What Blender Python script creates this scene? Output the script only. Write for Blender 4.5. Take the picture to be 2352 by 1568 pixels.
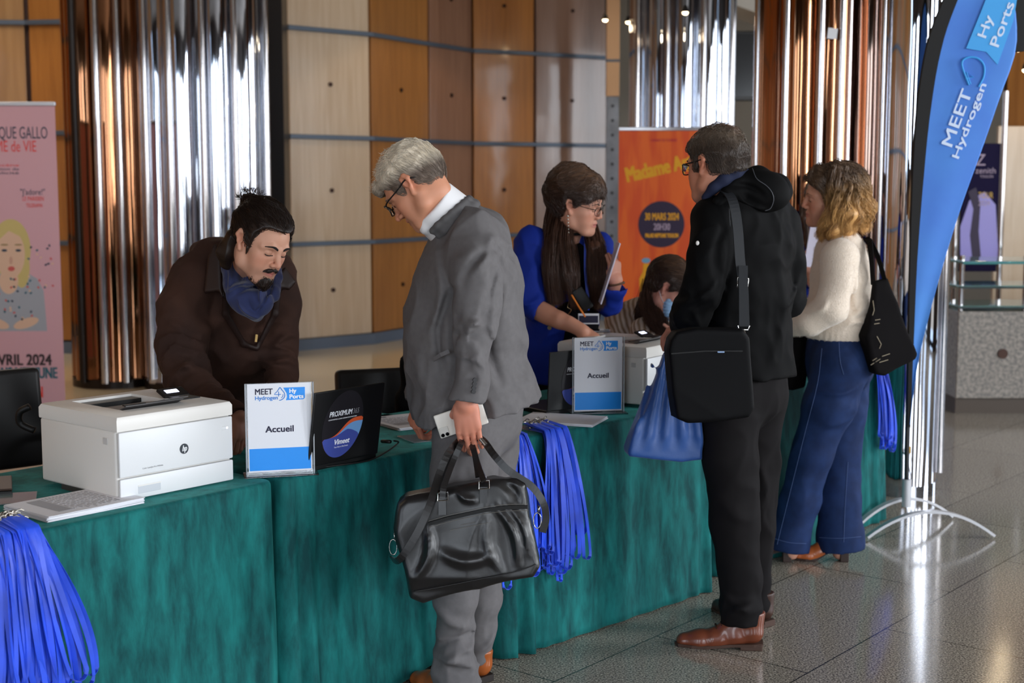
import bpy, bmesh, math, random
import numpy as np
from mathutils import Vector, Matrix
random.seed(7); rng = np.random.default_rng(7)
for o in list(bpy.data.objects): bpy.data.objects.remove(o)
SC = bpy.context.scene; COL = SC.collection
# ---------------------------------------------------------------- camera
FPX = 3200.0; CAMZ = 1.61; PITCH = math.atan(359/FPX)
cam_d = bpy.data.cameras.new('camera'); cam = bpy.data.objects.new('camera', cam_d); COL.objects.link(cam)
cam.location = (0,0,CAMZ); cam.rotation_euler = (math.pi/2-PITCH,0,0)
cam_d.sensor_width = 36; cam_d.lens = FPX/2352*36; cam_d.clip_end = 200; cam_d.clip_start=.05
cam_d.dof.use_dof = True; cam_d.dof.focus_distance = 4.25; cam_d.dof.aperture_fstop = 3.6
SC.camera = cam
SC.view_settings.view_transform='Standard'; SC.view_settings.look='None'; SC.view_settings.gamma=1
SC.view_settings.use_curve_mapping=False; SC.view_settings.exposure=0.17
def lin(c):
    return tuple((v/12.92 if v<=.04045 else ((v+.055)/1.055)**2.4) for v in (x/255 for x in c))
# ---------------------------------------------------------------- daylight outside the glazing
W = bpy.data.worlds.new('world'); SC.world = W; W.use_nodes=True
nt=W.node_tree; bg=nt.nodes['Background']
tc=nt.nodes.new('ShaderNodeTexCoord'); sp=nt.nodes.new('ShaderNodeSeparateXYZ'); cr=nt.nodes.new('ShaderNodeValToRGB')
nt.links.new(tc.outputs['Generated'],sp.inputs[0]); nt.links.new(sp.outputs['Z'],cr.inputs[0]); nt.links.new(cr.outputs[0],bg.inputs[0])
cr.color_ramp.elements[0].position=0; cr.color_ramp.elements[0].color=(.25,.24,.22,1)
e=cr.color_ramp.elements.new(.02); e.color=(.62,.80,1.0,1)
cr.color_ramp.elements[-1].position=.6; cr.color_ramp.elements[-1].color=(.42,.62,1.0,1)
bg.inputs[1].default_value=3.0
def area(name, loc, rot, sx, sy, power, col):
    d=bpy.data.lights.new(name,'AREA'); d.shape='RECTANGLE'; d.size=sx; d.size_y=sy; d.energy=power; d.color=col
    o=bpy.data.objects.new(name,d); o.location=loc; o.rotation_euler=rot; COL.objects.link(o); return o
# daylight entering through the glazed front behind the camera, and the glazed right side
BAYS_S=[-5.2,-1.6,3.0,6.6]; BAYS_E=[-3.0,1.0,5.2,9.6,13.2]
for x in BAYS_S: area('daylight', (x,-5.75,2.1), (math.radians(84),0,0), 1.5,3.4, 125 if x>0 else 80,(.95,.975,1.0))
for y in BAYS_E: area('daylight', (8.75,y,2.6), (math.radians(80),0,math.radians(90)), 1.5,2.6, 270 if y<8 else 80,(.94,.97,1.0))
area('ceiling_area', (-3.5,11.2,4.6), (0,0,0), 4,2.0, 95,(1.0,.90,.78))  # warm area light under the solid ceiling

# ---------------------------------------------------------------- pixel -> place helpers
_c,_s=math.cos(PITCH),math.sin(PITCH)
def ray(px,py):
    u=(px-1176)/FPX; v=(784-py)/FPX
    return np.array([u,_c+v*_s,-_s+v*_c])
def P(px,py,Y):
    d=ray(px,py); return d*(Y/d[1])+np.array([0,0,CAMZ])
def G(px,py,z):
    d=ray(px,py); return d*((z-CAMZ)/d[2])+np.array([0,0,CAMZ])
def m2(px,Y): return px*Y/FPX
# ---------------------------------------------------------------- object helpers
def tag(o,label=None,cat=None,group=None,kind=None):
    if label: o['label']=label
    if cat: o['category']=cat
    if group: o['group']=group
    if kind: o['kind']=kind
    return o
def empty(name,loc=(0,0,0),rz=0,parent=None):
    o=bpy.data.objects.new(name,None); o.location=loc; o.rotation_euler=(0,0,rz); COL.objects.link(o)
    if parent: o.parent=parent
    o.empty_display_size=.05
    return o
def link(name,me,mat=None,parent=None,smooth=False):
    o=bpy.data.objects.new(name,me); COL.objects.link(o)
    if mat is not None:
        for m in (mat if isinstance(mat,(list,tuple)) else [mat]): me.materials.append(m)
    if parent: o.parent=parent
    if smooth:
        me.polygons.foreach_set('use_smooth',[True]*len(me.polygons)); me.update()
    return o
def meshobj(name,V,F,mat,parent=None,smooth=False):
    me=bpy.data.meshes.new(name); me.from_pydata([tuple(map(float,v)) for v in V],[],[tuple(map(int,f)) for f in F]); me.update()
    return link(name,me,mat,parent,smooth)
def worldpart(o,parent):
    """parent o (built in world coords) under an unrotated/rotated empty, keeping its place"""
    o.parent=parent; o.matrix_parent_inverse=M_of(parent).inverted(); return o
def M_of(e):
    return Matrix.Translation(e.location) @ e.rotation_euler.to_matrix().to_4x4()
class MB:
    """collects shapes, becomes one mesh"""
    def __init__(s): s.bm=bmesh.new()
    def box(s,c,size,rot=None,bev=0,seg=2):
        r=bmesh.ops.create_cube(s.bm,size=1); vs=r['verts']
        bmesh.ops.scale(s.bm,vec=size,verts=vs)
        if bev>0:
            es=list({e for v in vs for e in v.link_edges})
            rr=bmesh.ops.bevel(s.bm,geom=es,offset=bev,segments=seg,affect='EDGES',profile=.5)
            vs=list({v for f in rr['faces'] for v in f.verts}|{v for v in vs if v.is_valid})
        if rot is not None: bmesh.ops.transform(s.bm,matrix=rot.to_4x4(),verts=vs)
        bmesh.ops.translate(s.bm,vec=Vector(c),verts=vs); return s
    def cyl(s,a,b,r,r2=None,seg=16,caps=True):
        a=Vector(a); b=Vector(b); d=b-a
        m=Matrix.Translation((a+b)/2) @ d.to_track_quat('Z','Y').to_matrix().to_4x4()
        bmesh.ops.create_cone(s.bm,cap_ends=caps,segments=seg,radius1=r,radius2=r if r2 is None else r2,depth=d.length,matrix=m); return s
    def sph(s,c,r,seg=16,scale=(1,1,1),rot=None):
        m=Matrix.Translation(Vector(c))
        if rot is not None: m=m@rot.to_4x4()
        m=m@Matrix.Diagonal((scale[0],scale[1],scale[2],1))
        bmesh.ops.create_uvsphere(s.bm,u_segments=seg,v_segments=max(6,seg//2),radius=r,matrix=m); return s
    def tube(s,pts,r,seg=8,closed=False,cap=True):
        pts=[Vector(p) for p in pts]; n=len(pts); rs=r if isinstance(r,(list,tuple)) else [r]*n
        rings=[]; up=None
        for i,p in enumerate(pts):
            if closed: t=pts[(i+1)%n]-pts[i-1]
            else: t=pts[min(i+1,n-1)]-pts[max(i-1,0)]
            if t.length<1e-9: t=Vector((0,0,1))
            t.normalize()
            if up is None: up=t.orthogonal().normalized()
            up=(up-t*up.dot(t)); up=up.normalized() if up.length>1e-6 else t.orthogonal().normalized()
            w=t.cross(up)
            rings.append([s.bm.verts.new(p+(up*math.cos(2*math.pi*k/seg)+w*math.sin(2*math.pi*k/seg))*rs[i]) for k in range(seg)])
        for i in range(n if closed else n-1):
            A=rings[i];B=rings[(i+1)%n]
            for k in range(seg): s.bm.faces.new((A[k],A[(k+1)%seg],B[(k+1)%seg],B[k]))
        if cap and not closed:
            s.bm.faces.new(rings[0][::-1]); s.bm.faces.new(rings[-1])
        return s
    def strap(s,pts,wdirs,w,th):
        """flat band along pts, width direction per point"""
        n=len(pts); rings=[]
        for i in range(n):
            p=Vector(pts[i]); t=Vector(pts[min(i+1,n-1)])-Vector(pts[max(i-1,0)]); t.normalize()
            wd=Vector(wdirs[i] if not isinstance(wdirs,(tuple,Vector)) else wdirs); wd=(wd-t*wd.dot(t)).normalized(); nn=t.cross(wd)
            ww=w[i] if isinstance(w,(list,tuple)) else w
            rings.append([s.bm.verts.new(p+wd*a*ww/2+nn*b*th/2) for a,b in ((-1,-1),(1,-1),(1,1),(-1,1))])
        for i in range(n-1):
            A=rings[i];B=rings[i+1]
            for k in range(4): s.bm.faces.new((A[k],A[(k+1)%4],B[(k+1)%4],B[k]))
        s.bm.faces.new(rings[0][::-1]); s.bm.faces.new(rings[-1]); return s
    def poly(s,pts,th,normal):
        """extruded polygon"""
        n=Vector(normal)*th; a=[s.bm.verts.new(Vector(p)) for p in pts]; b=[s.bm.verts.new(Vector(p)+n) for p in pts]
        s.bm.faces.new(a[::-1]); s.bm.faces.new(b)
        for i in range(len(pts)):
            j=(i+1)%len(pts); s.bm.faces.new((a[i],a[j],b[j],b[i]))
        return s
    def lathe(s,prof,c=(0,0,0),seg=32):
        rings=[[s.bm.verts.new((c[0]+r*math.cos(2*math.pi*k/seg),c[1]+r*math.sin(2*math.pi*k/seg),c[2]+z)) for k in range(seg)] for r,z in prof]
        for A,B in zip(rings,rings[1:]):
            for k in range(seg): s.bm.faces.new((A[k],A[(k+1)%seg],B[(k+1)%seg],B[k]))
        return s
    def build(s,name,mat,parent=None,smooth=False,angle=None):
        bmesh.ops.recalc_face_normals(s.bm,faces=s.bm.faces[:])
        me=bpy.data.meshes.new(name); s.bm.to_mesh(me); s.bm.free()
        o=link(name,me,mat,parent,smooth)
        if angle is not None:
            me.polygons.foreach_set('use_smooth',[True]*len(me.polygons)); me.set_sharp_from_angle(angle=math.radians(angle))
        return o
def spline(pts,n=8):
    """Catmull-Rom through pts"""
    pts=[np.array(p,float) for p in pts]; out=[]
    Q=[2*pts[0]-pts[1]]+pts+[2*pts[-1]-pts[-2]]
    for i in range(1,len(Q)-2):
        for k in range(n):
            t=k/n; a,b,c,d=Q[i-1],Q[i],Q[i+1],Q[i+2]
            out.append(.5*((2*b)+(-a+c)*t+(2*a-5*b+4*c-d)*t*t+(-a+3*b-3*c+d)*t**3))
    out.append(pts[-1]); return out
def text_mesh(name,s,size,mat,parent,loc,rx=(1,0,0),up=(0,0,1),align='CENTER',bold=0,shear=0,extr=.0002,width=None,space=1):
    cu=bpy.data.curves.new(name,'FONT'); cu.body=s; cu.size=size; cu.align_x=align; cu.align_y='BOTTOM_BASELINE'
    cu.extrude=extr; cu.shear=shear; cu.resolution_u=3; cu.space_character=space
    t=bpy.data.objects.new(name,cu); COL.objects.link(t)
    dg=bpy.context.evaluated_depsgraph_get(); dg.update()
    me=bpy.data.meshes.new_from_object(t.evaluated_get(dg)); bpy.data.objects.remove(t)
    me.name=name; me.materials.clear()
    if width:
        xs=[v.co.x for v in me.vertices]; k=(width-2*bold)/(max(xs)-min(xs))
        for v in me.vertices: v.co.x*=k
    if bold:      # heavier weight: the same glyphs repeated with tiny shifts
        bmt=bmesh.new()
        for i,(dx,dy) in enumerate(((-1,-.7),(1,-.7),(-1,.7),(1,.7),(0,0))):
            n0=len(bmt.verts); bmt.from_mesh(me); bmt.verts.ensure_lookup_table()
            for v in bmt.verts[n0:]: v.co.x+=dx*bold; v.co.y+=dy*bold; v.co.z+=i*.00002
        bmt.to_mesh(me); bmt.free()
    o=link(name,me,mat,parent)
    X=Vector(rx).normalized(); U=Vector(up).normalized(); N=X.cross(U)
    M=Matrix((X,U,N)).transposed().to_4x4(); M.translation=Vector(loc); o.matrix_local=M
    return o
# ---------------------------------------------------------------- materials
MATS={}
def mat(name,col,rough=.5,metal=0,spec=.5,coat=0,coatr=.1,sheen=0,bump=0,bscale=200,bdist=.002,var=0,vscale=8,stretch=(1,1,1),trans=0,emit=None,estr=0,ior=1.45,sss=0,col2=None,anis=None,sheent=None,coord='Object'):
    if name in MATS: return MATS[name]
    m=bpy.data.materials.new(name); m.use_nodes=True; n=m.node_tree.nodes; L=m.node_tree.links; b=n['Principled BSDF']
    c=lin(col)+(1,)
    b.inputs['Base Color'].default_value=c; b.inputs['Roughness'].default_value=rough; b.inputs['Metallic'].default_value=metal
    b.inputs['Specular IOR Level'].default_value=spec; b.inputs['Coat Weight'].default_value=coat; b.inputs['Coat Roughness'].default_value=coatr
    b.inputs['Sheen Weight'].default_value=sheen; b.inputs['Transmission Weight'].default_value=trans; b.inputs['IOR'].default_value=ior
    if sheent: b.inputs['Sheen Tint'].default_value=lin(sheent)+(1,)
    if sheen: b.inputs['Sheen Roughness'].default_value=.4
    if sss:
        b.inputs['Subsurface Weight'].default_value=sss; b.inputs['Subsurface Radius'].default_value=(.012,.005,.003); b.inputs['Subsurface Scale'].default_value=1
    if emit:
        b.inputs['Emission Color'].default_value=lin(emit)+(1,); b.inputs['Emission Strength'].default_value=estr
    if bump or var:
        t=n.new('ShaderNodeTexCoord'); mp=n.new('ShaderNodeMapping'); mp.inputs['Scale'].default_value=stretch
        L.new(t.outputs[coord],mp.inputs[0])
    if var:
        no=n.new('ShaderNodeTexNoise'); no.inputs['Scale'].default_value=vscale; no.inputs['Detail'].default_value=5; L.new(mp.outputs[0],no.inputs[0])
        r=n.new('ShaderNodeValToRGB'); L.new(no.outputs[0],r.inputs[0]); L.new(r.outputs[0],b.inputs['Base Color'])
        c2=lin(col2)+(1,) if col2 else tuple(x*(1-var) for x in c[:3])+(1,)
        r.color_ramp.elements[0].position=.35; r.color_ramp.elements[0].color=c2; r.color_ramp.elements[1].position=.65; r.color_ramp.elements[1].color=c
    if bump:
        nb=n.new('ShaderNodeTexNoise'); nb.inputs['Scale'].default_value=bscale; nb.inputs['Detail'].default_value=4; L.new(mp.outputs[0],nb.inputs[0])
        bu=n.new('ShaderNodeBump'); bu.inputs['Strength'].default_value=bump; bu.inputs['Distance'].default_value=bdist
        L.new(nb.outputs[0],bu.inputs['Height']); L.new(bu.outputs[0],b.inputs['Normal'])
    MATS[name]=m; return m
def nodes_of(m): return m.node_tree.nodes,m.node_tree.links,m.node_tree.nodes['Principled BSDF']
def wood_mat(name,c1,c2,rough=.25):
    m=mat(name,c1,rough=rough,coat=.35,coatr=.08); n,L,b=nodes_of(m)
    t=n.new('ShaderNodeTexCoord'); mp=n.new('ShaderNodeMapping'); mp.inputs['Scale'].default_value=(14,14,.9); L.new(t.outputs['Object'],mp.inputs[0])
    no=n.new('ShaderNodeTexNoise'); no.inputs['Scale'].default_value=1.6; no.inputs['Detail'].default_value=7; no.inputs['Distortion'].default_value=.5; L.new(mp.outputs[0],no.inputs[0])
    r=n.new('ShaderNodeValToRGB'); r.color_ramp.elements[0].position=.3; r.color_ramp.elements[1].position=.7
    r.color_ramp.elements[0].color=lin(c2)+(1,); r.color_ramp.elements[1].color=lin(c1)+(1,)
    L.new(no.outputs[0],r.inputs[0]); L.new(r.outputs[0],b.inputs['Base Color'])
    n2=n.new('ShaderNodeTexNoise'); n2.inputs['Scale'].default_value=1.5; L.new(t.outputs['Object'],n2.inputs[0])
    bu=n.new('ShaderNodeBump'); bu.inputs['Strength'].default_value=.25; bu.inputs['Distance'].default_value=.02; L.new(n2.outputs[0],bu.inputs['Height'])
    L.new(bu.outputs[0],b.inputs['Coat Normal']); L.new(bu.outputs[0],b.inputs['Normal']); return m
def chrome_mat(name,col=(225,225,230),rough=.05,wav=.25,wscale=1.2):
    m=mat(name,col,rough=rough,metal=1); n,L,b=nodes_of(m)
    t=n.new('ShaderNodeTexCoord'); mp=n.new('ShaderNodeMapping'); mp.inputs['Scale'].default_value=(3,3,.8); L.new(t.outputs['Object'],mp.inputs[0])
    no=n.new('ShaderNodeTexNoise'); no.inputs['Scale'].default_value=wscale; no.inputs['Detail'].default_value=2; L.new(mp.outputs[0],no.inputs[0])
    bu=n.new('ShaderNodeBump'); bu.inputs['Strength'].default_value=wav; bu.inputs['Distance'].default_value=.03; L.new(no.outputs[0],bu.inputs['Height']); L.new(bu.outputs[0],b.inputs['Normal'])
    return m
# ================================================================ ROOM
WOODS=[wood_mat('wood_pale_and_sheen',(206,184,158),(190,164,134),.3),wood_mat('wood_honey',(168,112,54),(146,94,42),.28),wood_mat('wood_rose',(156,116,92),(138,98,76),.28),
       wood_mat('wood_amber',(184,120,50),(162,102,40),.28),wood_mat('wood_mauve',(156,126,110),(140,110,94),.28),wood_mat('wood_tan',(164,126,80),(146,108,66),.28)]
rail_m=mat('rail_slate',(84,96,112),rough=.4,metal=.3); gap_m=mat('gap_dark',(52,24,12),rough=.6); base_m=mat('baseboard_slate',(88,100,118),rough=.4)
black_m=mat('black_panel',(12,11,12),rough=.3); fast_m=mat('fastener',(54,30,20),rough=.4,metal=.5)
# --- floor: polished granite tiles, with a sand coloured field behind the desk
fm=mat('granite_floor',(128,120,112),rough=.12,spec=.55); n,L,b=nodes_of(fm)
t=n.new('ShaderNodeTexCoord')
def N(tp,**k):
    x=n.new(tp)
    for kk,v in k.items(): setattr(x,kk,v)
    return x
no=N('ShaderNodeTexNoise'); no.inputs['Scale'].default_value=150; no.inputs['Detail'].default_value=3; L.new(t.outputs['Object'],no.inputs[0])
r=N('ShaderNodeValToRGB'); L.new(no.outputs[0],r.inputs[0])
els=r.color_ramp.elements; els[0].position=.36; els[0].color=lin((84,78,72))+(1,); els[1].position=.62; els[1].color=lin((196,186,170))+(1,)
e=els.new(.45); e.color=lin((126,118,108))+(1,); e=els.new(.53); e.color=lin((154,145,132))+(1,)
n2=N('ShaderNodeTexNoise'); n2.inputs['Scale'].default_value=.8; L.new(t.outputs['Object'],n2.inputs[0])
# tiles .8 m laid parallel to the desk
mp=N('ShaderNodeMapping'); mp.inputs['Rotation'].default_value=(0,0,math.radians(-50.5)); mp.inputs['Location'].default_value=(.12,.31,0); L.new(t.outputs['Object'],mp.inputs[0])
br=N('ShaderNodeTexBrick'); br.offset=0.5; br.inputs['Scale'].default_value=1; br.inputs['Brick Width'].default_value=1.2; br.inputs['Row Height'].default_value=.6
br.inputs['Mortar Size'].default_value=.0028; br.inputs['Mortar Smooth'].default_value=.1; br.inputs['Color1'].default_value=(1,1,1,1); br.inputs['Color2'].default_value=(.86,.86,.86,1); br.inputs['Mortar'].default_value=(.12,.12,.12,1)
L.new(mp.outputs[0],br.inputs[0])
mx=N('ShaderNodeMix',data_type='RGBA',blend_type='MULTIPLY'); mx.inputs[0].default_value=1; L.new(r.outputs[0],mx.inputs[6]); L.new(br.outputs[0],mx.inputs[7])
# sand field: beyond a line parallel to the desk
sx=N('ShaderNodeSeparateXYZ'); L.new(mp.outputs[0],sx.inputs[0])
gt=N('ShaderNodeMath',operation='GREATER_THAN'); L.new(sx.outputs['Y'],gt.inputs[0]); gt.inputs[1].default_value=5.35
r3=N('ShaderNodeValToRGB'); L.new(no.outputs[0],r3.inputs[0]); r3.color_ramp.elements[0].color=lin((176,160,132))+(1,); r3.color_ramp.elements[1].color=lin((214,200,172))+(1,)
m3=N('ShaderNodeMix',data_type='RGBA'); L.new(gt.outputs[0],m3.inputs[0]); L.new(mx.outputs[2],m3.inputs[6]); L.new(r3.outputs[0],m3.inputs[7]); L.new(m3.outputs[2],b.inputs['Base Color'])
rr=N('ShaderNodeMapRange'); L.new(n2.outputs[0],rr.inputs[0]); rr.inputs[3].default_value=.08; rr.inputs[4].default_value=.17; L.new(rr.outputs[0],b.inputs['Roughness'])
o=MB().box((0,6,-.05),(22,26,.1)).build('floor',fm); tag(o,'polished grey brown granite tile floor',kind='structure')
cm=mat('ceiling_paint',(120,112,104),rough=.8); o=MB().box((0,6,4.75),(22,26,.1)).build('ceiling',cm); tag(o,'dim ceiling',kind='structure')
# --- curved wood wall (faceted)
def XY(px,Y):
    p=P(px,425,Y); return (p[0],p[1])
pts=[XY(664,13.5),XY(853,14.15),XY(986,15.1),XY(1085,15.85),XY(1228,16.2),XY(1394,16.75)]
RZ=[.0,.11,1.04,2.075,3.1,4.13]
def panel_wall(name,pts,woods,label,zs=RZ,top=4.7,gap=.035,rail=True,knots=True):
    w=empty(name); tag(w,label,kind='structure')
    mb=MB()
    for i in range(len(pts)-1):
        a=Vector((*pts[i],0)); c=Vector((*pts[i+1],0)); d=(c-a); ang=math.atan2(d.y,d.x); nrm=Vector((d.y,-d.x,0)).normalized()
        mid=(a+c)/2-nrm*.08
        mb.box((mid.x,mid.y,top/2),(d.length+.04,.08,top),Matrix.Rotation(ang,3,'Z'))
    mb.build('backing',gap_m,w)
    for i in range(len(pts)-1):
        a=Vector((*pts[i],0)); c=Vector((*pts[i+1],0)); d=(c-a); ln=d.length; ang=math.atan2(d.y,d.x); nrm=Vector((d.y,-d.x,0)).normalized(); R=Matrix.Rotation(ang,3,'Z')
        for j in range(1,len(zs)-1+ (1 if zs[-1]<top else 0)):
            z0=zs[j]; z1=zs[j+1] if j+1<len(zs) else top
            mid=(a+c)/2-nrm*.02; wd=woods[i%len(woods)] if not callable(woods) else woods(i,j)
            MB().box((mid.x,mid.y,(z0+z1)/2),(ln-gap,.05,z1-z0-.01),R,bev=.004,seg=1).build('wood_panel',wd,w)
            if knots:
                q=(a+c)/2+nrm*.0
                MB().cyl((q.x,q.y,(z0+z1)/2),tuple(q+nrm*.02+Vector((0,0,(z0+z1)/2))),.022,seg=12).build('fastener',fast_m,w)
        if rail:
            for z in zs[2:]:
                q=(a+c)/2+nrm*.02
                MB().box((q.x,q.y,z),(ln+.012,.05,.045),R,bev=.005,seg=1).build('rail',rail_m,w)
        q=(a+c)/2+nrm*.015
        MB().box((q.x,q.y,.055),(ln+.01,.04,.11),R).build('baseboard',base_m,w)
    return w
panel_wall('wall_back',pts,[WOODS[0],WOODS[1],WOODS[2],WOODS[3],WOODS[4]],'curved wall of varnished wood panels with slate rails')  # first column is paled to put the window's reflection into its colour
# --- wall further left, behind the mirrored pillar
ptl=[(-7.5,13.2),XY(-420,13.2),XY(-160,13.3),XY(75,13.4),XY(205,13.3),XY(420,13.6),XY(612,13.7)]
panel_wall('wall_left',ptl,[WOODS[5],WOODS[5],WOODS[5],WOODS[1],WOODS[5]],'tan wood panel wall beside the pink banner',zs=[0,.12,1.06,2.1,3.13,4.1],gap=.05,knots=False)
# side and front walls of the hall (reflected in the mirrored pillars)
def side(name,a,b,label,wl):
    k=int(math.hypot(b[0]-a[0],b[1]-a[1])/1.25); ps=[(a[0]+(b[0]-a[0])*i/k,a[1]+(b[1]-a[1])*i/k) for i in range(k+1)]
    panel_wall(name,ps,wl,label,zs=[0,.12,1.06,2.1,3.13,4.1],knots=False)
side('wall_west',(-7.4,-4.0),(-7.4,13.2),'wood panel side wall of the hall',[WOODS[1],WOODS[5],WOODS[3]])
# black column + slate jamb between pillar and wood wall
p=XY(636,13.1); tag(MB().box((p[0],p[1],2.35),(.20,.3,4.7)).build('trim_1',black_m),'black column at the left end of the curved wood wall',kind='structure')
p=XY(656,13.3); tag(MB().box((p[0],p[1],2.35),(.055,.2,4.7)).build('trim_2',mat('jamb_grey',(74,76,84),rough=.35,metal=.4)),'slate grey jamb of the curved wood wall',kind='structure')
# end post of the wood wall: wood above, perforated metal below
pw=empty('perforated_post',(*XY(1405,16.2),0)); tag(pw,'upright end post, wood above and perforated grey metal below, beside the orange banner','post')
MB().box((-.0,0,2.62+1.05),(.15,.12,2.1),bev=.004).build('wood_casing',mat('wood_light',(222,176,132),rough=.5),pw)
MB().box((0,-.0,3.02),(.152,.125,.03)).build('rail',rail_m,pw)
galv=mat('galvanised',(150,154,162),rough=.4,metal=.6,var=.35,vscale=5)
MB().box((0,0,1.31),(.14,.1,2.62),bev=.004).build('metal_strip',galv,pw); mb=MB()
hole_m=mat('hole_dark',(50,50,54),rough=.5)
for k in range(15): MB().cyl((.0,-.06,.2+k*.165),(.0,-.048,.2+k*.165),.018,seg=12).build('hole_disc',hole_m,pw)  # dark discs colour in the shade of the punched holes
# grey wall and black screen seen between the pillars, right end of hall
gw=mat('grey_wall',(150,142,130),rough=.8)
o=MB().box((4.6,17.6,2.35),(6.6,.15,4.7)).build('wall_right',gw); tag(o,'plain grey rear wall between the pillars',kind='structure')
p=P(1702,152,15.2); s=empty('wall_screen',(p[0]+.1,p[1],p[2]-.36)); tag(s,'black flat screen high on the grey wall between two chrome pillars','screen')
MB().box((0,0,.36),(.62,.06,.74),bev=.01).build('housing',black_m,s); MB().box((0,-.034,.37),(.57,.006,.66)).build('display',mat('display_dark',(20,24,30),rough=.15),s)
# a white sloping soffit by the pillar
p=P(1700,40,14.6)
tag(MB().poly([(p[0]-.35,14.6,3.55),(p[0]+.6,14.6,3.22),(p[0]+.6,14.6,4.6),(p[0]-.35,14.6,4.6)],.8,(0,1,0)).build('trim_3',mat('soffit',(196,190,180),rough=.7)),'pale sloping ceiling soffit',kind='structure')
# front glazing behind the camera and right glazing: mullions and glass
mul=mat('mullion',(34,38,46),rough=.4,metal=.4); pier=mat('pier_dark',(58,48,42),rough=.5)
def bays(name,axis,pos,lo,hi,cents,hw,h,label,wn):
    w=empty(name); tag(w,label,kind='structure'); e=lo
    def bx(a0,a1,z0,z1,nm,m_):
        c_=(a0+a1)/2; MB().box((c_,pos,(z0+z1)/2) if axis=='x' else (pos,c_,(z0+z1)/2),(a1-a0,.2,z1-z0) if axis=='x' else (.2,a1-a0,z1-z0)).build(nm,m_,w)
    for c_ in cents: bx(e,c_-hw,0,h,'pier',pier); e=c_+hw
    bx(e,hi,0,h,'pier',pier); bx(lo,hi,h,4.7,'lintel',pier)
    g=empty(wn); tag(g,'tall glazing of the '+label,kind='structure')
    for c_ in cents:
        mb=MB()
        for q in (-hw+.03,0,hw-.03): mb.box((c_+q,pos,h/2) if axis=='x' else (pos,c_+q,h/2),(.06,.1,h) if axis=='x' else (.1,.06,h))
        for z in (.05,1.1,2.6,h-.03): mb.box((c_,pos,z) if axis=='x' else (pos,c_,z),(2*hw,.09,.06) if axis=='x' else (.09,2*hw,.06))
        mb.build('window_frame',mul,g)
bays('wall_south','x',-6,-7.5,9.1,BAYS_S,.85,3.9,'front wall of the hall','window_1')
bays('wall_east','y',9.0,-6,17.5,BAYS_E,.85,3.9,'right side wall of the hall','window_2')
# trees outside the glazing give the cool mottled reflections: simple planted hedge
hd=mat('hedge',(44,64,40),rough=.9,var=.5,vscale=3)
for i,(x,y,h,w) in enumerate([(-5,-11,2.2,4.5),(3.5,-12,1.7,5),(13,2,1.9,4),(13.5,9,2.4,4)]): pass
# --- chrome pillars
chm=chrome_mat('polished_chrome',(182,188,200),.035,.3,1.1); chm2=chrome_mat('chrome_tube',(176,172,172),.10,.1,1.5); wood_tint=chrome_mat('mirror_wood_tint',(150,104,74),.05,.25,1.0); drk=mat('dark_joint',(34,26,22),rough=.4,metal=.3)  # brown tint puts the reflected wood into the mirror colour
def fluted(cx,cy,R,nf,amp,z0,z1,a0=0,a1=2*math.pi,seg=None,nz=14,jit=0):
    seg=seg or nf*14; V=[];F=[]
    for j in range(nz+1):
        z=z0+(z1-z0)*j/nz
        for k in range(seg+1):
            a=a0+(a1-a0)*k/seg; r_=R+amp*abs(math.sin(nf*a/2))
            V.append((cx+r_*math.cos(a),cy+r_*math.sin(a),z))
    for j in range(nz):
        for k in range(seg): F.append((j*(seg+1)+k,j*(seg+1)+k+1,(j+1)*(seg+1)+k+1,(j+1)*(seg+1)+k))
    return V,F
def pillar(cx,cy,R,nf,amp,label,tubes,h=4.7,m=None,z0=0,name='mirrored_pillar',pm=None):
    p=empty(name,(cx,cy,0)); tag(p,label,'pillar')
    V,F=fluted(0,0,R,nf,amp,.06+z0,h); meshobj('mirror_cladding',V,F,m or chm,p,True)
    MB().lathe([(0.001,0),(R+amp*.8,0),(R+amp*.8,.07),(0.001,.07)],seg=48).build('plinth',pm or drk,p)
    for (a,rr,off,tm,zb) in tubes:
        a=math.radians(a); x=(R+amp+off)*math.cos(a); y=(R+amp+off)*math.sin(a)
        MB().cyl((x,y,zb),(x,y,h),rr,seg=20).build('tube',tm,p,angle=40)
    return p
# left cluster: wood tinted bay then silver bay
c=XY(255,11.3); pillar(c[0],c[1],.30,7,.06,'wood tinted mirrored round pillar between the pink banner and the silver pillar',
  [(-118,.03,.01,drk,.05),(-88,.035,.0,chm2,.05),(-62,.03,.0,chm2,.05)],m=wood_tint)
c=XY(466,11.2); pillar(c[0],c[1],.43,9,.085,'large fluted silver mirror pillar left of the black column',
  [(-172,.03,.01,chm2,.1),(-132,.028,.0,chm2,.1),(-105,.03,.0,chm2,.1),(-76,.026,.0,chm2,.1),(-48,.026,.0,chm2,.1),(-5,.03,.01,chm2,.1)])
c=XY(1556,13.4); pillar(c[0],c[1],.40,10,.08,'fluted silver mirror pillar rising behind the orange banner',
  [(-150,.03,.0,chm2,.1),(-110,.025,.0,chm2,.1),(-70,.03,.0,chm2,.1),(-10,.05,.0,chm2,.1)])
c=XY(1835,8.3); pillar(c[0],c[1],.22,5,.06,'slender wood tinted mirrored pillar behind the blonde woman',
  [(-165,.022,.0,chm2,.1),(-120,.02,.0,chm2,.1),(-80,.022,.0,chm2,.1),(-50,.02,.0,chm2,.1)],m=wood_tint)
c=XY(1975,8.6); pillar(c[0],c[1],.17,3,.05,'narrow dark mirrored pillar beside the wood tinted pillar',[(-125,.018,.01,chm2,.1),(-75,.02,.01,chm2,.1)],m=chrome_mat('mirror_dark_tint',(140,118,108),.05,.25,1.0))  # tint darkens the white reflections of this chrome pillar
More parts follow.
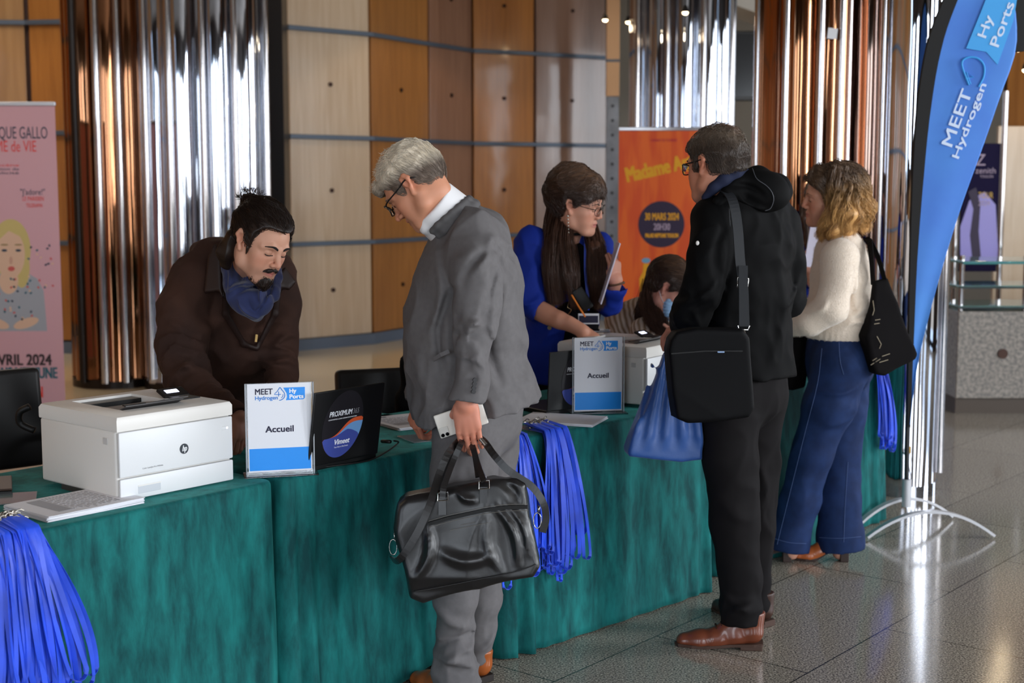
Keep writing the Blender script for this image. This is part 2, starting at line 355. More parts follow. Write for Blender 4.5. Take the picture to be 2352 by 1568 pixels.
c=XY(2095,7.25); pillar(c[0],c[1],.165,2,.012,'nearest chrome pillar standing behind the feather flag',
  [(-162,.014,.015,chm2,.11),(-30,.020,.008,chm2,.12),(-8,.012,.012,chm2,.12)],m=chrome_mat('clear_mirror',(206,208,216),.02,.55,.8),pm=chm)
o=None
# paper note taped on the pillar
p=P(1912,77,8.06); tag(MB().box(tuple(p),(.055,.003,.06),Matrix.Rotation(.1,3,'Y')).build('paper_note',mat('paper_white',(226,226,230),rough=.7)),'small white paper square taped on the mirrored pillar','note')
# --- hanging spot lamps
lamp_e=mat('lamp_glow',(255,236,205),emit=(255,226,180),estr=9); lamp_b=mat('lamp_black',(22,20,20),rough=.4)
for (px,py,Y,lab) in [(1390,45,14,'small pendant spot lamp hanging left of the end post'),(1443,50,15,'small spot lamp right of the end post'),(1574,28,12.3,'small spot lamp in front of the fluted pillar'),(2337,112,11,'spot lamp high beside the feather flag tip'),(2356,160,11.5,'spot lamp at the right frame edge under the other lamp')]:
    q=P(px,py,Y); l=empty('pendant_lamp',tuple(q)); tag(l,lab,'lamp')
    MB().cyl((0,0,.05),(0,0,4.69-q[2]),.006,seg=8).build('cord',lamp_b,l)
    MB().cyl((0,0,.0),(0,0,.06),.034,.014,seg=16).build('lamp_shade',lamp_b,l)
    MB().sph((0,0,-.004),.026,12,(1,1,.7)).build('bulb',lamp_e,l,True)
    d=bpy.data.lights.new('bulb_light','POINT'); d.energy=2; d.color=(1,.78,.5); d.shadow_soft_size=.04
    lo=bpy.data.objects.new('bulb_light',d); lo.parent=l; lo.location=(0,0,-.08); COL.objects.link(lo)
# warm ceiling downlights over the hall
for i,(x,y) in enumerate([(-5,3),(-5,8),(-5.5,11.5),(-2.5,12.3),(.5,13.5)]):
    l=empty('downlight',(x,y,4.66)); tag(l,'round warm downlight recessed in the ceiling','lamp','ceiling downlights')
    MB().cyl((0,0,-.02),(0,0,.03),.1,seg=20).build('ring',lamp_b,l); MB().cyl((0,0,-.024),(0,0,-.02),.075,seg=20).build('diffuser',lamp_e,l)
    d=bpy.data.lights.new('downlight_beam','SPOT'); d.energy=60; d.color=(1,.76,.48); d.spot_size=1.9; d.shadow_soft_size=.08
    lo=bpy.data.objects.new('downlight_beam',d); lo.parent=l; lo.location=(0,0,-.05); COL.objects.link(lo)
# ================================================================ RECEPTION DESK
TZ=.755
velvet=mat('velvet_teal',(13,92,84),rough=.75,spec=.25,sheen=.35,sheent=(90,190,180)); n,L,b=nodes_of(velvet)
t=n.new('ShaderNodeTexCoord'); mp=n.new('ShaderNodeMapping'); mp.inputs['Scale'].default_value=(1,1,.28); L.new(t.outputs['Object'],mp.inputs[0])
no=n.new('ShaderNodeTexNoise'); no.inputs['Scale'].default_value=17; no.inputs['Detail'].default_value=8; no.inputs['Roughness'].default_value=.62; no.inputs['Distortion'].default_value=.25; L.new(mp.outputs[0],no.inputs[0])
r=n.new('ShaderNodeValToRGB'); L.new(no.outputs[0],r.inputs[0]); r.color_ramp.elements[0].position=.36; r.color_ramp.elements[0].color=lin((4,64,66))+(1,); r.color_ramp.elements[1].position=.68; r.color_ramp.elements[1].color=lin((22,116,114))+(1,)
L.new(r.outputs[0],b.inputs['Base Color'])
bu=n.new('ShaderNodeBump'); bu.inputs['Strength'].default_value=.3; bu.inputs['Distance'].default_value=.01; L.new(no.outputs[0],bu.inputs['Height']); L.new(bu.outputs[0],b.inputs['Normal'])
def tablecloth(A,B,D,label,seed,hem=lambda s:0.004,endfold=.02,amp=.012,dip=(0,0)):
    A=np.array(A);B=np.array(B);d=B-A;Ln=np.linalg.norm(d);d/=Ln;nb=np.array([-d[1],d[0]])
    rg=np.random.default_rng(seed); R=.03
    # perimeter (outline in local s,t), starting front-left, running to front-right, then back
    per=[];N1=int(Ln/.008)
    def arc(cx,cy,a0,a1,m=7): return [(cx+R*math.cos(a0+(a1-a0)*k/m),cy+R*math.sin(a0+(a1-a0)*k/m)) for k in range(m+1)]
    per+=[(R+(Ln-2*R)*k/N1,0.0) for k in range(N1+1)]+arc(Ln-R,R,-math.pi/2,0)[1:]
    N2=int(D/.02); per+=[(Ln,R+(D-2*R)*k/N2) for k in range(1,N2+1)]+arc(Ln-R,D-R,0,math.pi/2)[1:]
    N3=int(Ln/.03); per+=[(Ln-R-(Ln-2*R)*k/N3,D) for k in range(1,N3+1)]+arc(R,D-R,math.pi/2,math.pi)[1:]
    per+=[(0,D-R-(D-2*R)*k/N2) for k in range(1,N2+1)]+arc(R,R,math.pi,1.5*math.pi)[1:-1]
    per=np.array(per); M=len(per)
    tan=np.roll(per,-1,0)-np.roll(per,1,0); tan/=np.linalg.norm(tan,axis=1)[:,None]; nr=np.stack([tan[:,1],-tan[:,0]],1)
    arc_s=np.concatenate([[0],np.cumsum(np.linalg.norm(np.diff(per,axis=0),axis=1))])
    f=np.zeros(M)
    for k in range(7):
        w=2*math.pi/rg.uniform(.16,.9); f+=np.sin(arc_s*w+rg.uniform(0,6.28))*rg.uniform(.3,1)/(1+k*.2)
    f/=2.5
    # stronger folds close to the two front corners
    cor=np.exp(-((arc_s-0)/.12)**2)+np.exp(-((arc_s-Ln)/.12)**2)
    f2=np.sin(arc_s*2*math.pi/.085+seed)*cor
    # centre of cloth
    C0=np.array([Ln/2,D/2]); V=[];F=[]
    def add(loop2,z):
        for k in range(M):
            q=loop2[k]; w=A+d*q[0]+nb*q[1]; V.append((w[0],w[1],z[k] if hasattr(z,'__len__') else z))
    for kk in range(6):
        s=[.02,.4,.75,.93,.985,1.0][kk]; add(C0+(per-C0)*s-(nr*(.012 if kk==5 else 0)*0),np.full(M,TZ))
    NZ=34
    for j in range(1,NZ+1):
        v=j/NZ
        if j<=5:
            a=j/5*math.pi/2; out=.014*math.sin(a); z=TZ-.014*(1-math.cos(a)); zz=np.full(M,z)
            fr=0
        else:
            fr=(j-5)/(NZ-5); hz=np.array([hem(s) for s in arc_s]); zz=(TZ-.014)*(1-fr)+hz*fr; out=.014
        sw=fr**.8; lp=per+nr*(out+.022*sw+(f*amp*sw+f2*endfold*sw))[:,None]
        add(lp,zz)
    R_=len(V)//M
    for j in range(R_-1):
        for k in range(M):
            F.append((j*M+k,j*M+(k+1)%M,(j+1)*M+(k+1)%M,(j+1)*M+k))
    F.append(tuple(range(M))[::-1])
    o=meshobj('tablecloth',V,F,velvet,None,True); tag(o,label,'tablecloth','green velvet tablecloths'); o.data.flip_normals()
    md=o.modifiers.new('th','SOLIDIFY'); md.thickness=.002; md.offset=-1
    # folding table under the cloth
    c=A+d*Ln/2+nb*D/2; tb=empty('folding_table',(c[0],c[1],0),math.atan2(d[1],d[0])); tag(tb,'folding table hidden under '+label.split(' ',1)[1],'table','folding tables under the cloths')
    MB().box((0,0,TZ-.02),(Ln-.03,D-.03,.03),bev=.006).build('tabletop',black_m,tb)
    for sx in (-1,1):
        for sy in (-1,1):
            x=sx*(Ln/2-.09); y=sy*(D/2-.09); MB().cyl((x,y,0),(x,y,TZ-.035),.014,seg=10).build('leg',black_m,tb)
    return A,d,nb,Ln
T1=tablecloth((-1.72,2.76),(-.705,3.99),.70,'dark green velvet cloth at the left end, printer and lanyards on it',3)
T2=tablecloth((-.668,4.03),(-.02,4.80),.70,'dark green velvet cloth behind the grey suited man, laptop on it',5,hem=lambda s:.004+.10*min(1,max(0,(s-.35)/.6)) if s<1.1 else .08)
T3=tablecloth((-.03,4.625),(.79,5.46),.70,'dark green velvet cloth with the second printer and sign on it',9,endfold=.03,amp=.016)
T4=tablecloth((.85,5.64),(1.77,6.62),.70,'dark green velvet cloth at the far right end of the desk',11,endfold=.02,amp=.014)
d50=math.radians(50.2)
# ---------------------------------------------------------------- printers
pw_=mat('printer_white',(232,229,224),rough=.42); pf_=mat('printer_front_white',(226,228,230),rough=.38); pg_=mat('printer_grey',(78,76,76),rough=.45); pk_=mat('printer_black',(14,14,15),rough=.4); glow=mat('lcd_glow',(230,232,255),emit=(220,225,255),estr=2.2); hpm=mat('logo_dark',(46,52,60),rough=.35); seam=mat('seam_grey',(120,120,122),rough=.6)
def hp_logo(par,x,y,z,r):
    """round badge with two slanted letters, on a face looking to -y"""
    MB().cyl((x,y,z),(x,y-.0012,z),r,seg=40).build('logo_disc',hpm,par)
    text_mesh('logo_letters','hp',r*1.55,pf_,par,(x+r*.02,y-.0015,z-r*.42),bold=.0006,shear=.3,width=r*1.15)
def printer(loc,rz,Wd,Dp,H,label):
    """origin = front left bottom corner; x along the front, y to the back"""
    p=empty('laser_printer',loc,rz); tag(p,label,'printer','laser printers on the desk')
    hb=H-.042
    MB().box((Wd/2,Dp/2+.004,hb/2+.006),(Wd,Dp-.012,hb-.012),bev=.007,seg=3).build('body',pw_,p,angle=40)
    # lid: frame around the output recess
    x0,x1,y0,y1=.075,Wd-.11,.085,Dp-.05; zt=H; zb=H-.042
    mb=MB()
    outer=[(0,0),(Wd,0),(Wd,Dp),(0,Dp)]
    bmL=mb.bm
    def ringv(x0_,x1_,y0_,y1_,z): return [bmL.verts.new(v) for v in ((x0_,y0_,z),(x1_,y0_,z),(x1_,y1_,z),(x0_,y1_,z))]
    rings=[ringv(0,Wd,0,Dp,zb),ringv(-.001,Wd+.001,-.001,Dp+.001,zb+.003),ringv(-.001,Wd+.001,-.001,Dp+.001,zt-.012),ringv(.004,Wd-.004,.004,Dp-.004,zt-.003),ringv(.012,Wd-.012,.012,Dp-.012,zt),ringv(x0,x1,y0,y1,zt),ringv(x0+.003,x1-.003,y0+.003,y1-.003,zt-.03),]
    for A_,B_ in zip(rings,rings[1:]):
        for k in range(4): bmL.faces.new((A_[k],A_[(k+1)%4],B_[(k+1)%4],B_[k]))
    bmL.faces.new(rings[0][::-1]); bmL.faces.new(rings[-1])
    mb.build('lid',pw_,p,angle=35)
    # dark slot and grey output tray inside the recess
    MB().box(((x0+x1)/2,y1-.028,zt-.013),(x1-x0-.004,.05,.012)).build('paper_slot',pk_,p)
    mb=MB(); ys=[y1-.05,y0+.1,y0+.02,y0-.012]; zs=[zt-.02,zt-.006,zt-.001,zt+.013]
    for k in range(3):
        mb.poly([(x0+.004,ys[k],zs[k]),(x1-.004,ys[k],zs[k]),(x1-.004,ys[k+1],zs[k+1]),(x0+.004,ys[k+1],zs[k+1])],-.003,(0,0,1))
    mb.build('output_tray',pg_,p)
    MB().box(((x0+x1)/2-.02,y0+.06,zt+.0015),(.07,.012,.003)).build('tray_groove',pk_,p)
    MB().poly([((x0+x1)/2-.015,y0+.03,zt+.0),(x1-.0,y0+.03,zt+.0),(x1-.0,y0-.03,zt+.018),((x0+x1)/2+.02,y0-.03,zt+.018)],.003,(0,0,1)).build('tray_stop',pg_,p)
    # front door, drawer, seams
    MB().box((Wd/2,.0,.066+(hb-.066)/2),(Wd-.004,.01,hb-.070),bev=.004,seg=2).build('front_door',pf_,p,angle=40)
    dr=MB().box((Wd/2,.0,.034),(Wd-.004,.010,.060),bev=.004,seg=2).build('paper_drawer',pf_,p,angle=40)
    h=MB().box((Wd*.245,-.004,.028),(Wd*.19,.004,.022),bev=.0015).build('drawer_grip',mat('grip_shadow',(198,202,208),rough=.5),p)
    MB().box((Wd*.245,-.0062,.039),(Wd*.19,.0012,.003)).build('grip_edge',pw_,p)
    MB().box((.001,Dp*.52,.007),(.004,Dp*.42,.014)).build('side_cutout_shade',mat('cutout_shade',(60,60,58),rough=.6),p)  # dark bar colours in the shade of the cut-out
    b_=MB().box((Wd-.03,-.005,hb-.034),(.024,.003,.011),bev=.0015).build('power_button',pf_,p); MB().cyl((Wd-.023,-.0066,hb-.034),(Wd-.023,-.0072,hb-.034),.003,seg=12).build('power_light',glow,b_)
    hp_logo(p,Wd*.55,-.0052,hb*.62,.0145)
    text_mesh('model_lettering','Color LaserJet Pro M454dn',.006,mat('fine_grey',(130,132,136),rough=.5),p,(Wd*.19,-.0054,.083),align='LEFT')
    MB().box((-.001,.055,hb-.03),(.002,.02,.018),bev=.0008).build('side_badge',mat('badge_grey',(206,204,202),rough=.4),p)
    # control panel tilted up at the right of the lid
    cp=MB().box((Wd-.058,.20,zt+.010),(.088,.046,.008),Matrix.Rotation(math.radians(24),3,'X'),bev=.002).build('control_panel',pk_,p)
    MB().box((Wd-.062,.201,zt+.0152),(.044,.017,.001),Matrix.Rotation(math.radians(24),3,'X')).build('lcd',glow,cp)
    MB().box((Wd-.058,.145,zt+.0015),(.07,.06,.004),bev=.001).build('keypad',pk_,p)
    return p
printer((-1.062,3.695,TZ),math.radians(49.5),.385,.385,.236,'large white laser printer in front at the left end of the desk')
printer((.515,5.30,TZ),math.radians(56),.40,.40,.238,'white laser printer farther along the desk, phone lying on top')
# ---------------------------------------------------------------- acrylic signs
acr=mat('acrylic',(240,245,250),rough=.03,trans=1,ior=1.49); shm=mat('sheet_white',(234,236,243),rough=.35); bl_=mat('band_blue',(40,150,246),rough=.35); nv_=mat('ink_navy',(34,34,62),rough=.5); hb_=mat('ink_blue',(52,132,216),rough=.5); wh_=mat('ink_white',(245,248,255),rough=.4)
edg=mat('acrylic_edge',(215,222,230),rough=.1,trans=.6,ior=1.49)
def logo_group(par,x,z,w,y,k=1.0):
    """MEET4Hydrogen HyPorts mark; x,z = left/top corner, w = total width; drawn on plane y facing -y"""
    u=w/240.
    text_mesh('logo_meet','MEET',u*40,nv_,par,(x,y,z-u*58),align='LEFT',bold=u*.9,width=u*84)
    text_mesh('logo_hydrogen','Hydrogen',u*26,hb_,par,(x,y,z-u*84),align='LEFT',bold=u*.6,width=u*108)
    MB().tube(spline([(x+u*(89+a),y,z-u*bb) for a,bb in ((36,60),(4,60),(16,48),(25,36))],2),u*1.7,6).build('logo_four',hb_,par)
    MB().tube([(x+u*114,y,z-u*46),(x+u*114,y,z-u*70)],u*1.7,6).build('logo_four_stem',hb_,par)
    dp=[(114,36),(121,27),(131,40),(141,54),(143,69),(136,81),(124,88),(116,89)]
    MB().tube(spline([(x+u*a,y,z-u*bb) for a,bb in dp],5),u*1.9,6).build('logo_drop',hb_,par)
    MB().tube(spline([(x+u*a,y,z-u*bb) for a,bb in ((135,60),(133,71),(126,78))],4),u*1.4,6).build('logo_drop_shine',hb_,par)
    fl=[(136,28),(240,28),(240,76)]+[(240-12+12*math.cos(q),76+12*math.sin(q)) for q in np.linspace(0,math.pi/2,6)]+[(148,90),(154,74),(152,56),(144,42)]
    MB().poly([(x+u*a,y+.0003,z-u*bb) for a,bb in fl],.0004,(0,-1,0)).build('logo_flag',bl_,par)
    text_mesh('logo_hy','Hy',u*28,wh_,par,(x+u*164,y-.0004,z-u*54),align='LEFT',bold=u*1.2,width=u*34)
    text_mesh('logo_ports','Ports',u*28,wh_,par,(x+u*164,y-.0004,z-u*82),align='LEFT',bold=u*1.2,width=u*68)
def sign(px0,py0,px1,py1,h,label,lean=5):
    a=G(px0,py0,TZ); c=G(px1,py1,TZ); w=math.hypot(*(c-a)[:2]); rz=math.atan2(c[1]-a[1],c[0]-a[0])
    s=empty('sign_holder',(a[0],a[1],TZ),rz); tag(s,label,'sign','acrylic reception signs')
    MB().box((w/2,-.0,.003),(w+.02,.075,.005),bev=.002).build('base',acr,s)
    MB().box((w/2,.0045,h/2+.004),(w,.0022,h),bev=.0005).build('back_plate',acr,s)
    for sx in (0,1):
        MB().box((sx*w,.001,h/2+.004),(.004,.010,h),bev=.001).build('edge_channel',edg,s)
    MB().box((w/2,.0022,h/2+.006),(w-.012,.0012,h-.008)).build('paper_sheet',shm,s)
    y=.0012
    MB().box((w/2,y,.048),(w-.018,.0008,.066)).build('blue_band',bl_,s)
    logo_group(s,w*.14,h-.002+.008,w*.74,y)
    text_mesh('accueil_lettering','Accueil',.026,nv_,s,(w*.5,y,h*.475),bold=.0008,width=w*.42)
    return s
sign(567,1094,722,1086,.272,'acrylic sign reading Accueil between the near printer and the laptop')
sign(1315,951,1432,948,.286,'acrylic sign reading Accueil in front of the far printer')
# ---------------------------------------------------------------- laptops
lk=mat('laptop_black',(10,10,12),rough=.45); 
def laptop(a,c,h,label,sticker=True,tilt=8):
    a=np.array(a);c=np.array(c);w=math.hypot(*(c-a)[:2]); rz=math.atan2(c[1]-a[1],c[0]-a[0])
    s=empty('laptop',(a[0],a[1],TZ),rz); tag(s,label,'laptop')
    MB().box((w/2,.12,.009),(w,.235,.018),bev=.004).build('base',lk,s)
    R=Matrix.Rotation(math.radians(tilt),3,'X')   # leans towards the camera side
    q=empty('lid',(0,0,.016),0,s); q.rotation_euler=(math.radians(tilt),0,0)
    MB().box((w/2,0,h/2),(w,.007,h),bev=.003).build('lid_shell',lk,q)
    MB().box((w/2,.0038,h/2),(w-.02,.001,h-.03)).build('screen',mat('screen_glass',(30,36,48),rough=.1,emit=(120,140,170),estr=.25),q)
    if sticker:
        cx,cz,rx,rz_=w*.43,h*.52,.088,.102
        th=math.radians(18)
        def el(a,k=1): 
            x=rx*.92*math.cos(a)*k; z=rz_*1.04*math.sin(a)*k; return (x*math.cos(th)+z*math.sin(th), -x*math.sin(th)+z*math.cos(th))
        E=[el(2*math.pi*k/72) for k in range(72)]
        y=-.0036
        MB().poly([(cx+x,y,cz+z) for x,z in E],.0006,(0,-1,0)).build('round_sticker',mat('sticker_black',(33,31,36),rough=.35),q)
        def band(f,colr,name,yy):
            ps=[(x,z) for x,z in E if z<f(x)]
            ps.sort(key=lambda p: math.atan2(p[1]+.05,p[0])); 
            low=[p for p in E if p[1]<f(p[0])]
            # lower boundary ordered by x along the rim, upper by the wave
            ang=sorted(low,key=lambda p:(math.atan2(p[1],p[0])-math.pi/2)%(2*math.pi))
            xl,xr=ang[0][0],ang[-1][0]
            wave=[(xr+(xl-xr)*k/24, f(xr+(xl-xr)*k/24)) for k in range(1,24)]
            MB().poly([(cx+x,yy,cz+z) for x,z in ang+wave],.0004,(0,-1,0)).build(name,colr,q)
        wv=lambda o,k: (lambda x: o+.020*math.tanh(x*30)*k+.10*x*k+.004*math.sin(x*40))
        band(wv(-.012,1.0),mat('sticker_orange',(214,92,52),rough=.35),'sticker_orange_wave',-.0044)
        band(wv(-.020,.82),mat('sticker_skyblue',(112,160,214),rough=.35),'sticker_sky_wave',-.0048)
        band(lambda x:-.026+.014*math.tanh(x*30)-.9*max(0,x-.02)**1.2,mat('sticker_indigo',(66,80,160),rough=.35),'sticker_indigo_wave',-.0052)
        text_mesh('sticker_proximum','PROXIMUM',.0235,wh_,q,(cx-.060,-.0045,cz+.028),align='LEFT',bold=.0002,shear=.15,width=.094)
        text_mesh('sticker_number','365',.0235,mat('ink_grey',(120,120,126),rough=.5),q,(cx+.037,-.0045,cz+.028),align='LEFT',shear=.15,width=.026)
        text_mesh('sticker_tagline','COMMUNITIES & LEADS GENERATION FACTORY',.005,wh_,q,(cx-.062,-.0045,cz+.017),align='LEFT',width=.118)
        text_mesh('sticker_vimeet','Vimeet',.023,wh_,q,(cx+.0,-.0056,cz-.062),bold=.0006,shear=.2,width=.064)
        text_mesh('sticker_slogan','Your One to One Events',.007,wh_,q,(cx+.0,-.0056,cz-.073),width=.058)
    return s
laptop(G(706,1086,TZ),G(866,1052,TZ),.232,'black laptop with a round sticker on its lid, beside the near sign',tilt=9)
a=G(1256,955,TZ); laptop(a,a+np.array([.27,.20,0]),.225,'black laptop half hidden behind the far Accueil sign',tilt=4)
cab=mat('cable_black',(14,14,15),rough=.5)
o=MB(); cp=[G(905,1012,TZ+.05),G(915,1016,TZ+.02),G(890,1036,TZ+.006),G(850,1056,TZ+.006),G(800,1065,TZ+.006),G(745,1072,TZ+.006)]
o.tube(spline(cp,6),.0028,8); o.cyl(tuple(G(878,1013,TZ+.04)),tuple(G(896,1014,TZ+.048)),.006,seg=10)
tag(o.build('power_cable',cab,None,True),'thin black power cable plugged into the stickered laptop','cable')
# ---------------------------------------------------------------- paper stacks
pap=mat('paper',(236,236,242),rough=.8); ink=mat('print_grey',(176,176,182),rough=.8); inkd=mat('print_dark',(96,98,118),rough=.8)
def paper_stack(c,rz,nsheets,label,w=.21,l=.297,printed=True,curl=0,z=TZ+.001,t=.0011):
    s=empty('paper_stack',(c[0],c[1],z),rz); tag(s,label,'papers')
    rg=random.Random(int(c[0]*1000)); mb=MB()
    for k in range(nsheets):
        dx,dy=rg.uniform(-.003,.003),rg.uniform(-.003,.003); mb.box((dx,dy,k*t+t/2),(w,l,t*.85),Matrix.Rotation(rg.uniform(-.02,.02),3,'Z'))
    mb.build('sheets',pap,s); H=nsheets*t+.0005
    if printed:
        MB().box((-.05,l/2-.028,H),(.06,.012,.0004)).build('printed_heading',inkd,s)
        mb=MB()
        for r_ in range(13):
            x=-w/2+.02
            while x<w/2-.03:
                ww=rg.uniform(.008,.03); mb.box((x+ww/2,l/2-.06-r_*.011,H),(ww,.003,.0004)); x+=ww+.006
        mb.box((0,-l/2+.07,H),(w-.05,.04,.0003)); mb.build('printed_table',ink,s)
    return s
paper_stack(G(172,1164,TZ),math.radians(50-90),14,'stack of printed white sheets in front of the near printer',w=.21,l=.29)
c=G(1290,966,TZ); paper_stack(c,math.radians(70),8,'white papers beside the middle lanyards in front of the far sign',w=.20,l=.29,printed=False)
c=G(930,972,TZ); paper_stack(c,math.radians(35),9,'loose printed sheets near the grey suited man',w=.2,l=.26)
plastic=mat('clear_plastic',(225,235,240),rough=.12,trans=.85,ior=1.3)
def pouch(c,rz,label):
    s=MB().box((0,0,.002),(.10,.14,.003),bev=.001).build('badge_pouch',plastic); s.location=(c[0],c[1],TZ+.001); s.rotation_euler=(0,0,rz); tag(s,label,'badge pouch'); return s
pouch(G(962,1008,TZ),.5,'clear plastic badge pouch behind the grey suited man'); pouch(G(1232,985,TZ),.9,'clear plastic badge pouch between the two middle lanyard bundles')
pouch(G(40,1146,TZ),.3,'clear plastic badge pouch under the left lanyards')
# dark closed laptop at the far left edge
q=G(8,1124,TZ); s=empty('closed_laptop',(q[0]-.05,q[1],TZ),math.radians(20)); tag(s,'dark brown closed laptop lying at the left frame edge','laptop')
MB().box((-.06,0,.006),(.26,.19,.010),bev=.003).build('base',lk,s); MB().box((-.06,0,.0145),(.262,.192,.006),bev=.003).build('lid',mat('laptop_brown',(58,44,38),rough=.4,metal=.3),s)
# phone lying on the far printer
q=P(1362,760,5.72); pz=TZ+.238
q=G(1362,760,pz+.004); s=empty('smartphone',(q[0],q[1],pz+.001),math.radians(-8)); tag(s,'black smartphone lying on the far printer','phone')
MB().box((0,0,.0045),(.15,.075,.008),bev=.003).build('body',mat('phone_rim',(150,150,156),rough=.25,metal=.8),s,angle=40); MB().box((0,0,.0088),(.14,.068,.0008)).build('screen',mat('phone_glass',(12,14,18),rough=.05),s)
# ---------------------------------------------------------------- lanyards
lan=mat('lanyard_blue',(44,88,238),rough=.42,sheen=.2,var=.35,vscale=9); clipm=mat('clip_steel',(196,188,176),rough=.25,metal=1)
def bez(P0,P1,P2,P3,n):
    t=np.linspace(0,1,n)[:,None]; return (1-t)**3*P0+3*(1-t)**2*t*P1+3*(1-t)*t*t*P2+t**3*P3
def lanyard(edge,d,nb,rg,drop,spread,layer,label,group,sx,fan=0,clip=True):
    """edge = point on table edge; loop hangs down the front"""
    out=-nb; off=.024+layer
    d3=np.array([d[0],d[1],0]); o3=np.array([out[0],out[1],0]); E=np.array([edge[0],edge[1],TZ])
    s0=rg.uniform(-.012,.012)
    top=E-o3*rg.uniform(.03,.07)+d3*s0+np.array([0,0,.006+layer*.5])
    lip=E+o3*(.012+layer*.5)+d3*(s0+fan*.02)+np.array([0,0,.004+layer*.3])
    g=rg.uniform(.010,.032)*sx
    dx=fan
    bot=E+o3*(off+.015+rg.uniform(0,.02))+d3*(dx+s0)+np.array([0,0,-drop])
    L_=bez(lip,lip+o3*.03-np.array([0,0,.03]),bot-d3*g+np.array([0,0,drop*.4])+d3*rg.uniform(-spread,spread),bot-d3*g+np.array([0,0,g]),20)
    R_=bez(bot+d3*g+np.array([0,0,g]),bot+d3*g+np.array([0,0,drop*.45])+d3*rg.uniform(-spread,spread),lip+o3*.03+d3*.008-np.array([0,0,.04]),lip+d3*.006,20)
    U_=[bot+d3*g*-math.cos(a)+np.array([0,0,g*(1-math.sin(a))]) for a in np.linspace(0,math.pi,7)[1:-1]]
    path=[top]+list(L_)+U_+list(R_)+[top+d3*.006]
    n=len(path); tw=rg.uniform(-.9,.9); ph=rg.uniform(-.6,.6)
    wd=[]
    for i in range(n):
        a=ph+tw*math.sin(i/n*math.pi*2.2+s0*200); wd.append(Vector(d3*math.cos(a)+o3*math.sin(a)))
    # at the u-turn the band faces stay across
    for i in range(len(L_)+1,len(L_)+1+len(U_)): wd[i]=Vector(o3*.9+d3*.1)
    root=MB().strap([tuple(p) for p in path],wd,.0135,.0012).build('lanyard',lan,angle=50)
    tag(root,label,'lanyard',group)
    if clip:
        c=top+np.array([0,0,.004]); ax=d3*math.cos(ph)-o3*math.sin(ph)*.6
        m=MB(); m.box(tuple(c),(.012,.009,.005),Matrix.Rotation(rg.uniform(0,3),3,'Z'),bev=.001,seg=1); m.tube([tuple(c+ax*k*.008+np.array([0,0,.003+.006*math.sin(k)])) for k in (0,1,2,3)],.0018,6)
        m.build('clip',clipm,root)
    return root
def bundle(table,s0,s1,cnt,drop,label,group,seed,fan=0,layers=4,spread=.02):
    A,d,nb,Ln=table; rg=np.random.default_rng(seed)
    for k in range(cnt):
        s=s0+(s1-s0)*rg.uniform(0,1); e=A+d*s
        rel=((s-s0)/(s1-s0)-.5)*2
        lanyard(e,d,nb,rg,rg.uniform(*drop),spread,.006+.011*(k%layers)+rg.uniform(0,.004),label,group,1,fan=fan*rel+rg.uniform(-.015,.015))
A,d,nb,Ln=T1
def s_on(T,px,py):   # distance along a table edge for a pixel
    q=G(px,py,TZ)[:2]; return float(np.dot(q-T[0],T[1]))
s=s_on(T1,60,1222); bundle(T1,s-.20,s-.005,62,(.36,.47),'blue lanyard in the big bundle hanging off the left end of the desk','lanyards hanging at the left end',21,fan=.055,layers=6,spread=.05)
for k,(dd,ex) in enumerate([(.43,.125),(.455,.095)]):
    rg=np.random.default_rng(100+k); lanyard(A+d*(s+.0),d,nb,rg,dd-.04,.0,.02,'blue lanyard looping out to the right of the big left bundle','stray lanyards of the left bundle',1,fan=ex)
for px,py,cnt,sd,lb in [(1180,1000,26,31,'left'),(1262,985,26,33,'right')]:
    s=s_on(T3,px,py+10); bundle(T3,max(.0,s-.045),s+.05,cnt,(.36,.52) if lb=='right' else (.36,.49),'blue lanyard in the %s one of the two bundles beside the grey suited man'%lb,'lanyards in the %s middle bundle'%lb,sd,fan=.05,layers=5,spread=.03)
s=T4[3]-.05; bundle(T4,s-.08,s+.02,16,(.30,.42),'blue lanyard hanging at the far right end of the desk behind the blonde woman','lanyards at the far right end',41,fan=.02,layers=4,spread=.02)
# ---------------------------------------------------------------- office chairs
chm_=mat('chair_leather',(24,23,24),rough=.42); chs=mat('chair_metal',(70,72,78),rough=.25,metal=1)
def office_chair(loc,rz,label,bh=.95,w=.46):
    c=empty('office_chair',loc,rz); tag(c,label,'chair','black office chairs behind the desk')
    MB().box((0,0,.46),(w,.46,.08),bev=.03,seg=3).build('seat',chm_,c,angle=60)
    mb=MB(); V=[]
    mb.box((0,.24,(bh+.56)/2),(w,.06,bh-.56),Matrix.Rotation(math.radians(-7),3,'X'),bev=.022,seg=3); mb.build('backrest',chm_,c,angle=60)
    for s_ in (-1,1): MB().tube(spline([(s_*w*.52,.2,.46),(s_*(w*.52+.03),.16,.66),(s_*(w*.52+.03),-.1,.68),(s_*w*.52,-.16,.46)],5),.014,8).build('armrest',chm_,c,True)
    MB().cyl((0,0,.12),(0,0,.42),.028).build('gas_lift',chs,c,angle=40)
    for k in range(5):
        a=k*2*math.pi/5; l=MB().tube([(0,0,.12),(.28*math.cos(a),.28*math.sin(a),.08)],[.022,.016],8).build('leg',chs,c,True)
        MB().cyl((.28*math.cos(a)-.012,.28*math.sin(a),.03),(.28*math.cos(a)+.012,.28*math.sin(a),.03),.03,seg=14).build('caster',chm_,l)
    return c
q=XY(30,4.72); office_chair((q[0]-.12,q[1]+.15,0),math.radians(40),'black office chair behind the printer at the left frame edge',.93)
q=XY(868,5.5); office_chair((q[0]+.07,q[1]+.2,0),math.radians(18),'black office chair behind the laptop, beside the grey suited man',.83,w=.46)
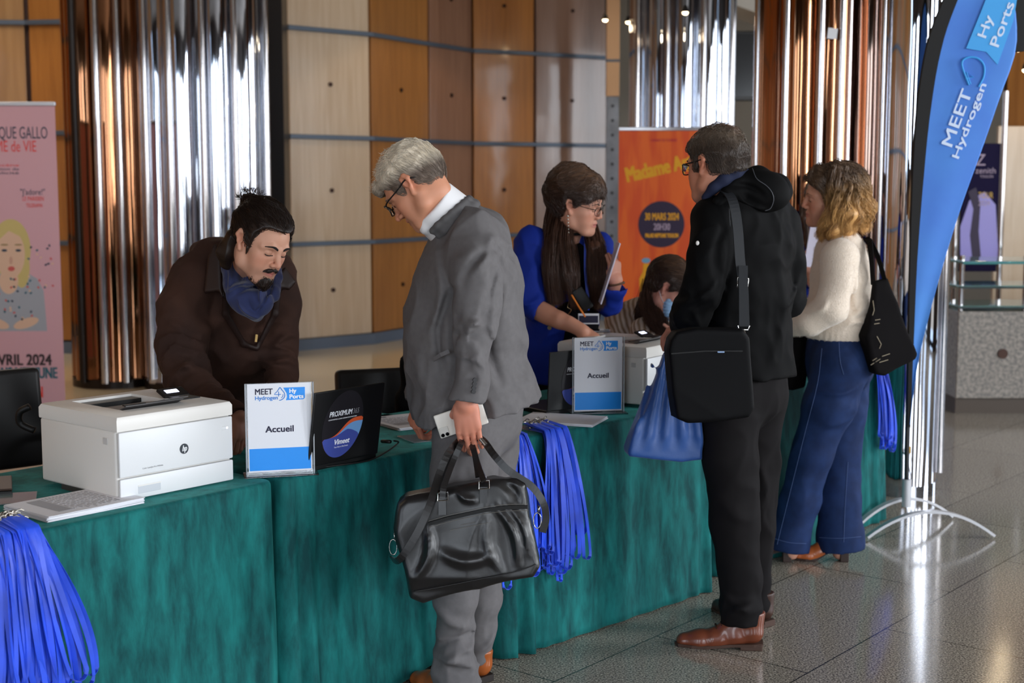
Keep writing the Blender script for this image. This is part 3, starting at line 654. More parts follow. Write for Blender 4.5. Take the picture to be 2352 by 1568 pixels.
# black coat hung over the chair side (seen just behind the suit)
q=P(56,960,4.70)
hp_=MB().tube(spline([q+np.array([.02,0,.04]),q+np.array([-.015,0,.02]),q+np.array([-.018,.01,-.02]),q+np.array([.03,.01,-.045])],6),.012,10).build('headphones',cab,None,True); tag(hp_,'black headphones hooked behind the near printer at its left','headphones')
# things under the desk
chl=mat('luggage_black',(16,16,18),rough=.35)
q=G(1168,1470,0); lug=empty('cabin_bag',(q[0]-.20,q[1]+.10,0),math.radians(45)); tag(lug,'black bag with bright piping standing between the two cloths under the desk','bag')
MB().box((0.1,0,.14),(.30,.16,.26),bev=.04,seg=4).build('bag_body',chl,lug,angle=60)
MB().tube(spline([(.235,-.085,.02),(.262,-.075,.12),(.245,-.07,.2),(.2,-.06,.26)],6),.005,8).build('piping',mat('piping_grey',(150,150,160),rough=.2,metal=.7),lug,True)
q=G(1000,1500,.03); o=MB().tube(spline([(q[0]+.05,q[1]+.03,.10),(q[0]-.01,q[1],.10),(q[0]-.025,q[1]-.0,.05),(q[0]+.03,q[1],.012)],6),.004,8).build('charger_cable',mat('cable_white',(225,225,220),rough=.5),None,True); tag(o,'white cable looping out under the desk by the brown shoe','cable')
# ================================================================ BANNERS, FLAG, COUNTER
alu=mat('aluminium',(196,198,204),rough=.3,metal=.8)
def poly_flat(name,pts,mt,par,y,th=.0006):
    return MB().poly([(x,y,z) for x,z in pts],th,(0,-1,0)).build(name,mt,par)
def ell(cx,cz,rx,rz,n=40,th=0):
    return [(cx+rx*math.cos(a)*math.cos(th)-rz*math.sin(a)*math.sin(th),cz+rx*math.cos(a)*math.sin(th)+rz*math.sin(a)*math.cos(th)) for a in np.linspace(0,2*math.pi,n,endpoint=False)]
def rollup(loc,rz,w,h,body,label):
    """origin: foot, centre of the width; faces -y"""
    b=empty('roll_up_banner',loc,rz); tag(b,label,'banner')
    MB().box((0,0,.04),(w+.02,.12,.08),bev=.012).build('cassette',alu,b)
    MB().box((0,0,h),(w+.01,.02,.028),bev=.005).build('top_rail',alu,b)
    MB().cyl((0,.04,.06),(0,.02,h),.01,seg=10).build('support_pole',alu,b)
    MB().box((0,0,(h+.06)/2),(w,.002,h-.06)).build('printed_sheet',body,b)
    return b
# pink banner
pk=mat('poster_pink',(214,166,176),rough=.55); inkb=mat('poster_navy',(50,66,84),rough=.6); inkr=mat('poster_red',(226,70,62),rough=.6); inkg=mat('poster_teal',(48,104,120),rough=.6); inkk=mat('poster_black',(52,40,44),rough=.6)
skn=mat('poster_skin',(224,186,160),rough=.6); hrb=mat('poster_blond',(206,186,120),rough=.6); grs=mat('poster_grey',(166,170,180),rough=.6); lipr=mat('poster_lips',(206,96,92),rough=.6); hrd=mat('poster_hairshade',(150,124,80),rough=.6)
YB=9.55; q=G(150,962,0); rzb=0; bx=q[0]-.425
b=rollup((bx,q[1],0),rzb,.86,2.155,pk,'pink theatre roll up banner at the left frame edge'); R=.43
def bt(name,s,px,py,hpx,m,w=None,bold=.0,al='RIGHT'):
    q_=P(px,py,YB-.02); x=q_[0]-bx; z=q_[2]
    sz=hpx/FPX*YB/.70; text_mesh(name,s,sz,m,b,(x,-.0024,z),align=al,bold=bold,width=(w/FPX*YB if w else None))
bt('banner_title','VÉRONIQUE GALLO',110,318,27,inkb,w=184)
bt('banner_subtitle','FEMME de VIE',84,348,25,inkr,w=130)
for i,(y,m,w) in enumerate([(382,inkr,120),(391,inkb,150),(400,inkb,130)]): bt('banner_fineprint',['mise en scène','avec la participation de','et la complicité'][i],44,y,6,m,w=w)
bt('banner_quote','"J\'adore!"',104,447,13,inkb,w=56); bt('banner_quote','LE PARISIEN',101,461,10,inkr,w=48); bt('banner_quote','TELERAMA',98,476,9,inkr,w=38)
bt('banner_date','12 AVRIL 2024',119,838,25,inkk,w=176,bold=.003); bt('banner_place','PALAIS NEPTUNE',132,868,25,inkg,w=172,bold=.003); bt('banner_town','TOULON',100,912,25,inkr,w=108,bold=.003)
def bp(px,py): q_=P(px,py,YB-.02); return (q_[0]-bx,q_[2])
def bellipse(name,cx,cy,rx,ry,m,y,th=0): poly_flat(name,[bp(cx+rx*math.cos(a)*math.cos(th)-ry*math.sin(a)*math.sin(th),cy+rx*math.cos(a)*math.sin(th)+ry*math.sin(a)*math.cos(th)) for a in np.linspace(0,2*math.pi,36,endpoint=False)],m,b,y)
poly_flat('printed_torso',[bp(*p_) for p_ in [(-60,760),(-62,680),(-40,645),(0,628),(60,625),(85,640),(100,668),(108,760)]],grs,b,-.0016)
bellipse('printed_hair',24,575,46,72,hrb,-.0014); bellipse('printed_hair',50,615,18,46,hrb,-.0022); bellipse('printed_neck',20,645,22,30,skn,-.0023)
bellipse('printed_face',24,585,33,55,skn,-.0026)
poly_flat('printed_fringe',[bp(*p_) for p_ in [(-14,590),(-16,545),(0,515),(30,505),(55,525),(62,575),(50,545),(20,530),(-2,550)]],hrb,b,-.0032)
for ex in (10,42): bellipse('printed_eye',ex,575,6.5,3,inkb,-.0034); bellipse('printed_brow',ex,562,9,1.8,hrd,-.0034)
bellipse('printed_nose',25,598,4,9,mat('poster_skin2',(206,160,138),rough=.6),-.0033); bellipse('printed_mouth',26,617,8,5.5,lipr,-.0034)
for cx in (-8,60): bellipse('printed_hand',cx,742,30,11,skn,-.0032,(.3 if cx<0 else -.3))
rg=random.Random(5)
for k in range(46):
    xx=rg.gauss(32,18) if k<26 else rg.uniform(60,122); yy=rg.uniform(640,735) if k<26 else rg.uniform(560,660)
    bellipse('printed_confetti',xx,yy,2.2,3,[inkg,lipr,skn,inkb][k%4] ,-.0036,rg.uniform(0,3))
# orange banner
org=mat('poster_orange',(226,92,24),rough=.55); n,L,bb_=nodes_of(org)
t=n.new('ShaderNodeTexCoord'); wv=n.new('ShaderNodeTexNoise'); mp=n.new('ShaderNodeMapping'); mp.inputs['Scale'].default_value=(2.2,1,.35); mp.inputs['Rotation'].default_value=(0,.25,0)
L.new(t.outputs['Object'],mp.inputs[0]); L.new(mp.outputs[0],wv.inputs[0]); r=n.new('ShaderNodeValToRGB'); L.new(wv.outputs[0],r.inputs[0]); r.color_ramp.elements[0].position=.42; r.color_ramp.elements[1].position=.56
r.color_ramp.elements[0].color=lin((214,78,24))+(1,); r.color_ramp.elements[1].color=lin((228,100,28))+(1,); L.new(r.outputs[0],bb_.inputs['Base Color'])
YO=10.7; q=P(1422,293,YO); b=rollup((q[0]+.425,YO,0),0,.85,q[2]-.01,org,'orange theatre roll up banner behind the seated woman')
ox=b.location[0]
def op(px,py): q_=P(px,py,YO); return (q_[0]-ox,q_[2])
yl=mat('poster_yellow',(226,160,24),rough=.6); dn=mat('poster_plum',(44,30,58),rough=.6); mg=mat('poster_magenta',(190,44,70),rough=.6); cy=mat('poster_cyan',(110,160,190),rough=.6); wt=mat('poster_lilac',(170,150,170),rough=.6)
x,z=op(1440,418); ca=math.atan2(34,150); text_mesh('banner_title','Madame Arthur',.155,yl,b,(x,-.0024,z),rx=(math.cos(ca),0,math.sin(ca)),up=(-math.sin(ca),0,math.cos(ca)),align='LEFT',bold=.006,width=.66)
x,z=op(1525,325); text_mesh('banner_heading','CABARET EN TOURNEE',.03,mg,b,(x,-.0024,z),width=.2)
poly_flat('dark_disc',ell(*op(1519,515),53/FPX*YO,53/FPX*YO,48),dn,b,-.0016)
for s_,yy,h_,w_,m_ in (('30 MARS 2024',505,16,78,yl),('20H30',528,15,38,wt),('PALAIS NEPTUNE TOULON',545,9,76,yl)):
    x,z=op(1520,yy); text_mesh('disc_lettering',s_,h_/FPX*YO/.7,m_,b,(x,-.0030,z),bold=.0015,width=w_/FPX*YO)
def oe(name,cx,cy_,rx,ry,m,th=0,y=-.0018): 
    x,z=op(cx,cy_); poly_flat(name,ell(x,z,rx/FPX*YO,ry/FPX*YO,28,th),m,b,y)
poly_flat('printed_figure',[op(*p_) for p_ in [(1478,605),(1490,605),(1492,630),(1500,640),(1490,655),(1484,690),(1462,705),(1455,700),(1470,680),(1468,640),(1476,625)]],yl,b,-.0018)
oe('printed_cap',1484,598,10,6,cy); oe('printed_scarf',1512,604,14,7,mg,-.5); oe('printed_head',1506,618,7,9,yl); oe('printed_foot',1448,697,12,6,mg,.3); oe('printed_figure',1504,650,9,22,mg,-.3); oe('printed_figure',1530,640,8,26,yl,-.2)
# purple show poster in a case by the counter
YP=11.2; q=P(2250,460,YP); b=empty('framed_poster',(q[0],YP,0),0); tag(b,'dark violet show poster in a case behind the feather flag','poster')
pv=mat('poster_violet',(26,20,52),rough=.7,spec=.1); 
w_=.30; MB().box((.0,0,1.43),(w_,.03,1.02),bev=.004).build('poster_sheet',pv,b)
vx=q[0]
def vp(px,py): q_=P(px,py,YP); return (q_[0]-vx,q_[2])
poly_flat('printed_glow',[vp(2204,596),(vp(2204,520)),(vp(2225,460)),(vp(2260,440)),(vp(2285,470)),(vp(2292,596))],mat('poster_lavender',(140,130,200),rough=.3),b,-.018)
poly_flat('printed_figure',[vp(2232,600),vp(2226,540),vp(2234,480),vp(2222,440),vp(2240,430),vp(2250,470),vp(2246,530),vp(2252,600)],dn,b,-.0195)
for s_,px,py,h_,w2,m_ in (('Z',2250,380,26,22,wt),('zenith',2262,398,13,46,wt),('TOULON',2264,408,6,30,wt),('TOUR',2262,455,14,34,mat('poster_gold',(200,160,70),rough=.5)),('2024',2258,472,12,26,wt)):
    x,z=vp(px,py); text_mesh('poster_lettering',s_,h_/FPX*YP/.7,m_,b,(x,-.021,z),width=w2/FPX*YP)
for px in (2196,2300): MB().cyl(((px-2250)/FPX*YP,-.01,0),((px-2250)/FPX*YP,-.01,2.35),.022,seg=16).build('case_post',chm2,b,angle=40)
# counter: granite front, glass shelves on steel
YC=9.7; gr=mat('counter_granite',(150,142,132),rough=.3,var=.5,vscale=40,col2=(96,90,86)); gls=mat('shelf_glass',(150,205,200),rough=.05,trans=.7,ior=1.45)
q=G(2196,962,0); cx0=q[0]+.06; Lc=2.2
b=empty('granite_counter',(cx0+Lc/2,YC+.3,0)); tag(b,'granite fronted counter with glass shelves at the right frame edge','counter')
MB().box((0,0,.42),(Lc,.5,.62),bev=.006).build('granite_front',gr,b); MB().box((0,.01,.055),(Lc-.02,.46,.11)).build('plinth',mat('plinth_brown',(74,62,52),rough=.5),b)
MB().cyl((-.78,-.252,.43),(-.78,-.262,.43),.035,seg=16).build('round_cap',fast_m,b)
for z,dep in ((.76,.55),(.90,.5),(1.075,.62)):
    MB().box((0,0,z),(Lc,dep,.02),bev=.003).build('glass_shelf',gls,b); MB().box((0,-dep/2-.002,z-.004),(Lc,.006,.014)).build('shelf_edge',mat('shelf_edge_dark',(20,38,40),rough=.2) if z<1 else mat('glass_edge_teal',(70,130,130),rough=.1),b)
for x in (-Lc/2+.03,-.62,.2): MB().cyl((x,-.2,.72),(x,-.2,1.12),.018,seg=14).build('shelf_post',chm2,b,angle=40)
# light wood door leaf with metal hinges right of the poster
q=P(2335,450,11.6); b=empty('door_1',(q[0]+.08,11.8,0)); tag(b,'light wood door beyond the counter',kind='structure')
MB().box((.12,0,1.05),(.62,.05,2.1),bev=.004).build('door_leaf',WOODS[0],b)
for z in (.95,1.1): MB().box((-.19,-.03,z),(.06,.02,.03)).build('hinge',chs,b)
panel_wall('wall_northeast',[XY(2300,12.6),XY(2460,12.3),XY(2700,11.8),(9.2,10.5)],[WOODS[1],WOODS[5]],'dim wood panel wall at the right rear of the hall',zs=[0,.12,1.06,2.1,3.13,4.1],knots=False)
# ---------------------------------------------------------------- feather flag
YF=6.42; fb=empty('feather_flag',(0,0,0)); base=G(2082,1166,0); base=P(2082,1150,YF)
fb.location=(base[0],YF,0); tag(fb,'blue and black feather flag on an arched foot in front of the chrome pillar','flag')
def FP(px,py,dy=0):
    p_=P(px,py,YF+dy); return np.array([p_[0]-base[0],dy,p_[2]])
wfoot=mat('foot_grey',(196,196,200),rough=.35,metal=.3); blkf=mat('flag_black',(12,12,14),rough=.75); fbl=mat('flag_blue',(58,112,206),rough=.6,col2=(72,140,222),var=.2,vscale=1.5,trans=0)
hub=MB().cyl((0,0,.11),(0,0,.24),.021,seg=20).build('pole_socket',wfoot,fb,angle=40)
def arch(p0,p1,h,w): 
    pts=[(p0[0]+(p1[0]-p0[0])*k/16,p0[1]+(p1[1]-p0[1])*k/16,.012+h*(1-(2*k/16-1)**2)) for k in range(17)]
    dv=Vector((p1[0]-p0[0],p1[1]-p0[1],0)).normalized(); wd=Vector((-dv.y,dv.x,0)); return MB().strap(pts,[wd]*17,w,.012).build('arched_foot',wfoot,fb,False)
arch((-.23,-.19),(.36,-.16),.115,.035); arch((-.26,-.05),(.28,.21),.115,.03)
pole=[FP(2082,1120),FP(2084,980),FP(2088,800),FP(2094,600),FP(2106,400),FP(2120,240),FP(2144,100),FP(2178,10),FP(2214,-60),FP(2262,-95),FP(2310,-70),FP(2338,0),FP(2342,60),FP(2334,120)]
ps=spline(pole,5); MB().tube(ps,[.011-.006*i/len(ps) for i in range(len(ps))],10).build('pole',mat('pole_black',(16,16,18),rough=.3),fb,True)
MB().cyl(tuple(FP(2083,1040)+np.array([.012,0,0])),tuple(FP(2083,1025)+np.array([.012,0,0])),.008,seg=10).build('pole_clip',mat('brass',(170,140,90),rough=.3,metal=1),fb)
# cloth: rows between pole edge and free edge
rows=[(975,2086,2090),(860,2088,2101),(760,2090,2124),(660,2094,2151),(560,2099,2180),(460,2104,2212),(370,2110,2246),(280,2118,2278),(200,2127,2304),(125,2140,2336),(60,2160,2337),(0,2180,2330),(-50,2206,2316),(-80,2240,2292)]
V=[];F=[];nc=22
for py,x0,x1 in rows:
    for k in range(nc+1):
        s_=k/nc; dy=.006*math.sin(s_*5+py*.006)*s_; V.append(tuple(FP(x0+(x1-x0)*s_,py,dy-.012)))
for j in range(len(rows)-1):
    for k in range(nc): F.append((j*(nc+1)+k,j*(nc+1)+k+1,(j+1)*(nc+1)+k+1,(j+1)*(nc+1)+k))
o=meshobj('printed_cloth',V,F,fbl,fb,True); o.modifiers.new('s','SUBSURF').levels=1; o.modifiers['s'].render_levels=1
md=o.modifiers.new('t','SOLIDIFY'); md.thickness=.002
# black pole sleeve (wide band along the mast and over the tip)
slv=[(2086,980,.014),(2091,800,.022),(2097,600,.032),(2108,400,.05),(2122,240,.062),(2144,110,.066),(2176,15,.06),(2210,-48,.05),(2262,-86,.045),(2306,-62,.045),(2338,0,.045),(2344,60,.045),(2340,118,.04)]
pp=spline([FP(x_,y_,-.002) for x_,y_,w_ in slv],4); ww=np.interp(np.linspace(0,1,len(pp)),np.linspace(0,1,len(slv)),[w_ for *_,w_ in slv])
MB().strap([tuple(p_) for p_ in pp],[Vector((pp[min(i+1,len(pp)-1)]-pp[max(i-1,0)])).cross(Vector((0,1,0))) for i in range(len(pp))],list(ww),.026).build('black_sleeve',blkf,fb)
# lettering running up the flag
ang=math.radians(71); rx=Vector((math.cos(ang),0,math.sin(ang))); up=Vector((-math.sin(ang),0,math.cos(ang))); yy=np.array([0,-.021,0]); fwh=mat('flag_white',(206,222,246),rough=.6); fcy=mat('flag_cyan',(60,160,232),rough=.6)
def flt(s,px,py,h,w,m_,name='flag_lettering'):
    text_mesh(name,s,h/FPX*YF/.72,m_,fb,tuple(FP(px,py)+yy),rx=rx,up=up,align='LEFT',bold=.0011,width=w/FPX*YF)
flt('MEET',2181,342,26,132,fwh); flt('Hydrogen',2197,368,17,176,fwh)
pts_=[(2216,112),(2262,-2),(2333,-2),(2324,50),(2288,150),(2262,120)]
MB().poly([tuple(FP(*p_)+yy*.85) for p_ in pts_],.001,(0,-1,0)).build('cyan_field',fcy,fb)
flt('Hy',2259,92,21,50,fwh); flt('Ports',2288,113,22,102,fwh)
MB().tube(spline([tuple(FP(*p_)+yy) for p_ in [(2222,196),(2206,150),(2216,134),(2240,134),(2256,150),(2256,176),(2244,200)]],5),.0045,8).build('flag_drop',fcy,fb)
MB().tube([tuple(FP(*p_)+yy) for p_ in [(2226,194),(2216,166),(2232,178),(2214,182)]],.0035,8).build('flag_four',fcy,fb)
# ================================================================ SCULPTING BY DISTANCE FIELDS
def nrm(v): v=np.array(v,float); return v/np.linalg.norm(v)
class Sculpt:
    def __init__(s): s.ops=[]
    def _b(s,pts,r):
        pts=np.array(pts,float); return pts.min(0)-r, pts.max(0)+r
    def cone(s,a,b,ra,rb,k=.01,op='u'):
        a=np.array(a,float);b=np.array(b,float);ab=b-a;l2=float(ab@ab)+1e-12
        def f(P):
            q=P-a; t=np.clip((q@ab)/l2,0,1); return np.linalg.norm(q-t[...,None]*ab,axis=-1)-(ra+(rb-ra)*t)
        s.ops.append((op,f,k,s._b([a,b],max(ra,rb)))); return s
    def chain(s,pts,k=.01,op='u'):
        """pts: list of (point, radius)"""
        for (a,ra),(b,rb) in zip(pts,pts[1:]): s.cone(a,b,ra,rb,k,op)
        return s
    def ell(s,c,r,R=None,k=.01,op='u'):
        c=np.array(c,float); r=np.array(r,float); R=np.eye(3) if R is None else np.array(R,float)  # columns = axes
        def f(P):
            q=(P-c)@R; k0=np.linalg.norm(q/r,axis=-1); k1=np.linalg.norm(q/(r*r),axis=-1)+1e-9; return np.where(k0<.25,-r.min()*.75,k0*(k0-1)/k1)
        s.ops.append((op,f,k,s._b([c],max(r)))); return s
    def ec(s,a,b,ra,rb,e1,k=.02,op='u'):
        """elliptic cone a->b; ra=(r along e1, r across)"""
        a=np.array(a,float);b=np.array(b,float);ab=b-a;L=np.linalg.norm(ab);ax=ab/L
        e1=np.array(e1,float);e1=nrm(e1-ax*(e1@ax));e2=np.cross(ax,e1)
        def f(P):
            q=P-a; h=q@ax; t=np.clip(h/L,0,1); r1=ra[0]+(rb[0]-ra[0])*t; r2=ra[1]+(rb[1]-ra[1])*t; r3=np.minimum(r1,r2)
            x=q@e1;y=q@e2;z=h-t*L; k0=np.sqrt((x/r1)**2+(y/r2)**2+(z/r3)**2); k1=np.sqrt((x/r1**2)**2+(y/r2**2)**2+(z/r3**2)**2)+1e-9
            return np.where(k0<.2,-r3*.8,k0*(k0-1)/k1)
        s.ops.append((op,f,k,s._b([a,b],max(*ra,*rb)))); return s
    def echain(s,pts,e1,k=.02,op='u'):
        for (a,ra),(b,rb) in zip(pts,pts[1:]): s.ec(a,b,ra,rb,e1,k,op)
        return s
    def box(s,c,h,R=None,rd=.01,k=.005,op='u'):
        c=np.array(c,float);h=np.array(h,float)-rd;R=np.eye(3) if R is None else np.array(R,float)
        def f(P):
            q=np.abs((P-c)@R)-h; return np.linalg.norm(np.maximum(q,0),axis=-1)+np.minimum(q.max(-1),0)-rd
        s.ops.append((op,f,k,s._b([c],np.linalg.norm(h)+rd))); return s
    def cut(s,p,n,k=.004,reg=None):
        """remove the side n points to (within reg=(centre,radius))"""
        p=np.array(p,float);n=nrm(n)
        if reg is None: s.ops.append(('i',lambda P:(P-p)@n,k,None))
        else:
            c,r=np.array(reg[0],float),reg[1]
            s.ops.append(('i',lambda P:np.minimum((P-p)@n, r-np.linalg.norm(P-c,axis=-1)),k,None))
        return s
    def disp(s,f,amp): s.ops.append(('d',f,amp,None)); return s
    def mesh(s,h):
        bs=[o[3] for o in s.ops if o[0]=='u']; ex=min(.034,sum(abs(o[2])*1.2 for o in s.ops if o[0]=='d')); lo=np.min([b_[0] for b_ in bs],0)-3*h-ex; hi=np.max([b_[1] for b_ in bs],0)+3*h+ex
        n=np.ceil((hi-lo)/h).astype(int)+1; ax=[(lo[i]+h*np.arange(n[i])).astype(np.float32) for i in range(3)]
        D=np.full(n,1.0,np.float32)
        def grid(i0,i1): return np.stack(np.meshgrid(*[ax[i][i0[i]:i1[i]] for i in range(3)],indexing='ij'),-1)
        for op,f,k,b_ in s.ops:
            if b_ is not None:
                mg=max(4*h,k*1.3+2*h)+ex; i0=np.maximum(((b_[0]-mg-lo)/h).astype(int),0); i1=np.minimum(((b_[1]+mg-lo)/h).astype(int)+2,n)
                if (i1<=i0).any(): continue
                sl=tuple(slice(i0[i],i1[i]) for i in range(3)); P_=grid(i0,i1); v=f(P_).astype(np.float32); d=D[sl]
                if op=='u': hh=np.clip(.5+.5*(v-d)/k,0,1); D[sl]=v*(1-hh)+d*hh-k*hh*(1-hh)
                else: hh=np.clip(.5-.5*(d+v)/k,0,1); D[sl]=d*(1-hh)-v*hh+k*hh*(1-hh)
            else:
                if op=='i':
                    m=np.abs(D)<1.1
                    i=np.argwhere(D<3*h); 
                    P_=lo+i*h; v=f(P_).astype(np.float32); d=D[tuple(i.T)]; hh=np.clip(.5-.5*(d-v)/k,0,1); D[tuple(i.T)]=d*(1-hh)+v*hh+k*hh*(1-hh)
        ds=[(f,k) for op,f,k,b_ in s.ops if op=='d']
        if ds:      # all surface relief summed once, inward part limited
            i=np.argwhere(np.abs(D)<.045+2*h); P_=lo+i*h; t=np.zeros(len(i))
            for f,k in ds: t+=f(P_)*k
            D[tuple(i.T)]-=np.clip(t,-.014,.032).astype(np.float32)
        return surfnet(D,lo,h)
def surfnet(D,lo,h):
    I=D<0; C=np.zeros(tuple(x-1 for x in D.shape),np.int8)
    off=[(i,j,k) for i in (0,1) for j in (0,1) for k in (0,1)]
    for o in off: C+=I[o[0]:D.shape[0]-1+o[0],o[1]:D.shape[1]-1+o[1],o[2]:D.shape[2]-1+o[2]]
    act=np.argwhere((C>0)&(C<8)); idx=np.full(C.shape,-1,np.int64); idx[tuple(act.T)]=np.arange(len(act))
    vals=np.stack([D[act[:,0]+o[0],act[:,1]+o[1],act[:,2]+o[2]] for o in off],1).astype(np.float64)
    acc=np.zeros((len(act),3)); cnt=np.zeros(len(act)); offa=np.array(off,float)
    for a in range(8):
        for b in range(a+1,8):
            if abs(offa[a]-offa[b]).sum()!=1: continue
            va,vb=vals[:,a],vals[:,b]; m=(va<0)!=(vb<0); t=np.where(m,va/np.where(m,va-vb,1),0)
            acc+=np.where(m[:,None],offa[a]+(offa[b]-offa[a])*t[:,None],0); cnt+=m
    V=lo+(act+acc/cnt[:,None])*h; F=[]
    for ax in range(3):
        u,w=[(1,2),(2,0),(0,1)][ax]
        s0=[slice(None)]*3; s1=[slice(None)]*3; s0[ax]=slice(0,-1); s1[ax]=slice(1,None)
        e=np.argwhere(I[tuple(s0)]!=I[tuple(s1)]); e=e[(e[:,u]>0)&(e[:,w]>0)&(e[:,u]<D.shape[u]-1)&(e[:,w]<D.shape[w]-1)]
        inside=I[tuple(e.T)]
        def c(du,dw):
            q=e.copy(); q[:,u]-=du; q[:,w]-=dw; return idx[tuple(q.T)]
        q=np.stack([c(1,1),c(0,1),c(0,0),c(1,0)],1); q[~inside]=q[~inside][:,::-1]; F.append(q)
    F=np.concatenate(F); F=F[(F>=0).all(1)]; return V,F
def np_mesh(name,V,F,mt,parent=None,smooth=True,col=None):
    me=bpy.data.meshes.new(name); V=np.asarray(V,np.float32); F=np.asarray(F,np.int32); k=F.shape[1]
    me.vertices.add(len(V)); me.vertices.foreach_set('co',V.ravel()); me.loops.add(F.size); me.loops.foreach_set('vertex_index',F.ravel())
    me.polygons.add(len(F)); me.polygons.foreach_set('loop_start',np.arange(0,F.size,k,dtype=np.int32)); me.polygons.foreach_set('loop_total',np.full(len(F),k,np.int32)) if False else None
    me.update(calc_edges=True); me.validate()
    if col is not None:
        a=me.color_attributes.new('tone','FLOAT_COLOR','POINT'); a.data.foreach_set('color',np.concatenate([col,np.ones((len(col),1))],1).astype(np.float32).ravel())
    return link(name,me,mt,parent,smooth)
def relax(V,F,it=2,lam=.5):
    e=np.concatenate([F[:,[0,1]],F[:,[1,2]],F[:,[2,3]],F[:,[3,0]]]); 
    for _ in range(it):
        s=np.zeros_like(V); c=np.zeros(len(V))
        for i in range(3): s[:,i]=np.bincount(e[:,0],V[e[:,1],i],len(V))+np.bincount(e[:,1],V[e[:,0],i],len(V))
        c=np.bincount(e[:,0],minlength=len(V))+np.bincount(e[:,1],minlength=len(V)); V=V+lam*(s/c[:,None]-V)
    return V
def wob(seed,f,st=(1,1,1),n=5):
    """smooth pseudo random field, roughly -1..1; st stretches"""
    r_=np.random.default_rng(seed); K=r_.normal(size=(n,3)); K/=np.linalg.norm(K,axis=1)[:,None]; K*=f*r_.uniform(.6,1.5,(n,1)); ph=r_.uniform(0,6.28,n); K=K*np.array(st)
    K2=r_.normal(size=(n,3))*f*.35; p2=r_.uniform(0,6.28,n)
    return lambda P: sum(np.sin(P@K[i]+ph[i]+1.3*np.sin(P@K2[i]+p2[i])) for i in range(n))/n*1.6
def ridge(w): return lambda P: np.clip(1-2.2*np.abs(w(P))**.75,-1,1)       # sharp creases
def local(c,r,f): return lambda P: f(P)*np.exp(-((P-np.array(c))**2).sum(-1)/r**2)
def fold(a,b,w,sag=.0):
    """a single raised fold line from a to b (seen from the front side), width w"""
    a=np.array(a,float);b=np.array(b,float);A2=a[[0,2]];ab=b[[0,2]]-A2; yc=max(a[1],b[1])+.13; L=np.linalg.norm(ab); nn=np.array([-ab[1],ab[0]])/L; bow=.12*L*(1 if (a[0]*977+b[2]*533)%1>.5 else -1)
    def f(P):
        q=np.stack([P[...,0],P[...,2]],-1)-A2;t=np.clip((q@ab)/(ab@ab),0,1);r=q-t[...,None]*ab; s_=r@nn-bow*np.sin(np.pi*t); al=np.linalg.norm(r-(r@nn)[...,None]*nn,axis=-1)
        return np.exp(-(s_/w)**2-(al/w)**2)*np.sin(np.pi*np.clip(t*.9+.05,0,1))**.7*np.clip((yc-P[...,1])/.06,0,1)
    return f
# ---------------------------------------------------------------- frames
def frame(fwd,up=(0,0,1)):
    """rows -> matrix whose columns are the local axes x (right-hand side of the head = +x is its left), y forward, z up"""
    y=nrm(fwd); up=np.array(up,float); z=nrm(up-y*(up@y)); x=np.cross(y,z); return np.stack([x,y,z],1)
def euler_frame(yaw,pitch,roll=0):
    """yaw: heading of the face, 0 = away from camera(+Y), 90 = left of picture(-X), 180 = to camera, -90 = right; pitch>0 looks down; roll>0 tips crown to its own right"""
    ya,pi_,ro=map(math.radians,(yaw,pitch,roll))
    f=np.array([-math.sin(ya)*math.cos(pi_),math.cos(ya)*math.cos(pi_),-math.sin(pi_)]); side=np.array([math.cos(ya),math.sin(ya),0]); up=np.cross(side,f)
    x=side*math.cos(ro)-up*math.sin(ro)*1; z=side*math.sin(ro)+up*math.cos(ro)
    return np.stack([x,f,z],1)
# ---------------------------------------------------------------- skin and hair materials
def skin_mat(name,col,lip,rough=.48):
    m=mat(name,col,rough=rough,spec=.4,sss=.12,bump=.12,bscale=420,bdist=.0006); n,L,b=nodes_of(m)
    a=n.new('ShaderNodeVertexColor'); a.layer_name='tone'; L.new(a.outputs[0],b.inputs['Base Color']); return m
def hair_mat(name,c1,c2,rough=.42):
    m=mat(name,c1,rough=rough,spec=.5); n,L,b=nodes_of(m); g=n.new('ShaderNodeNewGeometry'); r=n.new('ShaderNodeValToRGB'); L.new(g.outputs['Random Per Island'],r.inputs[0])
    a=n.new('ShaderNodeVertexColor'); a.layer_name='tone'; mx=n.new('ShaderNodeMix'); mx.data_type='RGBA'; mx.blend_type='MULTIPLY'; mx.inputs[0].default_value=1
    r.color_ramp.elements[0].color=(.62,.62,.62,1); r.color_ramp.elements[1].color=(1.25,1.25,1.25,1); L.new(a.outputs[0],mx.inputs[6]); L.new(r.outputs[0],mx.inputs[7]); L.new(mx.outputs[2],b.inputs['Base Color']); return m
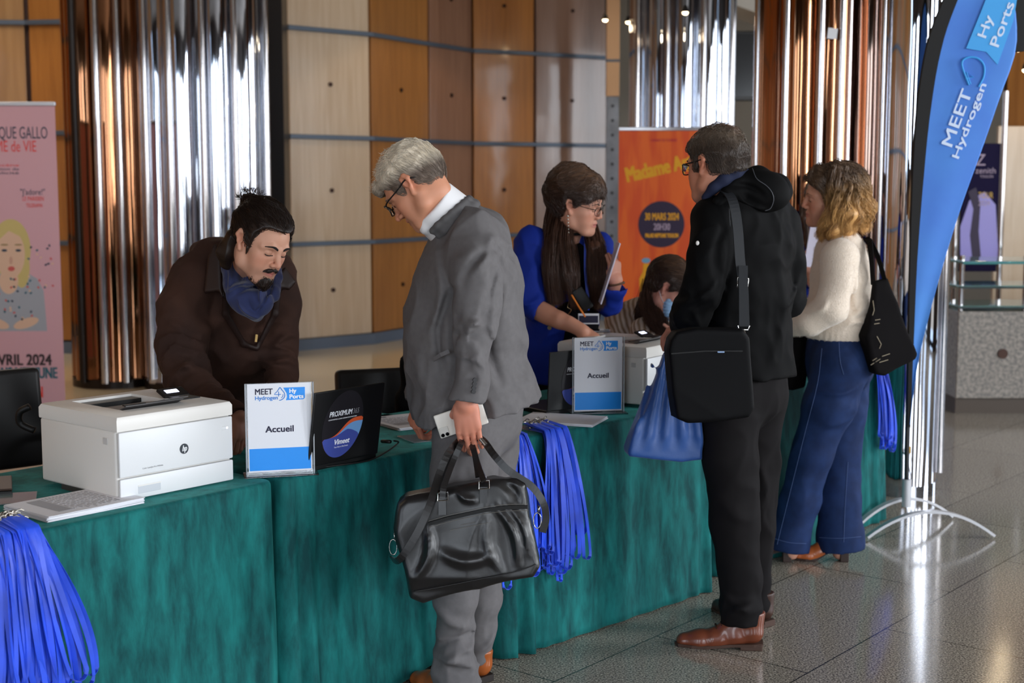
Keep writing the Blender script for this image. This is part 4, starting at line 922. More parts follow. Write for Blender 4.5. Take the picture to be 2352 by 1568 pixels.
# ---------------------------------------------------------------- head, built in its own frame (metres; eyes at z=0, chin -.115, crown +.118)
def head_field(S,female=False,jaw=1.0,nose=1.0,mouth_open=0,lids=True,full=1.0,ear=True):
    k=.018
    S.ell((0,-.018,.030),(.0765,.097,.088),k=k); S.ell((0,.030,.018),(.064,.062,.070),k=.02)
    S.ell((0,.022,-.038),(.060*full,.066,.070),k=.022)
    jw=.050*jaw
    for x in (-1,1):
        S.chain([((x*jw*1.16,-.012,-.040),.016),((x*jw*1.04,.004,-.072),.017),((x*.024,.060,-.098),.015),((0,.072,-.101),.0155)],k=.022)
        S.ell((x*.038,.052,-.026),(.024*full,.026,.022),k=.018)               # cheek bone
        S.ell((x*.033,.052,-.058),(.022*full,.026,.026),k=.02)
        S.chain([((x*.008,.0865,.014),.0075),((x*.030,.082,.0215),.0085),((x*.050,.064,.014),.008)],k=.012)   # brow ridge
    S.ell((0,.080,-.098),(.017,.013,.014),k=.014)                            # chin
    S.cone((0,.070,-.068),(0,.070,-.072),.022,.02,k=.02)                      # muzzle
    for x in (-1,1): S.ell((x*.0305,.098,.000),(.019,.019,.0125),k=.012,op='s')  # sockets
    for x in (-1,1): S.ell((x*.0305,.0725,-.001),(.0150,.0140,.0138),k=.003)      # lids over eyeball
    n_=nose
    S.chain([((0,.088,.012),.0075),((0,.098,-.012),.0078),((0,.108+.004*(n_-1)*10,-.031),.0095*n_)],k=.010)
    for x in (-1,1): S.ell((x*.0115,.097,-.036),(.0072,.0095,.0075),k=.006)
    for x in (-1,1): S.ell((x*.0064,.1035,-.0445),(.0030,.0045,.0030),k=.003,op='s')
    # lips
    S.chain([((-.023,.081,-.0665),.0030),((-.009,.0905,-.0605),.0055),((0,.0915,-.0625),.0050),((.009,.0905,-.0605),.0055),((.023,.081,-.0665),.0030)],k=.005)
    S.chain([((-.021,.081,-.0690),.0030),((0,.0895,-.0745),.0066),((.021,.081,-.0690),.0030)],k=.005)
    S.chain([((-.022,.0865,-.0672),.0014),((0,.0975,-.0675),.0014),((.022,.0865,-.0672),.0014)],k=.003,op='s')
    if ear:
        for x in (-1,1):
            Re=euler_frame(0,0,0); a=math.radians(14)*x
            R=np.array([[math.cos(a),math.sin(a),0],[-math.sin(a),math.cos(a),0],[0,0,1]]).T
            S.chain([((x*.076,-.002,-.030),.0075),((x*.081,-.012,-.006),.0062),((x*.085,-.022,.012),.0068),((x*.084,-.016,.026),.0066),((x*.078,-.002,.024),.0056),((x*.075,.004,.006),.0048)],k=.009)
            S.ell((x*.080,-.009,.006),(.0060,.013,.020),k=.004)
            S.ell((x*.088,-.007,.004),(.0070,.0085,.0150),k=.004,op='s')
    return S
def head_tones(V,base,lip,flush=.25,stub=None):
    c=np.tile(np.array(lin(base)),(len(V),1)); lc=np.array(lin(lip)); x,y,z=V.T
    red=np.array(lin((min(255,base[0]+8),base[1]*.74,base[2]*.68)))
    def mixin(w,col): 
        nonlocal c
        c=c*(1-w[:,None])+np.array(col)*w[:,None]
    g=lambda cx,cy,cz,r: np.exp(-(((np.abs(x)-cx)**2+(y-cy)**2+(z-cz)**2)/r**2))
    mixin(flush*g(.042,.07,-.032,.026),red); mixin(flush*1.2*g(0,.108,-.032,.016),red); mixin(flush*g(.082,-.012,.0,.03),red)
    mixin(.30*g(.031,.088,-.002,.014),np.array(lin(base))*.55)  # eye socket shade darkened into the skin tone
    mixin(.8*np.clip(np.exp(-((np.abs(x)/.022)**4+((z+.0675)/.0095)**4))*(y>.07),0,1),lc)
    if stub is not None:
        w=np.exp(-(((z+.085)/.028)**4))*(y>.0)*(y<.1)*np.clip((.08-np.abs(x))/.02,0,1)*stub[1]; mixin(w,lin(stub[0]))
    return c
def place(V,c,R,s=1.0): return (V*s)@R.T+np.array(c)
def build_body(root,Ss,mt,name='body'):
    """Ss: list of (V,F,col) islands already in world space -> ONE mesh"""
    Vs=[];Fs=[];Cs=[];n0=0
    for V,F,c in Ss: Vs.append(V);Fs.append(F+n0);Cs.append(c);n0+=len(V)
    return np_mesh(name,np.concatenate(Vs),np.concatenate(Fs),mt,root,True,np.concatenate(Cs))
def tone(V,c,var=.0): return np.tile(np.array(lin(c)),(len(V),1))
# ---------------------------------------------------------------- hand
HAND={'idx':((.0290,.090,0),(.040,.024,.020)),'mid':((.0095,.094,.001),(.044,.028,.021)),'ring':((-.0100,.090,0),(.041,.026,.021)),'lit':((-.0285,.081,-.001),(.032,.019,.018))}
def hand(S,wrist,fdir,back,side,curl,thumb=(.75,.55,-.45),tb=(.25,.25),sc=1.0,spread=0,arm=None):
    """fdir: finger direction, back: normal of the back of the hand, side=+1 if the thumb lies along +x of (x=fdir x back)*side; curl: 4 x (a,b,c) degrees"""
    y=nrm(fdir); z=nrm(np.array(back,float)-y*(np.array(back,float)@y)); x=np.cross(y,z)*side; w=np.array(wrist,float)
    T=lambda p:w+sc*(x*p[0]+y*p[1]+z*p[2])
    if arm is None: arm=T((0,-.05,0))
    S.cone(w+(np.array(arm)-w)/np.linalg.norm(np.array(arm)-w)*.06,T((0,.012,0)),.0235*sc,.026*sc,k=.01)
    R=np.stack([x,y,z],1)
    S.ell(T((.003,.045,-.001)),(.037*sc,.054*sc,.0155*sc),R,k=.01); S.ell(T((.0,.070,0)),(.038*sc,.026*sc,.013*sc),R,k=.008)
    S.ell(T((.022,.035,-.010)),(.017*sc,.032*sc,.014*sc),R,k=.01); S.ell(T((-.024,.035,-.008)),(.013*sc,.034*sc,.012*sc),R,k=.01)
    for n_,(key,(b,ls)) in enumerate(HAND.items()):
        a=0; p=np.array(b,float); r_=[.0092,.0085,.0078,.0066]; 
        if key=='lit': r_=[.0080,.0074,.0068,.0058]
        sp_=spread*(1.5-n_)*.12
        pts=[(T(p),r_[0]*sc)]
        for j,l in enumerate(ls):
            a+=math.radians(curl[n_][j]); d=np.array([sp_,math.cos(a),-math.sin(a)]); p=p+d/np.linalg.norm(d)*l; pts.append((T(p),r_[j+1]*sc))
        S.cone(T(np.array(b)-np.array([b[0]*.25,.035,0])),T(b),.009*sc,.0098*sc,k=.008)
        S.chain(pts,k=.0022)
        for q,_ in pts[1:3]: pass
    b=np.array([.026,.020,-.008]); d=nrm(thumb); pts=[(T(b),.013*sc),(T(b+d*.040),.0115*sc)]; p=b+d*.040
    dd=d.copy()
    for j,l in enumerate((.030,.026)):
        dd=nrm(dd+np.array([-tb[0],.15,-tb[1]])*(.6 if j==0 else .8)); p=p+dd*l; pts.append((T(p),(.0098,.0082)[j]*sc))
    S.chain(pts,k=.004)
    return T
# ---------------------------------------------------------------- hair strands
def strands(surf,N,flow,L,steps=7,r=.0011,lift=.002,seed=0,mask=None,jit=.25,wave=0,wf=60,grav=0,curl=0):
    """surf=(V,F) of the hair volume; flow(P,n)->direction. Returns V,F,root index"""
    V,F=surf; rg=np.random.default_rng(seed)
    a=V[F[:,0]];nf=np.cross(V[F[:,1]]-a,V[F[:,2]]-a); ar=np.linalg.norm(nf,axis=1); cen=V[F].mean(1); nn=nf/(ar[:,None]+1e-12)
    w=ar.copy()
    if mask is not None: w=w*mask(cen)
    i=rg.choice(len(F),N,p=w/w.sum()); P0=cen[i]+rg.normal(size=(N,3))*.0015; n0=nn[i]
    Ls=L*rg.uniform(.6,1.15,N); pts=[P0+n0*lift*rg.uniform(.2,1,N)[:,None]]; n=n0.copy(); P_=pts[0].copy(); bias=rg.normal(size=(N,3))*jit; ph=rg.uniform(0,6.28,N)
    # coarse lookup of nearest face normals through a hash grid
    from mathutils.kdtree import KDTree
    kd=KDTree(len(cen)); [kd.insert(Vector(c),j) for j,c in enumerate(cen)]; kd.balance()
    for s_ in range(steps):
        d=flow(P_,n)+bias; d=d-n*(d*n).sum(1)[:,None]*(1-grav); d/=np.linalg.norm(d,axis=1)[:,None]+1e-9
        if wave:
            sd=np.cross(d,n); d=d+sd*(np.sin(ph+s_/steps*wf)*wave)[:,None]; d/=np.linalg.norm(d,axis=1)[:,None]
        P_=P_+d*(Ls/steps)[:,None]
        j=np.array([kd.find(Vector(p))[1] for p in P_]); n=nn[j]
        hgt=((P_-cen[j])*n).sum(1); tgt=lift*(.3+.7*(1-s_/steps)); P_=P_+n*(np.clip(tgt-hgt,-.004,.004))[:,None]*.7
        pts.append(P_.copy())
    return ribbons(np.stack(pts,1),r,rg), P0
def ribbons(A,r,rg,taper=True):
    """A: (N,K,3) -> thin three sided tubes"""
    N,K,_=A.shape; t=np.gradient(A,axis=1); t/=np.linalg.norm(t,axis=2)[...,None]+1e-9
    u=np.cross(t,np.array([.3,.5,.81])); u/=np.linalg.norm(u,axis=2)[...,None]+1e-9; v=np.cross(t,u)
    rr=r*(rg.uniform(.7,1.2,(N,1))*np.ones((1,K)))
    if taper: rr=rr*(1-.8*np.linspace(0,1,K)**2)[None]
    ring=[A+(u*math.cos(a)+v*math.sin(a))*rr[...,None] for a in (0,2.094,4.189)]
    V=np.stack(ring,2).reshape(-1,3); b=(np.arange(N)[:,None]*K+np.arange(K-1)[None])*3; b=b.reshape(-1)
    F=np.concatenate([np.stack([b+k,b+(k+1)%3,b+3+(k+1)%3,b+3+k],1) for k in range(3)]); return V,F
def join(parts):
    Vs=[];Fs=[];n=0
    for V,F in parts: Vs.append(V);Fs.append(F+n);n+=len(V)
    return np.concatenate(Vs),np.concatenate(Fs)
# ---------------------------------------------------------------- small facial parts (head frame -> world)
def snap(pts,V,off,box=None):
    """drop points (head frame) on the face surface V, looking along y"""
    out=[]
    for p in pts:
        p=np.array(p,float); d=((V[:,[0,2]]-p[[0,2]])**2).sum(1)-.00*V[:,1]; m=(d<.0035**2)&(V[:,1]>.02)
        y=V[m,1].max() if m.any() else p[1]
        out.append((p[0],y+off,p[2]))
    return out
def face_bits(root,c,R,brow,Vh,sc=1.0,thick=1.0,eyes=True,lash=1.0):
    T=lambda p: tuple(np.array(p)*sc@R.T+np.array(c))
    for x in (-1,1):
        for lay,(dz,rr_) in enumerate(((0,1.0),(.0022,.8))):
            pts=spline([(x*.012,.09,.0165+dz),(x*.024,.09,.0225+dz),(x*.038,.088,.0245+dz*.7),(x*.053,.07,.0185)],4)
            pts=[T(p) for p in snap(pts,Vh,-.0002)]
            MB().tube(pts,[r_*thick*rr_ for r_ in np.interp(np.linspace(0,1,len(pts)),[0,.3,1],[.0018,.0022,.0008])],6).build('eyebrow',mat('brow_'+brow[0],brow[1],rough=.85),root,True)
        lid=[(x*(.0305+.0140*math.cos(a)),.08,-.0052-.0032*math.sin(a)) for a in np.linspace(math.pi,0,11)]
        MB().tube([T(p) for p in snap(lid,Vh,.0002)],.0010*lash,5).build('eyelashes',mat('lash',(26,18,16),rough=.7),root,True)
def glasses(root,c,R,frame_m,sc=1.0,w=.026,h=.0185,y=.108,rr=.0017,tilt=0):
    T=lambda p: np.array(p)*sc@R.T+np.array(c)
    g=empty('glasses',(0,0,0),0,root); 
    for x in (-1,1):
        ring=[tuple(T((x*.0335+w*math.copysign(abs(math.cos(a))**.75,math.cos(a)),y-.004*abs(math.cos(a))-(.010 if x*math.cos(a)>0 else 0)*abs(math.cos(a)),-.003+h*math.copysign(abs(math.sin(a))**.8,math.sin(a))))) for a in np.linspace(0,2*math.pi,28,endpoint=False)]
        MB().tube(ring,rr*sc,6,closed=True).build('rim',frame_m,g,True)
        MB().tube(spline([tuple(T(p)) for p in ((x*.0595,y-.014,.006),(x*.0735,y-.030,.008),(x*.0805,.02,.010),(x*.0835,-.012,.013),(x*.083,-.04,-.002))],4),rr*1.05*sc,6).build('temple_arm',frame_m,g,True)
        bm=MB(); bm.poly([Vector(p)*1 for p in ring],.0006,tuple(-R[:,1]*1.0)); bm.build('lens',mat('lens_glass',(245,248,250),rough=.02,trans=1,ior=1.05),g)
    MB().tube(spline([tuple(T(p)) for p in ((-.0085,y-.002,.003),(0,y+.001,.006),(.0085,y-.002,.003))],4),rr*sc,6).build('bridge',frame_m,g,True)
    return g
def person(label,group=None,loc=(0,0,0)):
    r_=empty('person',(0,0,0)); tag(r_,label,'person',group); return r_
# ================================================================ PEOPLE
def K(px,py,Y,r): return (P(px,py,Y), r*Y/FPX)
def E(px,py,Y,rx,ry): return (P(px,py,Y),(rx*Y/FPX,ry))
def polysdf(S,pts3,nrmv,half,rd=.01,k=.01,thick=None,origin=None,op='u'):
    """rounded slab with the outline pts3 (roughly coplanar), half thickness half (or thick(u,v))"""
    pts3=np.array(pts3,float); o=pts3.mean(0) if origin is None else origin; n=nrm(nrmv); v=nrm(np.array([0,0,1.])-n*n[2]); u=np.cross(v,n)
    Q=np.stack([(pts3-o)@u,(pts3-o)@v],1)
    def f(P_):
        q=P_-o; X=q@u; Yv=q@v; Zz=q@n; d=np.full(X.shape,1e9); ins=np.zeros(X.shape,bool)
        for i in range(len(Q)):
            a=Q[i];b=Q[(i+1)%len(Q)]; e=b-a; wx=X-a[0];wy=Yv-a[1]; t=np.clip((wx*e[0]+wy*e[1])/(e@e),0,1)
            d=np.minimum(d,(wx-e[0]*t)**2+(wy-e[1]*t)**2)
            c=((a[1]>Yv)!=(b[1]>Yv)); xi=(b[0]-a[0])*(Yv-a[1])/np.where(b[1]==a[1],1e-9,b[1]-a[1])+a[0]; ins^=c&(X<xi)
        d=np.sqrt(d)*np.where(ins,-1,1)+rd
        h=(thick(X,Yv) if thick else half)-rd; z=np.abs(Zz)-h
        return np.sqrt(np.maximum(d,0)**2+np.maximum(z,0)**2)+np.minimum(np.maximum(d,z),0)-rd
    R=np.max(np.linalg.norm(pts3-o,axis=1))+half+.05
    lo=pts3.min(0)-half-.02; hi=pts3.max(0)+half+.02
    S.ops.append((op,f,k,(lo,hi))); return u,v,o
def headmesh(c,R,sc,neck,nr,base,lip,h=.0028,stub=None,**kw):
    S=Sculpt(); head_field(S,**kw); nl=((np.array(neck)-c)@R)/sc
    S.cone((0,-.028,-.055),nl,nr[0],nr[1],k=.03)
    V,F=S.mesh(h); return place(V,c,R,sc),F,head_tones(V,base,lip,stub=stub),V
HL=([-.14,-.10,-.06,-.040,-.030,-.022,.004,.012,.020,.032,.042,.060,.075,.10],[-.066,-.066,-.060,-.040,-.010,.034,.034,.0,-.028,-.020,.030,.048,.060,.066])
def haircap(S,th=.010,top=.0,line=HL,dz=0,back=.0,k=.006,front=0):
    S.ell((0,-.018-back/2,.032+top/2),(.0775+th,.098+th+back,.089+th+top),k=.01); S.ell((0,.028,.030+top/2),(.066+th,.064+th+front,.064+th+top),k=.02)
    xs,zs=np.array(line[0]),np.array(line[1])
    S.ops.append(('i',lambda P_: (np.interp(P_[:,1],xs,zs)+dz-P_[:,2])*.75,k,None)); return S
def hair_obj(root,parts,mt,tonefn,c,R,sc,name='hair'):
    V,F=join(parts); return np_mesh(name,place(V,c,R,sc),F,mt,root,True,tonefn(V))
def core(pts_list,h=.013):
    S=Sculpt()
    for ch in pts_list: S.chain(ch,k=.03)
    V,F=S.mesh(h); return V,F
def garment(root,name,S,mt,h,it=1):
    V,F=S.mesh(h); V=relax(V,F,it); return np_mesh(name,V,F,mt,root,True)
def cloth_mat(name,col,rough=.85,weave=900,bs=.25,sheen=0,var=.12,vs=30,col2=None):
    return mat(name,col,rough=rough,spec=.25 if sum(col)>120 else .12,bump=bs,bscale=weave,bdist=.0012,var=var,vscale=vs,sheen=sheen,col2=col2)
def shoe(root,heel,toe,mt,sole,laces=None,heelh=.022,boot=0,L=None,w=1.0,name='shoe',lift=0,block=None,seam=None):
    heel=np.array(heel,float);toe=np.array(toe,float); d=toe-heel; L=L or np.linalg.norm(d[:2]); y=nrm([d[0],d[1],0]); z=np.array([0,0,1.]); x=np.cross(y,z); R=np.stack([x,y,z],1); q=L/.29; T=lambda p:heel+np.array([0,0,lift])+x*p[0]*w+y*p[1]*q+z*p[2]
    hz=heelh; S=Sculpt()
    S.chain([(T((0,.035,.030+hz)),.034*w),(T((0,.09,.032+hz*.6)),.034*w),(T((0,.15,.026+hz*.2)),.037*w),(T((0,.205,.020)),.038*w),(T((0,.255,.017)),.029*w)],k=.02)
    S.chain([(T((0,.034,.045+hz)),.036*w),(T((0,.028,.085+hz+boot)),.037*w)],k=.02); S.chain([(T((0,.05,.070+hz+boot*.5)),.034*w),(T((0,.125,.056+hz*.5)),.028*w)],k=.02)
    S.cut(T((0,0,.087+hz+boot)),(0,0,1)); 
    a=math.atan2(hz*.8,.2*q); S.ops.append(('i',lambda P_: (np.interp((P_-T((0,0,0)))@y/q,[0,.08,.17,.3],[hz,hz*.85,.008,.008])-(P_-T((0,0,0)))@z+0),.004,None))
    wv=wob(3,60); S.disp(lambda P_: np.sin(((P_-heel)@y)*150)*np.exp(-((((P_-heel)@y)-.165*q)/.03)**2),.0012)
    V,F=S.mesh(.0045); o=np_mesh(name,relax(V,F,2),F,mt,root,True)
    S=Sculpt(); outl=[(-.026,.0),(-.034,.03),(-.031,.10),(-.039,.18),(-.037,.23),(-.022,.275),(0,.287),(.022,.275),(.037,.23),(.039,.18),(.031,.10),(.034,.03),(.026,0)]
    mb=MB(); n=len(outl); 
    def zc(yy): return float(np.interp(yy,[0,.08,.17,.3],[hz,hz*.85,.008,.009]))
    up=[mb.bm.verts.new(tuple(T((a_*1.05,b_,zc(b_)+.003)))) for a_,b_ in outl]; dn=[mb.bm.verts.new(tuple(T((a_*1.03,b_,max(.0005,zc(b_)-.007))))) for a_,b_ in outl]
    mb.bm.faces.new(up); mb.bm.faces.new(dn[::-1])
    for i in range(n): mb.bm.faces.new((up[i],dn[i],dn[(i+1)%n],up[(i+1)%n]))
    mb.build('sole',sole,o)
    bh=block or (.072,.033)
    MB().box(tuple(T((0,bh[0]/2+.002,(hz)/2))),(bh[1]*2,bh[0]*q,hz),Matrix(R.tolist()),bev=.003).build('heel',sole,o)
    if laces:
        for k in range(4):
            yy=.098+k*.018; zz=.099-k*.009+hz*.5
            MB().tube(spline([tuple(T((-.022,yy,zz-.010))),tuple(T((0,yy+.004,zz-.001))),tuple(T((.022,yy,zz-.010)))],4),.0022,6).build('lace',laces,o,True)
    return o
skinM=skin_mat('skin_face',(200,150,125),(170,90,85))
def wrinkles(S,seed,amp=.005,f=55,st=(1,1,.7),at=None):
    w=ridge(wob(seed,f,st,6)); m=wob(seed+1,9)
    if at is None: S.disp(lambda P_: w(P_)*np.clip(.6+.8*m(P_),.15,1.2),amp*1.5)
    else:
        for c_,r_,g_ in at: S.disp(local(c_,r_,w),amp*g_)
def long_locks(root,sets,N,mt,tn,seed,r=.0012,name='long_hair',wave=.005,wf=8,clump=10):
    """sets: list of (centreline world pts with radii); strands follow it"""
    rg_=np.random.default_rng(seed); A=[]
    for ctr,wt in sets:
        pp=np.array(spline([p_ for p_,_ in ctr],5)); rr_=np.interp(np.linspace(0,1,len(pp)),np.linspace(0,1,len(ctr)),[q for _,q in ctr]); n=int(N*wt)
        o=rg_.normal(size=(n,3)); o/=np.linalg.norm(o,axis=1)[:,None]; o*=rg_.uniform(.5,1,(n,1))**.5; nc_=max(3,n//clump); ci=rg_.integers(0,nc_,n); o=o[ci]+rg_.normal(size=(n,3))*.10; ph=rg_.uniform(0,6.28,(nc_,1))[ci]+rg_.normal(size=(n,1))*.25; tt=np.linspace(0,1,len(pp))[None]
        L=pp[None]+o[:,None,:]*rr_[None,:,None]*1.12+wave*np.stack([np.sin(tt*wf+ph),np.cos(tt*wf*.9+ph),.5*np.sin(tt*wf*.8+ph)],2)+rg_.normal(size=(n,1,3))*.004*tt[...,None]; A.append(L)
    V,F=join([ribbons(a,r,rg_) for a in A]); S=Sculpt()
    for ctr,wt in sets: S.chain([(p_,q*.78) for p_,q in ctr],k=.02)
    S.disp(ridge(wob(seed,60,(1,1,.2))),.004); b=S.mesh(.005)
    V,F=join([(V,F),b]); return np_mesh(name,V,F,mt,root,True,tn(V))
# ================================================================ 1. man in grey suit
root=person('person in a grey suit, grey hair and glasses, holding a black leather bag')
c=P(955,427,4.22); R=euler_frame(72,44,0); neck=P(1040,520,4.26)
Vh,Fh,Ch,Vl=headmesh(c,R,.98,neck,(.055,.058),(206,144,114),(170,100,88),jaw=1.04,nose=1.08,full=1.04)
S=Sculpt(); wr=P(1068,920,4.03)
T_=hand(S,wr,(.12,.02,-1),(-.12,-1,0),1,[(20,24,18),(18,24,16),(16,22,16),(8,16,12)],thumb=(.55,.7,-.75),tb=(.5,.2),sc=1.02)
# little finger spread to the right
V1,F1=S.mesh(.0024)
S=Sculpt(); wr2=P(968,918,4.43); hand(S,wr2,(-.28,.05,-1),(-.75,-.60,0),-1,[(38,50,35),(45,55,35),(50,55,35),(52,55,35)],thumb=(.35,.8,-.55),tb=(.2,.2),sc=.96)
V2,F2=S.mesh(.0024)
V3,F3=core([[(P(1060,540,4.26),.07),(P(1075,700,4.27),.09),(P(1090,900,4.27),.10)],[(P(1095,930,4.2),.06),(P(1060,1250,4.18),.045),(P(1050,1560,4.2),.03)],[(P(1110,930,4.34),.06),(P(1112,1250,4.38),.04),(P(1102,1520,4.41),.03)],[(P(1060,560,4.2),.05),(P(1088,600,4.1),.035),(P(1092,770,4.045),.026),(P(1072,890,4.03),.024)],[(P(1050,570,4.4),.045),(P(1010,760,4.48),.035),(P(966,905,4.43),.024)]])
sk=(206,136,108)
build_body(root,[(Vh,Fh,Ch),(V1,F1,tone(V1,(204,134,110))),(V2,F2,tone(V2,(204,130,104))),(V3,F3,tone(V3,sk))],skinM)
face_bits(root,c,R,('grey',(120,104,94)),Vl,sc=.98)
glasses(root,c,R,mat('glasses_black',(16,16,18),rough=.25),rr=.0022,w=.025,h=.018)
S=Sculpt(); haircap(S,.006,.008,HL,front=.004,k=.004); S.chain([((-.03,.088,.072),.012),((0,.096,.075),.014),((.03,.088,.072),.012)],k=.015); S.disp(ridge(wob(5,90,(1,.35,1))),.003)
hs=S.mesh(.003)
hg=hair_mat('hair_grey',(160,152,142),(90,84,80))
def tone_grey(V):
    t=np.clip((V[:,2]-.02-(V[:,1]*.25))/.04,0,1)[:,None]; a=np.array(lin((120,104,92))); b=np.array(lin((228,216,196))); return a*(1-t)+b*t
fl=lambda P_,n: np.stack([P_[:,0]*2,-1.0*(P_[:,2]<.06)*.6+(P_[:,2]>=.06)*.9*(P_[:,1]>.0)+(P_[:,2]>=.06)*(-.4)*(P_[:,1]<=0),-1.0*(P_[:,2]<.07)+(-.15)],1)
st,_=strands(hs,5200,fl,.034,steps=6,r=.0006,lift=.004,seed=1,jit=.22)
tf=strands(hs,500,lambda P_,n:n*1.0+np.array([0,.7,.2]),.022,steps=4,r=.0006,lift=.010,seed=2,jit=.4,grav=1,mask=lambda c_:(c_[:,2]>.08)*(c_[:,1]>-.02)+.001)[0]
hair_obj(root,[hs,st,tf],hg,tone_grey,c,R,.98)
suit=cloth_mat('suit_grey',(106,103,104),.8,1100,.3,var=.10,vs=60)
# jacket
S=Sculpt(); X1=(1,0,0)
S.echain([E(1052,505,4.27,60,.10),E(1076,560,4.27,84,.165),E(1066,650,4.27,112,.195),E(1062,740,4.28,126,.195),E(1070,830,4.28,134,.20),E(1092,930,4.28,150,.215),E(1104,1000,4.28,156,.22)],X1,k=.03)
S.echain([E(1110,540,4.27,50,.14),E(1135,640,4.27,52,.17),E(1150,760,4.27,55,.17)],X1,k=.05)
S.chain([K(1085,545,4.16,64),K(1092,610,4.08,60)],k=.03); S.chain([K(1092,610,4.08,60),K(1094,700,4.05,56),K(1092,775,4.04,51),K(1082,860,4.03,44),K(1070,950,4.03,42)],k=.007)
S.chain([K(1045,560,4.40,55),K(1012,680,4.47,46),K(996,790,4.48,42),K(975,890,4.44,34),K(955,960,4.40,32)],k=.03)
nd=nrm(P(940,420,4.22)-P(1050,515,4.27)); S.cut(P(1024,496,4.26),nd,reg=(P(1004,470,4.26),.14))
S.cut(P(1070,916,4.03),(-.1,0,-1),reg=(P(1070,960,4.02),.095)); S.cut(P(964,921,4.43),nrm(P(950,965,4.40)-P(975,890,4.44)),reg=(P(952,975,4.41),.09))
a_=P(955,968,4.1);b_=P(1255,912,4.1); n_=np.cross(b_-a_,(0,1,0)); n_=n_*(-1 if n_[2]>0 else 1); S.cut(P(1100,941,4.28),n_)
# open space under the hem and the lapel line
S.echain([E(1075,905,4.28,118,.165),E(1090,1010,4.28,124,.18)],X1,k=.01,op='s') if False else None
f1=wob(11,26,(1,1,.6)); S.disp(ridge(f1),.0045); S.disp(wob(12,11),.006); wrinkles(S,401,.0035,48,(1,1,.6)); wrinkles(S,403,.0,60,at=[(P(1092,775,4.0),.10,.9),(P(1110,600,4.05),.09,.7)]); S.disp(local(P(1092,780,4.0),.13,ridge(wob(404,70,(.5,1,1)))),.006)
for a,b_,w,am in [((1128,548,4.02),(1070,640,3.97),.012,.010),((1145,560,4.1),(1060,660,3.98),.014,-.010),((1135,765,3.98),(1052,742,3.98),.010,.011),((1140,800,3.99),(1048,772,3.98),.010,-.010),((1135,720,3.98),(1052,800,3.98),.011,.008),
                  ((1120,850,3.97),(1052,820,3.97),.009,.007),((1145,600,4.05),(1150,880,4.1),.012,-.012),((1042,660,4.05),(1022,860,4.1),.011,-.012),((1005,600,4.15),(985,760,4.12),.012,.007),((1185,740,4.15),(1215,900,4.15),.02,.008),((960,800,4.15),(1000,930,4.12),.02,.006)]:
    S.disp(fold(P(*a),P(*b_),w),am*1.7)
garment(root,'jacket',S,suit,.0056,1)
# rolled jacket collar and lapel
S=Sculpt(); cc=P(1028,501,4.245); sd=nrm(np.cross(nd,(0,1,0))); yv=np.array([0,1.,0])
ring=[cc+sd*.086*math.cos(a)+yv*.100*math.sin(a)-nd*(.012*math.cos(a)) for a in np.linspace(-2.6,2.6,17)] if sd[2]>0 else [cc-sd*.086*math.cos(a)+yv*.100*math.sin(a)-nd*(.012*math.cos(a)) for a in np.linspace(-2.25,2.25,15)]
S.chain([(p_,.0115) for p_ in ring],k=.01); S.chain([(p_-nd*.022+np.array([0.004,0,0]),.012) for p_ in ring],k=.012)
garment(root,'collar',S,cloth_mat('suit_grey_collar',(96,94,95),.8,1100,.3),.0045,2)
S=Sculpt(); cs=P(1010,484,4.238)
S.ec(cs-nd*.06,cs+nd*.06,(.089,.094),(.081,.086),sd,k=.01); S.cut(cs+nd*.036,nd); S.ell(P(976,520,4.20),(.018,.03,.024),k=.012)
garment(root,'shirt',S,mat('shirt_white',(235,234,236),rough=.8),.004,1)
# trousers
S=Sculpt()
S.echain([E(1100,900,4.28,110,.15),E(1098,960,4.28,105,.155)],X1,k=.03)
S.chain([K(1072,960,4.20,82),K(1064,1100,4.17,74),K(1056,1230,4.17,58),K(1050,1370,4.17,48),K(1046,1480,4.18,45),K(1050,1545,4.19,50),K(1052,1620,4.19,50)],k=.03)
S.chain([K(1120,960,4.36,78),K(1120,1110,4.37,62),K(1112,1250,4.39,46),K(1108,1380,4.40,42),K(1100,1470,4.41,38),K(1098,1560,4.41,37)],k=.02)
S.cut(P(1100,1521,4.41),(0,0,-1),reg=(P(1102,1575,4.42),.105)); S.cut(P(1050,1578,4.19),(.1,0,-1))
S.disp(wob(21,30,(1,1,.5)),.005); S.disp(ridge(wob(22,18,(1,1,.5))),.004); wrinkles(S,411,.0035,46,(1,1,.5)); S.disp(local(P(1055,1500,4.15),.13,ridge(wob(414,60,(.5,1,1)))),.007)
for a,b_,w,am in [((1000,1400,4.1),(1085,1450,4.08),.014,.010),((1005,1500,4.1),(1085,1470,4.08),.012,-.010),((1000,1520,4.1),(1090,1545,4.08),.012,.014),((1010,1545,4.1),(1085,1500,4.08),.012,.010),((1148,1430,4.35),(1098,1500,4.35),.012,.008),((1010,1100,4.1),(1000,1350,4.1),.016,.006),((1100,1000,4.1),(1060,1200,4.1),.02,.006)]:
    S.disp(fold(P(*a),P(*b_),w),am*1.7)
garment(root,'trousers',S,suit,.0065,2)
but=mat('button_dark',(24,22,26),rough=.3)
for k in range(4): p_=P(1090-k*1.2,872+k*9,3.968); MB().cyl(tuple(p_),tuple(p_+np.array([.002,-.006,0])),.0065,seg=14).build('cuff_button',but,root)
pk_f=MB().strap([tuple(P(995,826,4.077)),tuple(P(1012,815,4.052)),tuple(P(1032,806,4.05))],Vector((0,0,1)),.012,.003).build('pocket_flap',suit,root)
tanL=mat('leather_tan',(160,84,36),rough=.32,coat=.3,bump=.15,bscale=60); soleD=mat('sole_dark',(34,26,22),rough=.6); lcD=mat('lace_dark',(40,24,16),rough=.8)
